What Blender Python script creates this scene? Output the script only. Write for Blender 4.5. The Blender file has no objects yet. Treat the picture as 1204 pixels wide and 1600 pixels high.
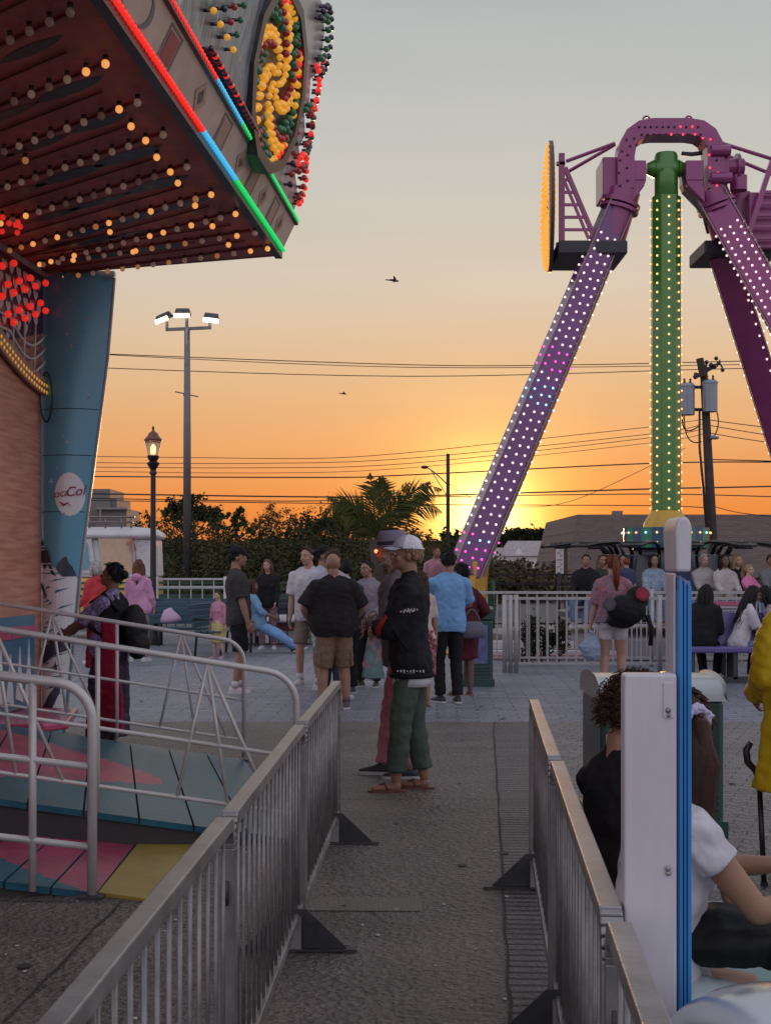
import bpy, math, random
from mathutils import Vector, Matrix, noise
random.seed(7)
SC = bpy.context.scene
COL = SC.collection
F = 2300.0; HX = 602.0; HY = 881.0; CH = 1.58
def W(px, py, Y): return Vector(((px-HX)/F*Y, Y, CH-(py-HY)/F*Y))
def GX(px, Y): return (px-HX)/F*Y
def GY(py, z=0.0): return (CH-z)*F/(py-HY)
V = Vector
# ------------------------------------------------------------------ materials
MC = {}
def M(name, col, rough=.6, metal=0., var=.12, scale=6., bump=0., bscale=40., emit=0., ecol=None, spec=.5, coat=0., stretch=None, trans=0., alpha=1., bdist=.01):
    if name in MC: return MC[name]
    m = bpy.data.materials.new(name); MC[name] = m; m.use_nodes = True
    nt = m.node_tree; b = nt.nodes['Principled BSDF']
    b.inputs['Roughness'].default_value = rough; b.inputs['Metallic'].default_value = metal
    b.inputs['Specular IOR Level'].default_value = spec
    if coat: b.inputs['Coat Weight'].default_value = coat; b.inputs['Coat Roughness'].default_value = .15
    if trans: b.inputs['Transmission Weight'].default_value = trans
    if alpha < 1: b.inputs['Alpha'].default_value = alpha
    c = (col[0], col[1], col[2], 1)
    b.inputs['Base Color'].default_value = c
    if var > 0 or bump > 0:
        tc = nt.nodes.new('ShaderNodeTexCoord'); src = tc.outputs['Object']
        if stretch:
            mp = nt.nodes.new('ShaderNodeMapping'); mp.inputs['Scale'].default_value = stretch
            nt.links.new(src, mp.inputs[0]); src = mp.outputs[0]
    if var > 0:
        n = nt.nodes.new('ShaderNodeTexNoise'); n.inputs['Scale'].default_value = scale; n.inputs['Detail'].default_value = 6
        n.inputs['Roughness'].default_value = .65
        nt.links.new(src, n.inputs['Vector'])
        r = nt.nodes.new('ShaderNodeValToRGB'); r.color_ramp.elements[0].position = .3; r.color_ramp.elements[1].position = .72
        r.color_ramp.elements[0].color = (col[0]*(1-var), col[1]*(1-var), col[2]*(1-var), 1)
        r.color_ramp.elements[1].color = (min(1, col[0]*(1+var)), min(1, col[1]*(1+var)), min(1, col[2]*(1+var)), 1)
        nt.links.new(n.outputs[0], r.inputs[0]); nt.links.new(r.outputs[0], b.inputs['Base Color'])
        mr = nt.nodes.new('ShaderNodeMapRange'); mr.inputs[3].default_value = max(0.03, rough-.12); mr.inputs[4].default_value = min(1, rough+.12)
        nt.links.new(n.outputs[0], mr.inputs[0]); nt.links.new(mr.outputs[0], b.inputs['Roughness'])
    if bump > 0:
        n2 = nt.nodes.new('ShaderNodeTexNoise'); n2.inputs['Scale'].default_value = bscale; n2.inputs['Detail'].default_value = 4
        nt.links.new(src, n2.inputs['Vector'])
        bp = nt.nodes.new('ShaderNodeBump'); bp.inputs['Strength'].default_value = bump; bp.inputs['Distance'].default_value = bdist
        nt.links.new(n2.outputs[0], bp.inputs['Height']); nt.links.new(bp.outputs[0], b.inputs['Normal'])
    if emit:
        e = ecol or col
        b.inputs['Emission Color'].default_value = (e[0], e[1], e[2], 1); b.inputs['Emission Strength'].default_value = emit
        if emit < 30: m.cycles.emission_sampling = 'NONE'
    return m
# ------------------------------------------------------------------ objects
OFF = {}
def setp(o, label=None, cat=None, group=None, kind=None):
    if label: o['label'] = label
    if cat: o['category'] = cat
    if group: o['group'] = group
    if kind: o['kind'] = kind
    return o
def thing(name, label, cat, loc=(0, 0, 0), group=None):
    o = bpy.data.objects.new(name, None); COL.objects.link(o); o.location = V(loc)
    o.empty_display_size = .1; OFF[o.name] = V(loc)
    return setp(o, label, cat, group)
def local_thing(name, label, cat, loc=(0, 0, 0), rz=0., group=None, scale=1.):
    o = thing(name, label, cat, loc, group); OFF[o.name] = V((0, 0, 0)); o.rotation_euler.z = rz; o.scale = (scale,)*3
    return o
def copy_tree(o, parent=None):
    c = o.copy(); COL.objects.link(c)
    if parent is not None: c.parent = parent
    for ch in list(o.children): copy_tree(ch, c)
    return c
class MB:
    def __init__(s): s.v = []; s.f = []; s.mi = []; s.cur = 0
    def add(s, vs, fs):
        b = len(s.v); s.v += [V(x) for x in vs]
        for f in fs: s.f.append([b+i for i in f]); s.mi.append(s.cur)
        return s
    def hexa(s, p): return s.add(p, [(0, 3, 2, 1), (4, 5, 6, 7), (0, 1, 5, 4), (1, 2, 6, 5), (2, 3, 7, 6), (3, 0, 4, 7)])
    def box(s, c, d, rz=0.):
        c = V(c); hx, hy, hz = d[0]/2, d[1]/2, d[2]/2; R = Matrix.Rotation(rz, 3, 'Z')
        return s.hexa([c+R@V((x*hx, y*hy, z*hz)) for z in (-1, 1) for x, y in ((-1, -1), (1, -1), (1, 1), (-1, 1))])
    def bb(s, x0, x1, y0, y1, z0, z1): return s.box(((x0+x1)/2, (y0+y1)/2, (z0+z1)/2), (x1-x0, y1-y0, z1-z0))
    def beam(s, a, b, w, h, up=(0, 0, 1), w2=None, h2=None):
        a = V(a); b = V(b); d = (b-a).normalized(); up = V(up)
        r = d.cross(up)
        if r.length < 1e-4: r = d.cross(V((0, 1, 0)))
        r.normalize(); u = r.cross(d).normalized(); w2 = w2 or w; h2 = h2 or h
        P = []
        for c, ww, hh in ((a, w, h), (b, w2, h2)):
            P += [c+r*sx*ww/2+u*sz*hh/2 for sx, sz in ((-1, -1), (1, -1), (1, 1), (-1, 1))]
        return s.hexa(P)
    def extr(s, poly, vec):
        n = len(poly); vec = V(vec); P = [V(p) for p in poly]; P += [p+vec for p in P]
        return s.add(P, [tuple(range(n-1, -1, -1)), tuple(range(n, 2*n))]+[(i, (i+1) % n, n+(i+1) % n, n+i) for i in range(n)])
    def face(s, pts): return s.add(pts, [tuple(range(len(pts)))])
    def loft(s, rings, cap=True):
        n = len(rings[0]); vs = [p for r in rings for p in r]; fs = []
        for k in range(len(rings)-1):
            for i in range(n):
                j = (i+1) % n; fs.append((k*n+i, k*n+j, (k+1)*n+j, (k+1)*n+i))
        if cap: fs.append(tuple(range(n-1, -1, -1))); fs.append(tuple((len(rings)-1)*n+i for i in range(n)))
        return s.add(vs, fs)
    def tube(s, pts, r, n=8, cap=True, closed=False):
        pts = [V(p) for p in pts]
        rs = r if isinstance(r, (list, tuple)) else [r]*len(pts)
        rings = []; up = None
        for i, p in enumerate(pts):
            if closed: t = pts[(i+1) % len(pts)]-pts[i-1]
            else: t = pts[min(i+1, len(pts)-1)]-pts[max(i-1, 0)]
            if t.length < 1e-9: t = V((0, 0, 1))
            t.normalize()
            if up is None:
                up = V((0, 0, 1)) if abs(t.z) < .9 else V((1, 0, 0))
            a = t.cross(up)
            if a.length < 1e-4: a = t.cross(V((0, 1, 0)))
            a.normalize(); b = a.cross(t).normalized(); up = b
            rings.append([p+a*math.cos(q)*rs[i]+b*math.sin(q)*rs[i] for q in [2*math.pi*k/n for k in range(n)]])
        if closed: rings.append(rings[0]); cap = False
        return s.loft(rings, cap)
    def lathe(s, c, prof, n=16, axis=None):
        c = V(c); rings = []
        for r, z in prof: rings.append([c+V((r*math.cos(2*math.pi*k/n), r*math.sin(2*math.pi*k/n), z)) for k in range(n)])
        return s.loft(rings)
    def ball(s, c, r, n=8, m=6, R=None):
        c = V(c); r = V((r, r, r)) if not hasattr(r, '__len__') else V(r)
        vs = []; fs = []
        for i in range(1, m):
            a = math.pi*i/m
            for k in range(n):
                q = 2*math.pi*k/n; vs.append(V((r.x*math.sin(a)*math.cos(q), r.y*math.sin(a)*math.sin(q), r.z*math.cos(a))))
        top = len(vs); vs.append(V((0, 0, r.z))); bot = len(vs); vs.append(V((0, 0, -r.z)))
        for i in range(m-2):
            for k in range(n):
                j = (k+1) % n; fs.append((i*n+k, (i+1)*n+k, (i+1)*n+j, i*n+j))
        for k in range(n):
            j = (k+1) % n; fs.append((top, k, j)); fs.append((bot, (m-2)*n+j, (m-2)*n+k))
        if R is not None: vs = [R@v for v in vs]
        return s.add([c+v for v in vs], fs)
    def disc(s, c, nrm, r, n=24, t=.01, ry=None, up=(0, 0, 1)):
        nrm = V(nrm).normalized(); a = V(up).cross(nrm).normalized(); b = nrm.cross(a); ry = ry or r
        return s.extr([V(c)+a*r*math.cos(2*math.pi*k/n)+b*ry*math.sin(2*math.pi*k/n) for k in range(n)], nrm*t)
    def build(s, name, mat, parent=None, smooth=False, bev=0., off=None, sub=0):
        me = bpy.data.meshes.new(name)
        o_ = off if off is not None else (OFF.get(parent.name, V((0, 0, 0))) if parent else V((0, 0, 0)))
        me.from_pydata([v-o_ for v in s.v], [], s.f)
        mats = mat if isinstance(mat, (list, tuple)) else [mat]
        for m in mats: me.materials.append(m)
        if len(mats) > 1: me.polygons.foreach_set('material_index', s.mi)
        if smooth:
            me.polygons.foreach_set('use_smooth', [True]*len(me.polygons))
        me.validate(); me.update()
        o = bpy.data.objects.new(name, me); COL.objects.link(o)
        if parent: o.parent = parent; OFF[o.name] = V(o_)
        if smooth == 'auto':
            me.set_sharp_from_angle(angle=math.radians(40))
        if bev:
            b = o.modifiers.new('b', 'BEVEL'); b.width = bev; b.segments = 2; b.limit_method = 'ANGLE'
        if sub:
            q = o.modifiers.new('s', 'SUBSURF'); q.levels = sub; q.render_levels = sub
        return o
def inst(src, name, loc, parent, rot=None, mat=None, scale=None):
    """another object sharing src's mesh; loc in world coords"""
    o = bpy.data.objects.new(name, src if isinstance(src, bpy.types.Mesh) else src.data); COL.objects.link(o)
    o.parent = parent; o.location = V(loc)-OFF.get(parent.name, V((0, 0, 0)))
    if rot is not None: o.rotation_euler = rot
    if scale: o.scale = scale
    OFF[o.name] = V(loc)
    return o
def meshof(mb, mat, smooth=True):
    o = mb.build('tmp', mat, None, smooth); me = o.data; bpy.data.objects.remove(o); me.name = 'shape'; return me
def arc(p0, p1, p2, n=8):
    """quadratic bezier"""
    p0, p1, p2 = V(p0), V(p1), V(p2)
    return [p0*(1-t)**2+p1*2*t*(1-t)+p2*t*t for t in [i/n for i in range(n+1)]]
_fontcache = {}
def text_mesh(mb, txt, origin, right, up, size, shear=0., offs=0., thick=.004):
    cu = bpy.data.curves.new('t', 'FONT'); cu.body = txt; cu.size = 1; cu.shear = shear; cu.offset = offs; cu.align_x = 'CENTER'; cu.align_y = 'CENTER'; cu.resolution_u = 3
    o = bpy.data.objects.new('t', cu); COL.objects.link(o)
    dg = bpy.context.evaluated_depsgraph_get(); me = bpy.data.meshes.new_from_object(o.evaluated_get(dg))
    right = V(right).normalized(); up = V(up).normalized(); nn = right.cross(up)
    mb.add([V(origin)+right*v.co.x*size+up*v.co.y*size+nn*thick for v in me.vertices], [tuple(p.vertices) for p in me.polygons])
    bpy.data.objects.remove(o); bpy.data.curves.remove(cu); bpy.data.meshes.remove(me)

# ------------------------------------------------------------------ camera, world, sun
cam = bpy.data.cameras.new('camera'); co = bpy.data.objects.new('camera', cam); COL.objects.link(co); SC.camera = co
co.location = (0, 0, CH); co.rotation_euler = (math.radians(90), 0, 0)
cam.sensor_fit = 'VERTICAL'; cam.sensor_height = 36; cam.sensor_width = 27; cam.lens = 36*F/1600; cam.shift_y = (HY-800)/1600
cam.clip_end = 5000; cam.clip_start = .05
SAZ = math.atan((757-HX)/F); SEL = math.atan((HY-812)/F)
SD = V((math.sin(SAZ)*math.cos(SEL), math.cos(SAZ)*math.cos(SEL), math.sin(SEL)))
w = bpy.data.worlds.new('World'); SC.world = w; w.use_nodes = True
nt = w.node_tree; N = nt.nodes.new; L = nt.links.new
bg = nt.nodes['Background']
tc = N('ShaderNodeTexCoord'); sep = N('ShaderNodeSeparateXYZ'); L(tc.outputs['Generated'], sep.inputs[0])
def ramp(stops, src):
    r = N('ShaderNodeValToRGB'); e = r.color_ramp.elements
    while len(e) < len(stops): e.new(.5)
    for i, (p, c) in enumerate(stops): e[i].position = p; e[i].color = (*c, 1)
    L(src, r.inputs[0]); return r.outputs[0]
def mth(op, a, b=None):
    n = N('ShaderNodeMath'); n.operation = op
    for i, x in enumerate((a, b)):
        if x is None: continue
        if isinstance(x, (int, float)): n.inputs[i].default_value = x
        else: L(x, n.inputs[i])
    return n.outputs[0]
front = ramp([(0, (.74, .19, .045)), (.035, (.77, .235, .055)), (.078, (.75, .35, .14)), (.121, (.72, .455, .245)), (.184, (.655, .565, .455)), (.245, (.575, .56, .505)), (.31, (.495, .51, .50)), (.37, (.44, .465, .47)), (1, (.50, .55, .66))], sep.outputs['Z'])
back = ramp([(0, (.85, .74, .82)), (.15, (.86, .80, .93)), (.5, (.74, .76, .90)), (1, (.56, .61, .74))], sep.outputs['Z'])
dp = N('ShaderNodeVectorMath'); dp.operation = 'DOT_PRODUCT'; L(tc.outputs['Generated'], dp.inputs[0]); dp.inputs[1].default_value = SD
dotv = dp.outputs['Value']
mr = N('ShaderNodeMapRange'); mr.interpolation_type = 'SMOOTHSTEP'; mr.inputs[1].default_value = -.2; mr.inputs[2].default_value = .85; L(dotv, mr.inputs[0])
mx = N('ShaderNodeMix'); mx.data_type = 'RGBA'; L(mr.outputs[0], mx.inputs[0]); L(back, mx.inputs[6]); L(front, mx.inputs[7])
dc = mth('MAXIMUM', dotv, 0.0)
cur = mx.outputs[2]
for pw, c in ((45, (.03, .012, .0)), (480, (.50, .28, .035)), (1400, (1.1, .80, .22)), (4200, (3.0, 2.2, .8))):
    p = mth('POWER', dc, pw)
    vm = N('ShaderNodeVectorMath'); vm.operation = 'SCALE'; vm.inputs[0].default_value = c; L(p, vm.inputs['Scale'])
    ad = N('ShaderNodeVectorMath'); ad.operation = 'ADD'; L(cur, ad.inputs[0]); L(vm.outputs[0], ad.inputs[1]); cur = ad.outputs[0]
# very soft high cloud / airlight streaks
mpn = N('ShaderNodeMapping'); mpn.inputs['Scale'].default_value = (1.2, 1.2, 9); L(tc.outputs['Generated'], mpn.inputs[0])
nz = N('ShaderNodeTexNoise'); nz.inputs['Scale'].default_value = 2.2; nz.inputs['Detail'].default_value = 5; L(mpn.outputs[0], nz.inputs['Vector'])
nm = N('ShaderNodeMapRange'); nm.inputs[1].default_value = .25; nm.inputs[2].default_value = .75; nm.inputs[3].default_value = .95; nm.inputs[4].default_value = 1.04; L(nz.outputs[0], nm.inputs[0])
sc_ = N('ShaderNodeVectorMath'); sc_.operation = 'SCALE'; L(cur, sc_.inputs[0]); L(nm.outputs[0], sc_.inputs['Scale']); cur = sc_.outputs[0]
sky = N('ShaderNodeTexSky'); sky.sky_type = 'NISHITA'; sky.sun_disc = False; sky.sun_elevation = SEL; sky.sun_rotation = SAZ; sky.dust_density = 2.0
ss = N('ShaderNodeVectorMath'); ss.operation = 'SCALE'; ss.inputs['Scale'].default_value = .006; L(sky.outputs[0], ss.inputs[0])
ad = N('ShaderNodeVectorMath'); ad.operation = 'ADD'; L(cur, ad.inputs[0]); L(ss.outputs[0], ad.inputs[1])
L(ad.outputs[0], bg.inputs[0]); bg.inputs[1].default_value = 1.0
sl = bpy.data.lights.new('sun', 'SUN'); sl.energy = 2.2; sl.angle = math.radians(.6); sl.color = (1, .50, .2)
so = bpy.data.objects.new('sun', sl); COL.objects.link(so); SL = V((math.sin(SAZ), math.cos(SAZ), math.tan(math.radians(1.4)))); so.rotation_euler = (-SL).to_track_quat('-Z', 'Y').to_euler(); so.location = (0, 0, 30)
SC.view_settings.view_transform = 'Standard'; SC.view_settings.look = 'None'; SC.view_settings.gamma = 1; SC.view_settings.exposure = 0
SC.render.engine = 'CYCLES'

# ------------------------------------------------------------------ ground
def ground_mat(name, c1, c2, nscale=3, grit=180, bump=.6, rough=.75, brick=None, spots=None):
    m = bpy.data.materials.new(name); m.use_nodes = True; t = m.node_tree; b = t.nodes['Principled BSDF']
    N = t.nodes.new; L = t.links.new
    tc = N('ShaderNodeTexCoord'); n = N('ShaderNodeTexNoise'); n.inputs['Scale'].default_value = nscale; n.inputs['Detail'].default_value = 8; n.inputs['Roughness'].default_value = .7
    L(tc.outputs['Object'], n.inputs['Vector'])
    r = N('ShaderNodeValToRGB'); r.color_ramp.elements[0].position = .3; r.color_ramp.elements[1].position = .7
    r.color_ramp.elements[0].color = (*c1, 1); r.color_ramp.elements[1].color = (*c2, 1); L(n.outputs[0], r.inputs[0])
    g = N('ShaderNodeTexNoise'); g.inputs['Scale'].default_value = grit; g.inputs['Detail'].default_value = 3; L(tc.outputs['Object'], g.inputs['Vector'])
    vv = N('ShaderNodeTexVoronoi'); vv.inputs['Scale'].default_value = grit*.45; L(tc.outputs['Object'], vv.inputs['Vector'])
    gm = N('ShaderNodeMapRange'); gm.inputs[1].default_value = .3; gm.inputs[2].default_value = .75; gm.inputs[3].default_value = .55; gm.inputs[4].default_value = 1.45; L(g.outputs[0], gm.inputs[0])
    sc = N('ShaderNodeVectorMath'); sc.operation = 'SCALE'; L(r.outputs[0], sc.inputs[0]); L(gm.outputs[0], sc.inputs['Scale'])
    col = sc.outputs[0]; hsrc = g.outputs[0]
    add = N('ShaderNodeMath'); add.operation = 'ADD'; L(g.outputs[0], add.inputs[0]); L(vv.outputs['Distance'], add.inputs[1]); hsrc = add.outputs[0]
    if brick:
        bw, bh, ang, mort, mc, off = brick
        mp = N('ShaderNodeMapping'); mp.inputs['Rotation'].default_value = (0, 0, ang); L(tc.outputs['Object'], mp.inputs[0])
        bsrc = mp.outputs[0]
        if off > 1:   # scalloped interlocking pavers: wobble the lattice
            wv = N('ShaderNodeTexWave'); wv.inputs['Scale'].default_value = 2.6; wv.inputs['Distortion'].default_value = 0; wv.bands_direction = 'X'; L(mp.outputs[0], wv.inputs['Vector'])
            s3 = N('ShaderNodeVectorMath'); s3.operation = 'SCALE'; s3.inputs[0].default_value = (0, .05, 0); L(wv.outputs['Fac'], s3.inputs['Scale'])
            a3 = N('ShaderNodeVectorMath'); L(mp.outputs[0], a3.inputs[0]); L(s3.outputs[0], a3.inputs[1]); bsrc = a3.outputs[0]
        br = N('ShaderNodeTexBrick'); br.inputs['Scale'].default_value = 1; br.inputs['Brick Width'].default_value = bw; br.inputs['Row Height'].default_value = bh
        br.inputs['Mortar Size'].default_value = mort; br.inputs['Mortar Smooth'].default_value = .25; br.offset = .5
        br.inputs['Color1'].default_value = (.8, .8, .8, 1); br.inputs['Color2'].default_value = (1.15, 1.1, 1.08, 1); br.inputs['Mortar'].default_value = (mc, mc, mc, 1); br.inputs['Bias'].default_value = 0
        L(bsrc, br.inputs['Vector'])
        mu = N('ShaderNodeVectorMath'); mu.operation = 'MULTIPLY'; L(col, mu.inputs[0]); L(br.outputs[0], mu.inputs[1]); col = mu.outputs[0]
        inv = N('ShaderNodeMath'); inv.operation = 'MULTIPLY_ADD'; inv.inputs[1].default_value = -3.0; L(br.outputs['Fac'], inv.inputs[0]); L(hsrc, inv.inputs[2]); hsrc = inv.outputs[0]
    L(col, b.inputs['Base Color'])
    rm = N('ShaderNodeMapRange'); rm.inputs[3].default_value = rough-.22; rm.inputs[4].default_value = rough+.15; L(n.outputs[0], rm.inputs[0]); L(rm.outputs[0], b.inputs['Roughness'])
    bp = N('ShaderNodeBump'); bp.inputs['Strength'].default_value = bump; bp.inputs['Distance'].default_value = .028; L(hsrc, bp.inputs['Height']); L(bp.outputs[0], b.inputs['Normal'])
    return m
g_far = ground_mat('far_ground', (.075, .07, .07), (.12, .11, .105), .4, 20, .3, .8)
g_slab = ground_mat('worn_concrete', (.075, .060, .056), (.21, .168, .150), 1.3, 62, 1.0, .50)
g_slab2 = ground_mat('smooth_concrete', (.135, .115, .105), (.215, .185, .165), 1.1, 90, .5, .6)
g_patch = ground_mat('patch_concrete', (.145, .118, .10), (.20, .165, .14), 3, 160, .5, .6)
g_brick = ground_mat('strip_bricks', (.105, .095, .105), (.19, .165, .175), 3, 110, .7, .5, brick=(.9, .085, -math.radians(3.8)*-1, .016, .12, 0))
g_blue = ground_mat('promenade_bricks', (.15, .16, .205), (.23, .235, .29), .8, 60, .6, .48, brick=(.42, .20, math.radians(2), .012, .45, 0))
g_hex = ground_mat('interlocking_pavers', (.17, .165, .17), (.26, .245, .24), 1.5, 90, .7, .52, brick=(.24, .12, math.radians(20), .008, .3, 2))
g_joint = M('dark_joint', (.038, .032, .030), .9, var=0)
def sheet(name, pts, z, mat, sub=None):
    m = MB(); m.face([(x, y, z) for x, y in pts]); o = m.build(name, mat); o['kind'] = 'structure'; return o
sheet('ground', [(-1500, -200), (1500, -200), (1500, 3000), (-1500, 3000)], 0, g_far)
def dline(px, py): Y = GY(py); return (GX(px, Y), Y)
DS = .067
def ex(Y): return .42+DS*(Y-5.05)       # right edge of the worn slab
sheet('promenade', [(-14, 14.7), (14, 14.7), (16, 34), (-16, 34)], .004, g_blue)
sheet('concrete_path', [(-14, -2), (ex(-2), -2), (ex(14.7), 14.7), (-14, 14.7)], .004, g_slab)
sheet('brick_strip', [(ex(-2), -2), (ex(-2)+.36, -2), (ex(14.7)+.42, 14.7), (ex(14.7), 14.7)], .004, g_brick)
sheet('paved_area', [(ex(-2)+.36, -2), (14, -2), (14, 14.7), (ex(14.7)+.42, 14.7)], .004, g_hex)
m = MB()
def joint(a, b, w=.007):
    a = V((*a, .009)); b = V((*b, .009)); d = (b-a).normalized(); n = V((-d.y, d.x, 0))*w/2
    k = max(2, int((b-a).length/.25)); L_ = []; R_ = []
    for i in range(k+1):
        p = a.lerp(b, i/k)+n.normalized()*random.uniform(-.006, .006); ww = random.uniform(.6, 1.3); L_.append(p+n*ww); R_.append(p-n*ww)
    for i in range(k): m.face([R_[i], R_[i+1], L_[i+1], L_[i]])
joint((-6, 9.85), (ex(9.85), 9.85)); joint((.35, 12.6), (ex(12.5), 12.6)); joint((-6, 7.0), (-1.0, 6.85), .01)
joint(dline(190, 1412), dline(5, 1600), .012); joint((-6, 4.15), (ex(4.15), 4.15))
joint((ex(-1)+.01, -1), (ex(14.6)+.01, 14.6), .012)
m.build('pavement_joints', g_joint)['kind'] = 'structure'
sheet('pavement_patch', [dline(478, 1425), dline(660, 1426), dline(660, 1404), dline(484, 1403)], .0075, g_patch)
m = MB()
for i in range(130):
    x = random.uniform(-3, 3); y = random.uniform(2.5, 17); r = random.choice((.008, .012, .018, .03)); n = 9
    m.face([(x+r*random.uniform(.7, 1.2)*math.cos(2*math.pi*k/n), y+r*1.2*random.uniform(.7, 1.2)*math.sin(2*math.pi*k/n), .0105) for k in range(n)])
o = m.build('gum_spots', M('old_gum', (.035, .03, .03), .7)); setp(o, kind='stuff', label='dark flattened gum spots scattered on the paving', cat='stain')
m = MB()
for a, b in (((-.35, 3.2), (.25, 4.1)), ((-2.6, 3.4), (-1.2, 4.9)), ((-1.9, 5.2), (-1.0, 6.6))):
    p = V((*a, .0095)); e = V((*b, .0095)); n = 22; L1 = []; R1 = []
    for k in range(n+1):
        q = p.lerp(e, k/n)+V((.10*noise.noise(V((k*.35, a[0]*9, 0)))+.02*random.uniform(-1, 1), 0, 0)); w2 = .0035*random.uniform(.3, 1); L1.append(q+V((w2, 0, 0))); R1.append(q-V((w2, 0, 0)))
    for k in range(n): m.face([R1[k], L1[k], L1[k+1], R1[k+1]])
o = m.build('paving_cracks', g_joint); setp(o, kind='stuff', label='thin cracks wandering over the worn concrete', cat='crack')
# litter / chips of stone
m = MB()
for i in range(420):
    x = random.uniform(-2.5, 2.6); y = random.uniform(3, 14); s = random.uniform(.003, .011)
    m.ball((x, y, .008), (s, s*1.3, s*.4), 5, 4)
o = m.build('gravel_chips', M('pale_chip', (.42, .40, .38), .6)); setp(o, kind='stuff', label='pale stone chips scattered over the paving', cat='gravel')

# ------------------------------------------------------------------ steel crowd barriers
steel = M('galvanised_steel', (.30, .29, .285), .42, .6, .35, 5, .3, 60, bdist=.002)
steel_w = M('painted_rail', (.38, .36, .35), .4, .3, .12, 8, .1, 50, bdist=.002)
dark_steel = M('dark_steel', (.055, .055, .06), .5, .5, .3, 10)
bar_mat = M('weathered_bars', (.25, .235, .23), .45, .5, .4, 7)
def make_barrier(label, L_=2.28, H_=.90, nb=17, group='steel crowd barriers lining the walkway', foot=True, mat=None):
    mat = mat or steel
    t = local_thing('crowd_barrier', label, 'barrier', group=group)
    m = MB()
    hw = L_/2
    # frame: flat oval tube bent round at the top corners
    for z in (.13,): m.beam((0, -hw, z), (0, hw, z), .03, .04)
    m.beam((0, -hw+.07, H_-.02), (0, hw-.07, H_-.02), .046, .04)
    for s in (-1, 1):
        m.beam((0, s*(hw-.02), .0), (0, s*(hw-.02), H_-.09), .046, .04, up=(0, 1, 0))
        c = V((0, s*(hw-.09), H_-.09)); k = 6; prev = None
        for i in range(k+1):
            a = math.pi/2*i/k; p = c+V((0, s*.07*math.cos(a), .07*math.sin(a)))
            if prev is not None: m.beam(prev, p, .046, .04, up=(0, s*math.cos(a), math.sin(a)))
            prev = p
    m.build('frame', mat, t, bev=.004)
    m = MB()
    for i in range(nb):
        y = -hw+.09+(L_-.18)*i/(nb-1); m.tube([(0, y, .145), (0, y, H_-.035)], .0062, 6)
    m.build('bars', bar_mat if mat is steel else mat, t, True)
    if foot:
        for s in (1,):
            y = s*(hw-.25); m = MB()
            m.extr([(-.21, y-.004, .014), (.21, y-.004, .014), (.045, y-.004, .17), (-.045, y-.004, .17)], (0, .008, 0))
            m.box((0, y, .009), (.50, .055, .008)); m.build('foot', [dark_steel], t)
            m = MB(); m.beam((0, y, .01), (0, y, .14), .05, .05, up=(0, 1, 0)); m.build('foot_socket', mat, t)
    m = MB()
    for s, zz in ((-1, .72), (1, .70), (-1, .25), (1, .27)):
        y = s*(hw+.003); m.tube([(0, y-s*.01, zz), (0, y+s*.02, zz), (0, y+s*.02, zz-.06)], .007, 6)
    m.build('hook', dark_steel, t, True)
    return t
def lx(Y): return -.277+.0326*(Y-8.6)
def rx(Y): return .734+.0657*(Y-7.31)
la = -math.atan(.0326); ra = -math.atan(.0657)
bar0 = make_barrier('steel barrier at the far end of the left row beside the striped ramp')
left = [(7.39, 'steel barrier at the far end of the left row beside the striped ramp'), (5.09, 'second steel barrier of the left row with its flat foot plate on the path'), (2.84, 'nearest steel barrier of the left row running out of the bottom edge')]
right = [(6.23, 'steel barrier at the far end of the right row on the brick strip'), (3.96, 'second steel barrier of the right row in front of the curly haired woman'), (1.70, 'nearest steel barrier of the right row beside the white post')]
k = 0
for lst, fx, an in ((left, lx, la), (right, rx, ra)):
    for Y, lab in lst:
        o = bar0 if k == 0 else copy_tree(bar0); k += 1
        o.location = (fx(Y), Y, .008); o.rotation_euler.z = an+random.uniform(-.006, .006); o['label'] = lab
# ------------------------------------------------------------------ ride pavilion on the left
D = V((.0735, 1, 0)).normalized()
pav = thing('ride_pavilion', 'big ride canopy with a dark red bulb-studded ceiling, LED edged fascia and blue mountain column', 'ride pavilion', (-3.2, 13.7, 0))
ZS = 4.30
def fp(Y, off=0., z=ZS): return V((-.94-.0735*(12.95-Y)+off, Y, z))
C2 = V((-3.19, 13.8, ZS))
def wp(Y, z, off=0.): return V((C2.x-.0735*(13.8-Y)+off, Y, z))
# soffit
soff = M('maroon_soffit', (.42, .105, .085), .55, 0, .5, 1.7, .25, 12, stretch=(1, 1, 1))
m = MB(); m.extr([fp(12.95), C2, wp(2.5, ZS), fp(2.5)], (0, 0, .22)); m.build('soffit', soff, pav)
RD = V((-.715, .70, 0)).normalized()
def sy(px, py, z=4.22): Y = (z-CH)*F/(HY-py); return V((GX(px, Y), Y, z))
# raised ribs and dark pointed lozenges between the bulb rows
m = MB(); mfl = MB()
rows = [(-38, -90), (30, -35), (110, 25), (165, 105), (215, 165), (255, 215), (292, 265), (330, 308), (368, 338), (398, 368), (418, 392)]
bulb_me = {}
def gl(name, col, e, r=.06): return M(name, col, .12, 0, 0, emit=e, coat=.5)
b_off = M('faint_glow_bulb', (.16, .10, .085), .15, 0, 0, emit=.04, ecol=(1, .5, .4), coat=.6); b_amb = gl('lit_amber_bulb', (1, .42, .11), .8); b_dim = gl('dim_amber_bulb', (.7, .28, .1), .32); b_pale = M('pale_bulb', (.42, .30, .25), .15, 0, 0, emit=.08, ecol=(1, .6, .45), coat=.6)  # unlit and pale bulbs have a faint glow added
b_red = gl('lit_red_bulb', (.9, .03, .02), .62); b_yel = gl('lit_yellow_bulb', (.9, .42, .03), .42); b_grn = M('green_bulb', (.02, .12, .05), .15, 0, 0, emit=.15, coat=.5); b_dred = M('dull_red_bulb', (.35, .02, .02), .15, 0, 0, emit=.12, coat=.5)
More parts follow.
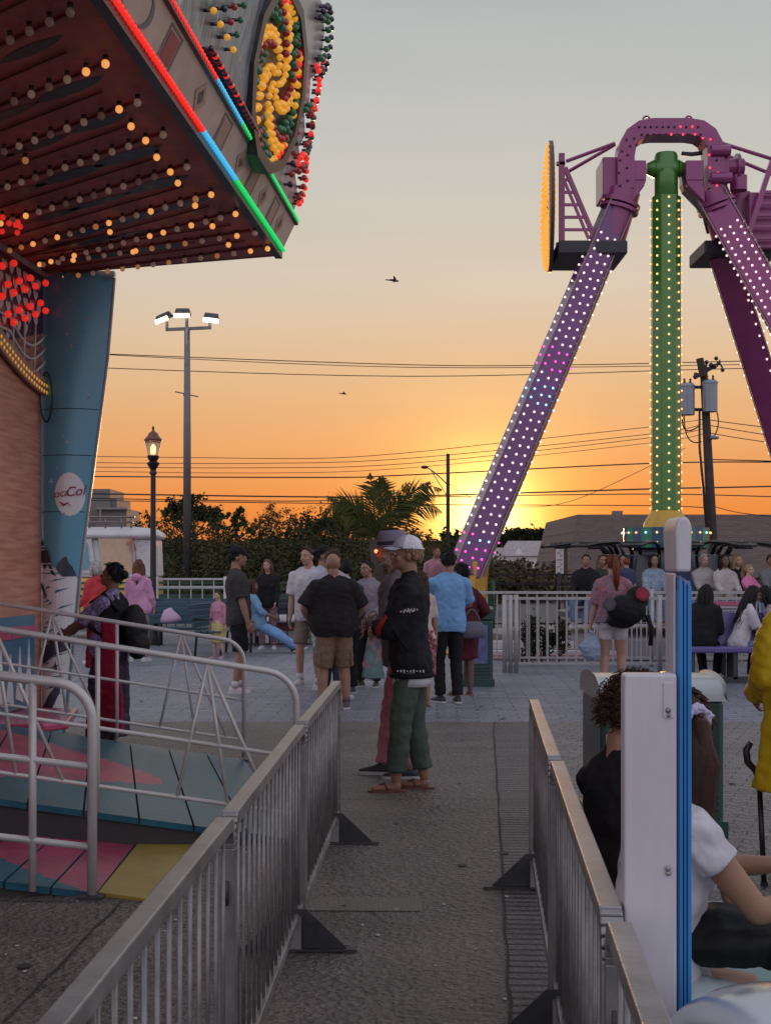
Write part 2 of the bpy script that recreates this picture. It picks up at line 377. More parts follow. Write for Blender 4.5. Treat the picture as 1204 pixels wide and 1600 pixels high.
b_dk = M('dark_bulb', (.05, .02, .05), .15, 0, 0, coat=.5)
def bulb_mesh(mat, r=.027):
    b = MB(); r *= .85; b.ball((0, 0, -.012), (r, r, r*1.05), 10, 8); b.cur = 1; b.lathe((0, 0, 0), [(r*.62, .008), (r*.66, .035)], 8); return meshof(b, [mat, b_sock])
b_sock = M('bulb_socket', (.06, .035, .03), .5, var=0)
B1 = {k: bulb_mesh(v) for k, v in dict(off=b_off, amb=b_amb, dim=b_dim, pale=b_pale, red=b_red, yel=b_yel, dred=b_dred, grn=b_grn, dk=b_dk).items()}
blist = []
wdir = V((.0735, 1, 0))
for ri, (px, py) in enumerate(rows):
    p = sy(px, py)
    q = p.copy(); k = 0; rd = RD if ri < 9 else V((-.85, .53, 0)).normalized()
    while True:
        # stop at wall line / back edge
        wx = C2.x-.0735*(13.8-q.y)
        be = 12.95+(fp(12.95).x-q.x)/(2.25)*.85
        if q.x < wx+.06 or q.y > be-.05 or k > 40: break
        if q.y > 4.4:
            r_ = random.random()
            if ri >= 7: kind = 'amb' if r_ < .22 else 'dim' if r_ < .45 else 'pale'
            else: kind = 'amb' if r_ < .09 or (k == 1 and ri in (3, 5, 6)) else 'off' if r_ < .7 else 'pale'
            blist.append((q.copy(), kind))
        q = q+rd*.18; k += 1
    e0 = p-rd*.25; e1 = q
    e0.z = e1.z = ZS-.012
    sd = V((rd.y, -rd.x, 0))
    e0 = p+rd*.12; e0.z = e1.z; m.beam(e0+sd*.09, e1+sd*.09, .02, .014); m.beam(e0-sd*.16, e1-sd*.16, .010, .012)
    # pointed dark lozenges lying flat on the soffit
    for t0 in (.25, .95, 1.6, 2.3):
        c = p+rd*(t0+random.uniform(-.1, .1))+sd*.0; c = p+rd*t0+V((sd.x, sd.y, 0))*-.30
        c.z = ZS-.003
        L1 = random.uniform(.3, .45); W1 = random.uniform(.05, .09)
        pts = []
        for i in range(16):
            a = 2*math.pi*i/16; pts.append(c+rd*L1*math.cos(a)+sd*W1*math.sin(a)*abs(math.sin(a))**.6)
        if c.x > C2.x-.0735*(13.8-c.y)+.45 and c.x < fp(c.y).x-.4 and c.y < 12.9+(fp(12.95).x-c.x)/2.25*.5: mfl.face(pts)
m.build('ceiling_rib', M('rib_maroon', (.22, .055, .045), .5), pav); mfl.build('dark_lozenge', M('lozenge_black', (.018, .012, .012), .4, var=.3), pav)
# extra single bulbs
for px, py in ((205, 202), (245, 250), (278, 290), (305, 325), (332, 357), (357, 386), (40, 255), (172, 366), (208, 397)): blist.append((sy(px, py), 'amb' if px > 150 else 'dim'))
for i in range(8): blist.append((sy(2+random.random()*36, 340+random.random()*32), 'red'))
blist.sort(key=lambda a: a[0].y)
vis = [b for b in blist if 0 < HX+F*b[0].x/b[0].y < 500 and HY-F*(b[0].z-CH)/b[0].y > -5]
for p, kd in vis[:70]: inst(B1[kd], 'bulb', p+V((0, 0, .03)), pav)
rest = [b for b in vis[70:]]
ms = MB(); mats = [b_off, b_amb, b_dim, b_pale, b_red, b_sock]
for p, kd in rest: ms.cur = ['off', 'amb', 'dim', 'pale', 'red'].index(kd); ms.ball(p+V((0, 0, .018)), .023, 10, 8); ms.cur = 5; ms.lathe(p+V((0, 0, .03)), [(.015, .01), (.016, .035)], 6)
setp(ms.build('ceiling_bulbs', mats, pav, True), kind='stuff')
# fascia
fas = M('cream_fascia', (.50, .44, .38), .5, 0, .18, 4, coat=.2)
m = MB()
def fquad(Y0, Y1, o0, z0, o1, z1, t=.05):
    a, b, c, d = fp(Y0, o0, z0), fp(Y1, o0, z0), fp(Y1, o1, z1), fp(Y0, o1, z1)
    return [a, b, c, d]
m.extr(fquad(2.5, 12.95, .03, 4.33, .145, 4.57), (-.05, 0, 0)); m.build('fascia_board', fas, pav)
trim = M('black_trim', (.02, .018, .018), .35, .3, var=.2)
m = MB(); m.extr(fquad(2.5, 12.98, -.03, 4.27, .03, 4.27), (0, 0, .06)); m.extr(fquad(2.5, 12.98, .10, 4.565, .17, 4.565), (0, 0, .05)); m.build('edge_trim', trim, pav)
m = MB(); m.extr([fp(12.97), C2+V((0, .02, 0)), C2+V((0, .02, .27)), fp(12.97, .12, 4.57)], (0, .04, 0)); m.build('back_fascia', M('maroon_edge', (.08, .03, .03), .5), pav)
led_r = M('red_led', (1, .02, .015), .3, var=0, emit=.75, ecol=(1, .03, .02)); led_g = M('green_led', (.0, 1, .15), .3, var=0, emit=.5, ecol=(.02, 1, .22)); led_c = M('cyan_led', (.05, .6, 1), .3, var=0, emit=.6, ecol=(.08, .60, 1))
for off, z, sw1, sw2 in ((.045, 4.335, 9.4, 10.55), (.165, 4.60, 9.2, 10.1)):
    segs = [('red', 3.0, sw1, led_r), ('cyan', sw1, sw2, led_c), ('green', sw2, 12.95, led_g)]
    for nm, y0, y1, mt in segs:
        m = MB(); Y = y0
        while Y < y1-.01: m.ball(fp(Y, off, z), (.020, .017, .019), 8, 6); Y += .066
        o = m.build('led_strip', mt, pav, True); o['label'] = f'{nm} glowing LED strip'
# card symbols on the fascia: squares, lozenges and curls
fn = (fp(5, .03, 4.33)-fp(5, .145, 4.57)).cross(V((0, 1, 0))).normalized()
if fn.x < 0: fn = -fn
def fpt(Y, t): return fp(Y, .03+.115*t, 4.33+.24*t)+fn*.004
mr_ = M('faded_red_paint', (.36, .08, .08), .5); mg_ = M('grey_scroll_paint', (.17, .17, .18), .5); mo_ = M('faded_tan_paint', (.42, .30, .22), .5)
m1 = MB(); m2 = MB(); m3 = MB()
for i, Y in enumerate([5.6, 6.5, 8.2, 9.05, 9.8, 10.5, 11.0, 11.5, 12.0, 12.4]):
    if i in (0,): continue
    s = .20
    if i % 2 == 0:
        mm = m1 if i == 2 else m3
        mm.face([fpt(Y-s/2, .2), fpt(Y+s/2, .2), fpt(Y+s/2, .8), fpt(Y-s/2, .8)])
        for a, b, c, d in ((-.14, -.12, .1, .9), (.12, .14, .1, .9), (-.14, .14, .1, .14), (-.14, .14, .86, .9)): m2.face([fpt(Y+a, c), fpt(Y+b, c), fpt(Y+b, d), fpt(Y+a, d)])
    else:
        m3.face([fpt(Y-.14, .5), fpt(Y, .12), fpt(Y+.14, .5), fpt(Y, .88)])
        m2.face([fpt(Y-.07, .5), fpt(Y, .3), fpt(Y+.07, .5), fpt(Y, .7)])
for Y0, s in ((7.35, 1), (7.55, -1)):   # grey curl
    pts = [(Y0+.16*math.cos(a)*s, .5+.36*math.sin(a)) for a in [math.pi*.3+i*.25 for i in range(17)]]
    for i in range(len(pts)-1):
        (a, b), (c, d) = pts[i], pts[i+1]; wdt = .05*math.sin(math.pi*(i+.5)/16)+.012
        m2.face([fpt(a, b), fpt(c, d), fpt(c+wdt, d-.02), fpt(a+wdt, b-.02)])
m1.build('card_square', mr_, pav); m2.build('painted_scroll', mg_, pav); m3.build('card_lozenge', mo_, pav)
# rounding board above the fascia
def bp(Y, z, off=0.): return V((-.80-.0735*(12.95-Y)+.17*(z-4.6)+off, Y, z-off*.17))
mural = bpy.data.materials.new('painted_waterfall'); mural.use_nodes = True; t_ = mural.node_tree; bb_ = t_.nodes['Principled BSDF']
tc_ = t_.nodes.new('ShaderNodeTexCoord'); mp_ = t_.nodes.new('ShaderNodeMapping'); mp_.inputs['Scale'].default_value = (3, 3.2, .8); mp_.inputs['Rotation'].default_value = (.25, 0, 0)
n_ = t_.nodes.new('ShaderNodeTexNoise'); n_.inputs['Scale'].default_value = 1.8; n_.inputs['Detail'].default_value = 7; n_.inputs['Distortion'].default_value = 1.3
r_ = t_.nodes.new('ShaderNodeValToRGB'); e = r_.color_ramp.elements
for _ in range(3): e.new(.5)
for i, (p, c) in enumerate([(0.30, (.02, .03, .05)), (.43, (.07, .10, .13)), (.52, (.24, .25, .26)), (.60, (.09, .15, .19)), (.72, (.55, .52, .48))]): e[i].position = p; e[i].color = (*c, 1)
t_.links.new(tc_.outputs['Object'], mp_.inputs[0]); t_.links.new(mp_.outputs[0], n_.inputs['Vector']); t_.links.new(n_.outputs[0], r_.inputs[0]); t_.links.new(r_.outputs[0], bb_.inputs['Base Color']); bb_.inputs['Roughness'].default_value = .35
m = MB(); outl = [(2.5, 4.6), (11.2, 4.6), (11.5, 5.2), (11.2, 6.2), (11.4, 7.3), (2.5, 7.3)]
m.extr([bp(Y, z) for Y, z in outl], (-.04, 0, 0)); m.build('mural_board', mural, pav)
scr = [(10.9, 4.6), (12.75, 4.62), (12.9, 4.78), (12.55, 4.9), (12.75, 5.02), (12.5, 5.12), (12.7, 5.28), (12.45, 5.42), (12.62, 5.55), (12.5, 5.7), (12.7, 5.8), (12.85, 6.0), (12.8, 6.2), (12.5, 6.33), (12.1, 6.28), (11.8, 6.1), (11.0, 6.1)]
m = MB(); m.extr([bp(Y, z, .01) for Y, z in scr], (-.03, 0, 0)); m.build('scroll_board', M('pale_mural', (.36, .34, .32), .4, 0, .45, 5, coat=.3), pav)
tot = 0; bst = MB(); stm = [b_dred, b_grn, b_yel, b_dk, b_red]
def stickbulb(p, k, r=.027):
    bst.cur = k; bst.ball(p+V((.055, 0, 0)), (r, r, r), 8, 6); bst.cur = 3; bst.tube([p, p+V((.035, 0, 0))], .012, 5)
# rows of small bulbs on the board: curls along the scroll edge
def curl(c, r, a0, a1, n, k, ry=1.3):
    for i in range(n):
        a = a0+(a1-a0)*i/(n-1); Y = c[0]+r*ry*math.cos(a); z = c[1]+r*math.sin(a); stickbulb(bp(Y, z, .01), k)
curl((12.55, 6.05), .26, -1.6, 2.9, 16, 3); curl((12.5, 6.05), .17, -1.5, 2.6, 10, 1)
curl((12.45, 5.62), .16, -1.4, 1.8, 7, 4); curl((12.45, 5.25), .2, -1.2, 2.6, 10, 1); curl((12.5, 5.28), .13, -1.4, 2.0, 6, 0)
curl((12.55, 4.86), .2, -1.1, 2.8, 12, 4); curl((12.55, 4.84), .13, -1.1, 2.8, 8, 0)
for i in range(9): stickbulb(bp(12.1-.02*i, 4.7+.08*i, .01), 0 if i % 2 else 3)
for i in range(14): stickbulb(bp(12.66, 5.0+.07*i, .01), (0, 4, 3)[i % 3])
for rr in range(4):
    for i in range(26): stickbulb(bp(8.7+rr*.22+.03*i, 4.85+i*.105, .0), (1, 3, 0, 1)[rr] if i % 5 else 2, .022)
for i in range(60): stickbulb(bp(8.8+i*.045, 4.66, .0), (3, 0, 3, 4)[i % 4] if i < 25 else (0, 3)[i % 2], .02)
setp(bst.build('board_bulbs', stm, pav, True), kind='stuff')
# round emblem with spiral of bulbs
EC = bp(10.8, 5.13, .0); en = V((1, -.20, -.17)).normalized(); ea = (D-en*D.dot(en)).normalized(); eu = en.cross(ea).normalized()
if eu.z < 0: eu = -eu
def ep(a, r, off=0.): return EC+ea*r*math.cos(a)+eu*r*math.sin(a)*1.02+en*off
m = MB(); n8 = 12
oc = [ep(2*math.pi*i/n8+.13, .66) for i in range(n8)]; ic = [ep(2*math.pi*i/n8+.13, .58) for i in range(n8)]
for i in range(n8):
    j = (i+1) % n8; m.hexa([oc[i], oc[j], ic[j], ic[i], oc[i]+en*.11, oc[j]+en*.11, ic[j]+en*.11, ic[i]+en*.11])
m.disc(EC-en*.0, en, .64, 12, .03); emb = m.build('round_emblem', M('emblem_rim', (.10, .085, .075), .4, .5, .3), pav)
bst = MB()
def eb(a, r, k, s=.026): bst.cur = k; bst.ball(ep(a, r, .07), s, 8, 6)
for arm in range(5):
    a0 = arm*2*math.pi/5
    for i in range(11):
        r = .07+.05*i; a = a0+i*.17
        eb(a, r, 2); eb(a+.10+.05/(r+.1), r, 2, .032) if i > 2 else None
        if i > 3: eb(a+.42, r, 0, .03)
        if i > 5: eb(a+.68, r, 1, .03)
        if i > 6: eb(a+.86, r, 1, .03)
for i in range(46): eb(2*math.pi*i/46, .555, (2, 4, 1)[(i//3) % 3], .028)
setp(bst.build('emblem_bulbs', stm, emb, True, off=OFF[pav.name]), kind='stuff')
# booth wall
wallm = bpy.data.materials.new('glittered_wall'); wallm.use_nodes = True
MC['glittered_wall'] = wallm
t_ = wallm.node_tree; bb_ = t_.nodes['Principled BSDF']; tc_ = t_.nodes.new('ShaderNodeTexCoord'); sp_ = t_.nodes.new('ShaderNodeTexNoise'); sp_.inputs['Scale'].default_value = 2; mp_ = t_.nodes.new('ShaderNodeMapping'); mp_.inputs['Scale'].default_value = (1, 1, 14)
r_ = t_.nodes.new('ShaderNodeValToRGB'); r_.color_ramp.elements[0].color = (.42, .15, .10, 1); r_.color_ramp.elements[1].color = (.62, .30, .20, 1); r_.color_ramp.elements[0].position = .3; r_.color_ramp.elements[1].position = .7
t_.links.new(tc_.outputs['Object'], mp_.inputs[0]); t_.links.new(mp_.outputs[0], sp_.inputs[0]); t_.links.new(sp_.outputs[0], r_.inputs[0]); t_.links.new(r_.outputs[0], bb_.inputs[0])
vo = t_.nodes.new('ShaderNodeTexVoronoi'); vo.inputs['Scale'].default_value = 55; bu = t_.nodes.new('ShaderNodeBump'); bu.inputs['Strength'].default_value = .5; t_.links.new(tc_.outputs['Object'], vo.inputs['Vector']); t_.links.new(vo.outputs['Distance'], bu.inputs['Height']); t_.links.new(bu.outputs[0], bb_.inputs['Normal']); bb_.inputs['Roughness'].default_value = .3
m = MB(); m.extr([wp(2.5, 0), wp(13.7, 0), wp(13.7, 4.3), wp(2.5, 4.3)], (-.08, 0, 0)); m.build('booth_wall', wallm, pav)
m = MB()
m.beam(wp(13.74, 0, .012), wp(13.74, 4.26, .012), .05, .05, up=(0, 1, 0)); m.beam(wp(2.6, 4.27, .02), wp(13.7, 4.27, .02), .05, .05); m.build('corner_strip', M('pale_strip', (.45, .40, .38), .5), pav)
# heart sign panel
m = MB(); ptsp = [(2.6, 4.24), (13.66, 4.24), (13.66, 3.72)]+[(13.66-.28*i, 3.72-.3*math.sin(i*.6)*.0-.06*i) for i in range(1, 6)]+[(11.6, 3.2), (2.6, 3.2)]
m.extr([wp(Y, z, .03) for Y, z in ptsp], (-.02, 0, 0)); sign = m.build('heart_sign', M('plum_panel', (.07, .015, .05), .3, coat=.5), pav)
mh = MB()
for r in range(8):
    for c in range(14):
        Y = 13.5-c*.19-(r % 2)*.09; z = 4.14-r*.115
        if z < 3.72-.06*(13.66-Y)/.28+.04: continue
        pts = []
        for i in range(14):
            a = 2*math.pi*i/14; hx = .052*math.sin(a)**3; hz = .0038*(13*math.cos(a)-5*math.cos(2*a)-2*math.cos(3*a)-math.cos(4*a)); pts.append(wp(Y+hx*1.3, z+hz, .036))
        mh.face(pts)
mh.build('white_hearts', M('white_paint', (.62, .56, .56), .5), sign, off=OFF[pav.name])
_q = MB(); _q.ball((0, 0, 0), .032, 10, 8); RBm = meshof(_q, b_red)
k = 0
for c in range(14):
    for r in range(7):
        Y = 13.58-c*.15; z = 4.17-r*.085-(c % 2)*.04
        if k < 28 and z > 3.74-.05*c/2 and (c*7+r) % 3 == 0:
            inst(RBm, 'bulb', wp(Y, z, .075), pav); k += 1
# scalloped bottom edge: white cables and an arc of yellow bulbs
m = MB()
for j in range(3): m.tube([wp(13.66-.1*i, 3.70-.12*j-.0-.16*math.sin(math.pi*min(1, i/10)), .05) for i in range(0, 16)], .012, 6)
for i in (3, 6, 9): m.tube([wp(13.66-.1*i, 3.75, .05), wp(13.62-.1*i, 3.35, .05)], .010, 6)
m.build('decor_wire', M('white_wire', (.6, .58, .55), .5), pav, True)
m = MB()
for i in range(24):
    a = i/23; Y = 13.66-1.7*a; z = 3.17+.42*a**1.5
    for dz in (0, .06): m.ball(wp(Y, z+dz, .05), .021, 8, 6)
m.build('yellow_bulb_arc', b_yel, pav, True)
m = MB(); m.extr([wp(13.66-1.9*i/12, 3.14+.42*(i/12)**1.5*1.1, .03) for i in range(13)]+[wp(13.66-1.9*i/12, 3.30+.45*(i/12)**1.5*1.1, .03) for i in range(12, -1, -1)], (.03, 0, 0)); m.build('arc_trim', M('tan_trim', (.4, .2, .15), .5), pav)
m = MB(); ring = [V((-3.13+.055*math.cos(a), 13.6, 3.12+.23*math.sin(a))) for a in [2*math.pi*i/20 for i in range(20)]]; m.tube(ring, .009, 6, closed=True); m.build('cable_loop', trim, pav, True)
# blue column
col_m = M('blue_enamel', (.12, .37, .50), .36, 0, .12, 1.2, .05, 4, coat=.4)
CY = 13.72
def cpt(px, py, off=0.): # point on the column's face; slight barrel curve
    x = GX(px, CY); z = CH-(py-HY)/F*CY; xl = GX(65, CY); wdt = GX(R_edge(py), CY)-xl; u = min(1, max(0, (x-xl)/max(wdt, .01)))
    return V((x, CY-.10*math.sin(math.pi*u)-off, z))
def R_edge(py):
    P = [(426, 177), (560, 166), (806, 134), (895, 123.5), (1000, 114), (1135, 99), (1150, 97)]
    for (a, b), (c, d) in zip(P, P[1:]):
        if py <= c: return b+(d-b)*(py-a)/(c-a)
    return P[-1][1]
rows_ = [430+12*i for i in range(61)]
m = MB(); n = 10; vs = []; fs = []
for py in rows_:
    for i in range(n+1): vs.append(cpt(65+(R_edge(py)-65)*i/n, py))
for r in range(len(rows_)-1):
    for i in range(n): fs.append((r*(n+1)+i, (r+1)*(n+1)+i, (r+1)*(n+1)+i+1, r*(n+1)+i+1))
bk = len(vs); vs += [v+V((0, .35, 0)) if False else V((v.x, CY+.06, v.z)) for v in vs]
for r in range(len(rows_)-1):
    fs.append((r*(n+1), bk+r*(n+1), bk+(r+1)*(n+1), (r+1)*(n+1))); fs.append((r*(n+1)+n, (r+1)*(n+1)+n, bk+(r+1)*(n+1)+n, bk+r*(n+1)+n))
    for i in range(n): fs.append((bk+r*(n+1)+i, bk+r*(n+1)+i+1, bk+(r+1)*(n+1)+i+1, bk+(r+1)*(n+1)+i))
m.add(vs, fs); colo = m.build('column', col_m, pav, 'auto')
m = MB(); m.tube([cpt(R_edge(py), py)+V((.01, .03, 0)) for py in rows_], .016, 6); m.tube([cpt(65, py)+V((-.005, .02, 0)) for py in rows_], .016, 6); m.beam(cpt(62, 429)+V((0, 0, .0)), cpt(180, 429), .1, .05); m.build('column_edge', M('edge_white', (.42, .38, .38), .45), colo, True, off=OFF[pav.name])
def decal(mb, poly, off=.006, step=6):
    step = min(step, 2.2)
    """polygon given in photo pixels, laid on the barrel face in thin horizontal strips"""
    ys = [p[1] for p in poly]; y0 = min(ys); y1 = max(ys); k = max(1, int((y1-y0)/step)); n = len(poly)
    def xs(y):
        r = []
        for i in range(n):
            a, b = poly[i], poly[(i+1) % n]
            if (a[1] <= y) != (b[1] <= y): r.append(a[0]+(b[0]-a[0])*(y-a[1])/(b[1]-a[1]))
        return sorted(r)
    for i in range(k):
        ya = y0+(y1-y0)*i/k+.001; yb = y0+(y1-y0)*(i+1)/k-.001; A = xs(ya); B = xs(yb)
        if len(A) == len(B):
            for j in range(0, len(A)-1, 2):
                seg = 10
                for s in range(seg):
                    f0, f1 = s/seg, (s+1)/seg
                    mb.face([cpt(B[j]+(B[j+1]-B[j])*f0, yb, off), cpt(B[j]+(B[j+1]-B[j])*f1, yb, off), cpt(A[j]+(A[j+1]-A[j])*f1, ya, off), cpt(A[j]+(A[j+1]-A[j])*f0, ya, off)])
white_p = M('white_enamel', (.78, .76, .78), .3, coat=.5, var=.06); navy = M('navy_paint', (.035, .035, .07), .35, coat=.4, var=.3); blue_p = M('blue_paint', (.05, .18, .30), .35, coat=.4)
m = MB(); CL = lambda poly: [(min(max(x, 65.5), R_edge(y)-.8), y) for x, y in poly]
snow = [(65, 868)]+[(70, 878), (78, 868), (86, 885), (94, 890), (100, 882), (108, 896), (116, 889), (122, 905)]+[(R_edge(y), y) for y in range(912, 1120, 12)]+[(65, 1118)]
m.cur = 0; decal(m, CL(snow), .008, 5); m.build('snow_painting', white_p, colo, True, off=OFF[pav.name])
navy_ = 0
for pk in ([(65, 848), (68, 842), (72, 858), (76, 855), (80, 868), (84, 880), (87, 892), (93, 900), (84, 897), (78, 882), (72, 890), (65, 880)], [(92, 888), (97, 878), (102, 872), (107, 869), (111, 880), (115, 884), (120, 896), (121, 904), (112, 902), (106, 905), (99, 898)], [(66, 910), (70, 916), (77, 934), (72, 930), (66, 918)], [(69, 925), (75, 936), (71, 934)]): m = MB(); decal(m, CL(pk), .016, 4); m.build('painted_peak', navy, colo, True, off=OFF[pav.name])
m = MB()
for i in range(15):
    px = 70+i*3.1; y = 1010-abs(i-9)*1.2+random.uniform(-5, 2); h = random.uniform(8, 22)
    decal(m, CL([(px-3, y), (px, y-h), (px+3, y)]), .018, 4)
decal(m, CL([(66, 1012), (85, 1004), (112, 998), (112, 1014), (90, 1022), (70, 1038)]), .016, 4)
decal(m, CL([(88, 1044), (91, 1030), (94, 1046)]), .016, 4); decal(m, CL([(66, 1110), (80, 1085), (98, 1062), (97, 1080), (84, 1110)]), .016, 4)
m.build('painted_trees', navy, colo, True, off=OFF[pav.name])
m = MB()
for i in range(30):
    y = 912+i*6+random.uniform(-3, 3); x = random.uniform(68, 92); l = random.uniform(12, 32); s = random.uniform(-6, -1)
    decal(m, CL([(x, y), (x+l*.5, y+s-2.5), (x+l, y+s*1.6), (x+l*.5, y+s+1.5)]), .013, 3)
m.build('blue_brushstroke', blue_p, colo, True, off=OFF[pav.name])
# round drink logo
m = MB(); decal(m, CL([(112+22.5*math.cos(a), 773+34*math.sin(a)) for a in [2*math.pi*i/28 for i in range(28)]]), .006, 3); logo = m.build('round_logo', white_p, colo, True, off=OFF[pav.name])
m = MB(); text_mesh(m, 'oca', cpt(100, 772, .03), (1, 0, .16), (-.12, 0, 1), .098, .3, .004); text_mesh(m, 'Col', cpt(121, 769, .03), (1, .04, .10), (-.05, 0, 1), .125, .3, .005)
m.tube([cpt(98, 785, .012), cpt(104, 790, .012), cpt(110, 786, .012), cpt(114, 792, .012)], [.004, .012, .007, .002], 5)
m.build('logo_lettering', M('cola_red', (.30, .02, .04), .4, var=0), logo, off=OFF[pav.name])
m = MB()
for _ in range(34):
    py = random.uniform(440, 840); px = random.uniform(70, R_edge(py)-6); s = random.choice((.6, .8, 1.2, 2.6)); c = cpt(px, py, .008); q = s*.006
    for a, b in ((1, .25), (.25, 1)): m.face([c+V((-q*a*1.6, 0, 0)), c+V((0, 0, -q*b*1.6)), c+V((q*a*1.6, 0, 0)), c+V((0, 0, q*b*1.6))])
m.build('painted_star', white_p, colo, off=OFF[pav.name])
m = MB()
for py in (640, 712, 800): m.tube([cpt(66+(R_edge(py)-68)*i/8, py, .001) for i in range(9)], .004, 4)
m.build('panel_seam', M('seam_blue', (.02, .07, .11), .5), colo, off=OFF[pav.name])

# lower platform skirt beside the column
plat = thing('ride_platform', 'painted teal and pink ride platform edge behind the white railings at far left', 'platform', (-3.6, 13.0, 0))
m = MB(); m.bb(-6, -3.0, 11.9, 13.3, 0, .22); m.build('deck', M('teal_deck', (.04, .14, .17), .3, coat=.4), plat, bev=.02)
m = MB(); m.extr([(-6, 11.85, .22), (-2.75, 11.85, .22), (-2.6, 12.1, .22), (-2.75, 13.2, .22), (-6, 13.2, .22)], (0, 0, .07)); m.build('pink_step', M('pink_deck', (.55, .07, .16), .3, coat=.4), plat, bev=.02)
m = MB(); m.extr([wp(13.4, .3, .03), wp(13.4, 1.12, .03), wp(11.5, 1.12, .03), wp(11.5, .3, .03)], (-.05, 0, 0)); pn = m.build('painted_panel', blue_p, plat)
m = MB(); m.extr([wp(13.4, .93, .032), wp(13.4, 1.02, .032), wp(11.5, 1.06, .032), wp(11.5, .92, .032)], (.006, 0, 0)); m.build('pink_band', M('pink_deck', (.5, .07, .16), .3), pn, off=OFF[plat.name])
m = MB()
for i in range(7): m.extr([wp(13.3-.25*i, .35, .032), wp(13.22-.25*i, .9-.05*(i % 3), .032), wp(13.1-.25*i, .4, .032)], (.006, 0, 0))
m.build('white_peaks', white_p, pn, off=OFF[plat.name])

# ------------------------------------------------------------------ striped ramps
teal = M('teal_ramp_paint', (.018, .105, .15), .40, 0, .45, 3, .5, 25, spec=.3, bdist=.006); pink = M('pink_ramp_paint', (.36, .055, .11), .40, 0, .4, 3, .5, 25, spec=.3, bdist=.006)
def ramp_obj(name, label, A, c, u, slope, Lr, Wd, isp, pw=.30):
    t = thing(name, label, 'ramp', (A.x, A.y, 0)); u = V((u[0], u[1], 0)).normalized(); c = V((c[0], c[1], 0)).normalized()
    m = MB(); ncell = 56
    k = 0; s = 0
    while s < Lr-.01:
        s1 = min(s+pw-.012, Lr)
        sub = 5
        for q in range(sub):
            sa = s+(s1-s)*q/sub; sb = s+(s1-s)*(q+1)/sub
            for j in range(ncell):
                ca, cb = Wd*j/ncell, Wd*(j+1)/ncell
                f = lambda ss, cc, dz=0: V((A.x, A.y, 0))+u*ss+c*cc+V((0, 0, .02+slope*ss+dz))
                m.cur = 1 if isp((sa+sb)/2, (ca+cb)/2/Wd) else 0
                m.face([f(sa, ca), f(sa, cb), f(sb, cb), f(sb, ca)])
        m.cur = 0
        f = lambda ss, cc, dz=0: V((A.x, A.y, 0))+u*ss+c*cc+V((0, 0, .02+slope*ss+dz))
        for cc in (0, Wd): m.face([f(s, cc), f(s1, cc), f(s1, cc, -.035), f(s, cc, -.035)])
        for ss in (s, s1): m.face([f(ss, 0), f(ss, Wd), f(ss, Wd, -.03), f(ss, 0, -.03)])
        s += pw
    m.build('planks', [teal, pink], t)
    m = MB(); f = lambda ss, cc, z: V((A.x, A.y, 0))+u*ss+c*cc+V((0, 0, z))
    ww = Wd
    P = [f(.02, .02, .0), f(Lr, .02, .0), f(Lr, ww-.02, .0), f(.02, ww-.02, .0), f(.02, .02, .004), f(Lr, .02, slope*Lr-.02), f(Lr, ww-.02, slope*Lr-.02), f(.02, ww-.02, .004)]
    m.hexa(P); m.build('ramp_shade_wedge', M('ramp_painted_shade', (.045, .04, .04), .7), t)  # dark wedge under the planks, shade put into its colour
    return t
rA = ramp_obj('boarding_ramp', 'wide teal and pink planked ramp sloping up to the left behind the front ramp', V((-.485, 8.32, 0)), (-.185, .983), (-.983, -.185), .17, 4.6, 3.48, lambda s, q: s > .7 and .42-.22*min(1, (s-.7)/1.2) < q < .42+.5*min(1, (s-.7)/1.1)**.7+.03*math.sin(s*3))
rB = ramp_obj('entry_ramp', 'smaller front ramp of pink planks with a mustard yellow end plate', V((-1.37, 6.98, 0)), (-.02, 1.0), (-1, -.02), .13, 2.4, 1.62, lambda s, q: (q > .0+.45*max(0, s-.05)/.8 and q < .86-.12*max(0, s-.5)), .22)
m = MB(); m.hexa([V((-1.36, 6.98, .0)), V((-1.03, 6.84, .0)), V((-1.06, 8.46, .0)), V((-1.38, 8.60, .0)), V((-1.36, 6.98, .024)), V((-1.03, 6.84, .012)), V((-1.06, 8.46, .012)), V((-1.38, 8.60, .024))]); m.build('yellow_end_plate', M('mustard_paint', (.33, .23, .045), .5, 0, .22, 5, .4, 60, bdist=.003), rB)

# white railings
rail = M('white_railing', (.56, .53, .51), .4, .15, .1, 6, coat=.3)
def railing(label, p0, u, slope, L_, base, H_, vlist, zig, lows, end=True, r=.018):
    t = thing('ramp_railing', label, 'railing', p0)
    u = V((u[0], u[1], 0)).normalized()
    f = lambda s, h: V((p0[0], p0[1], base))+u*s+V((0, 0, slope*s+h))
    m = MB(); pts = [f(0, 0), f(0, H_-.16)]
    c0 = f(.16, H_-.16)
    for i in range(1, 7): a = math.pi/2*i/6; pts.append(f(.16-.16*math.cos(a), H_-.16+.16*math.sin(a)))
    pts.append(f(L_, H_)); m.tube(pts, r, 8); m.build('handrail', rail, t, True)
    m = MB()
    for h in lows: m.tube([f(.0, h), f(L_, h)], r*.72, 6)
    m.build('lower_rail', rail, t, True)
    for s in vlist: m = MB(); m.tube([f(s, .0), f(s, H_)], r*.8, 6); m.build('post', rail, t, True)
    for s in zig:
        m = MB()
        for ds in (-.26, -.08, .12): m.tube([f(s, H_-.01), f(s+ds*1.4, lows[-1])], r*.62, 6)
        m.build('slanted_bars', rail, t, True)
    m = MB(); m.box((p0[0], p0[1], .012), (.12, .12, .012)); m.build('base_plate', dark_steel, t)
    return t
uB = (-.983, -.185)
railing('white railing with slanted bars along the near edge of the wide ramp', (-.50, 8.30, 0), uB, .17, 4.4, .03, .92, [1.1, 2.2, 3.3], [.5, 1.65, 2.7], [.46, .14])
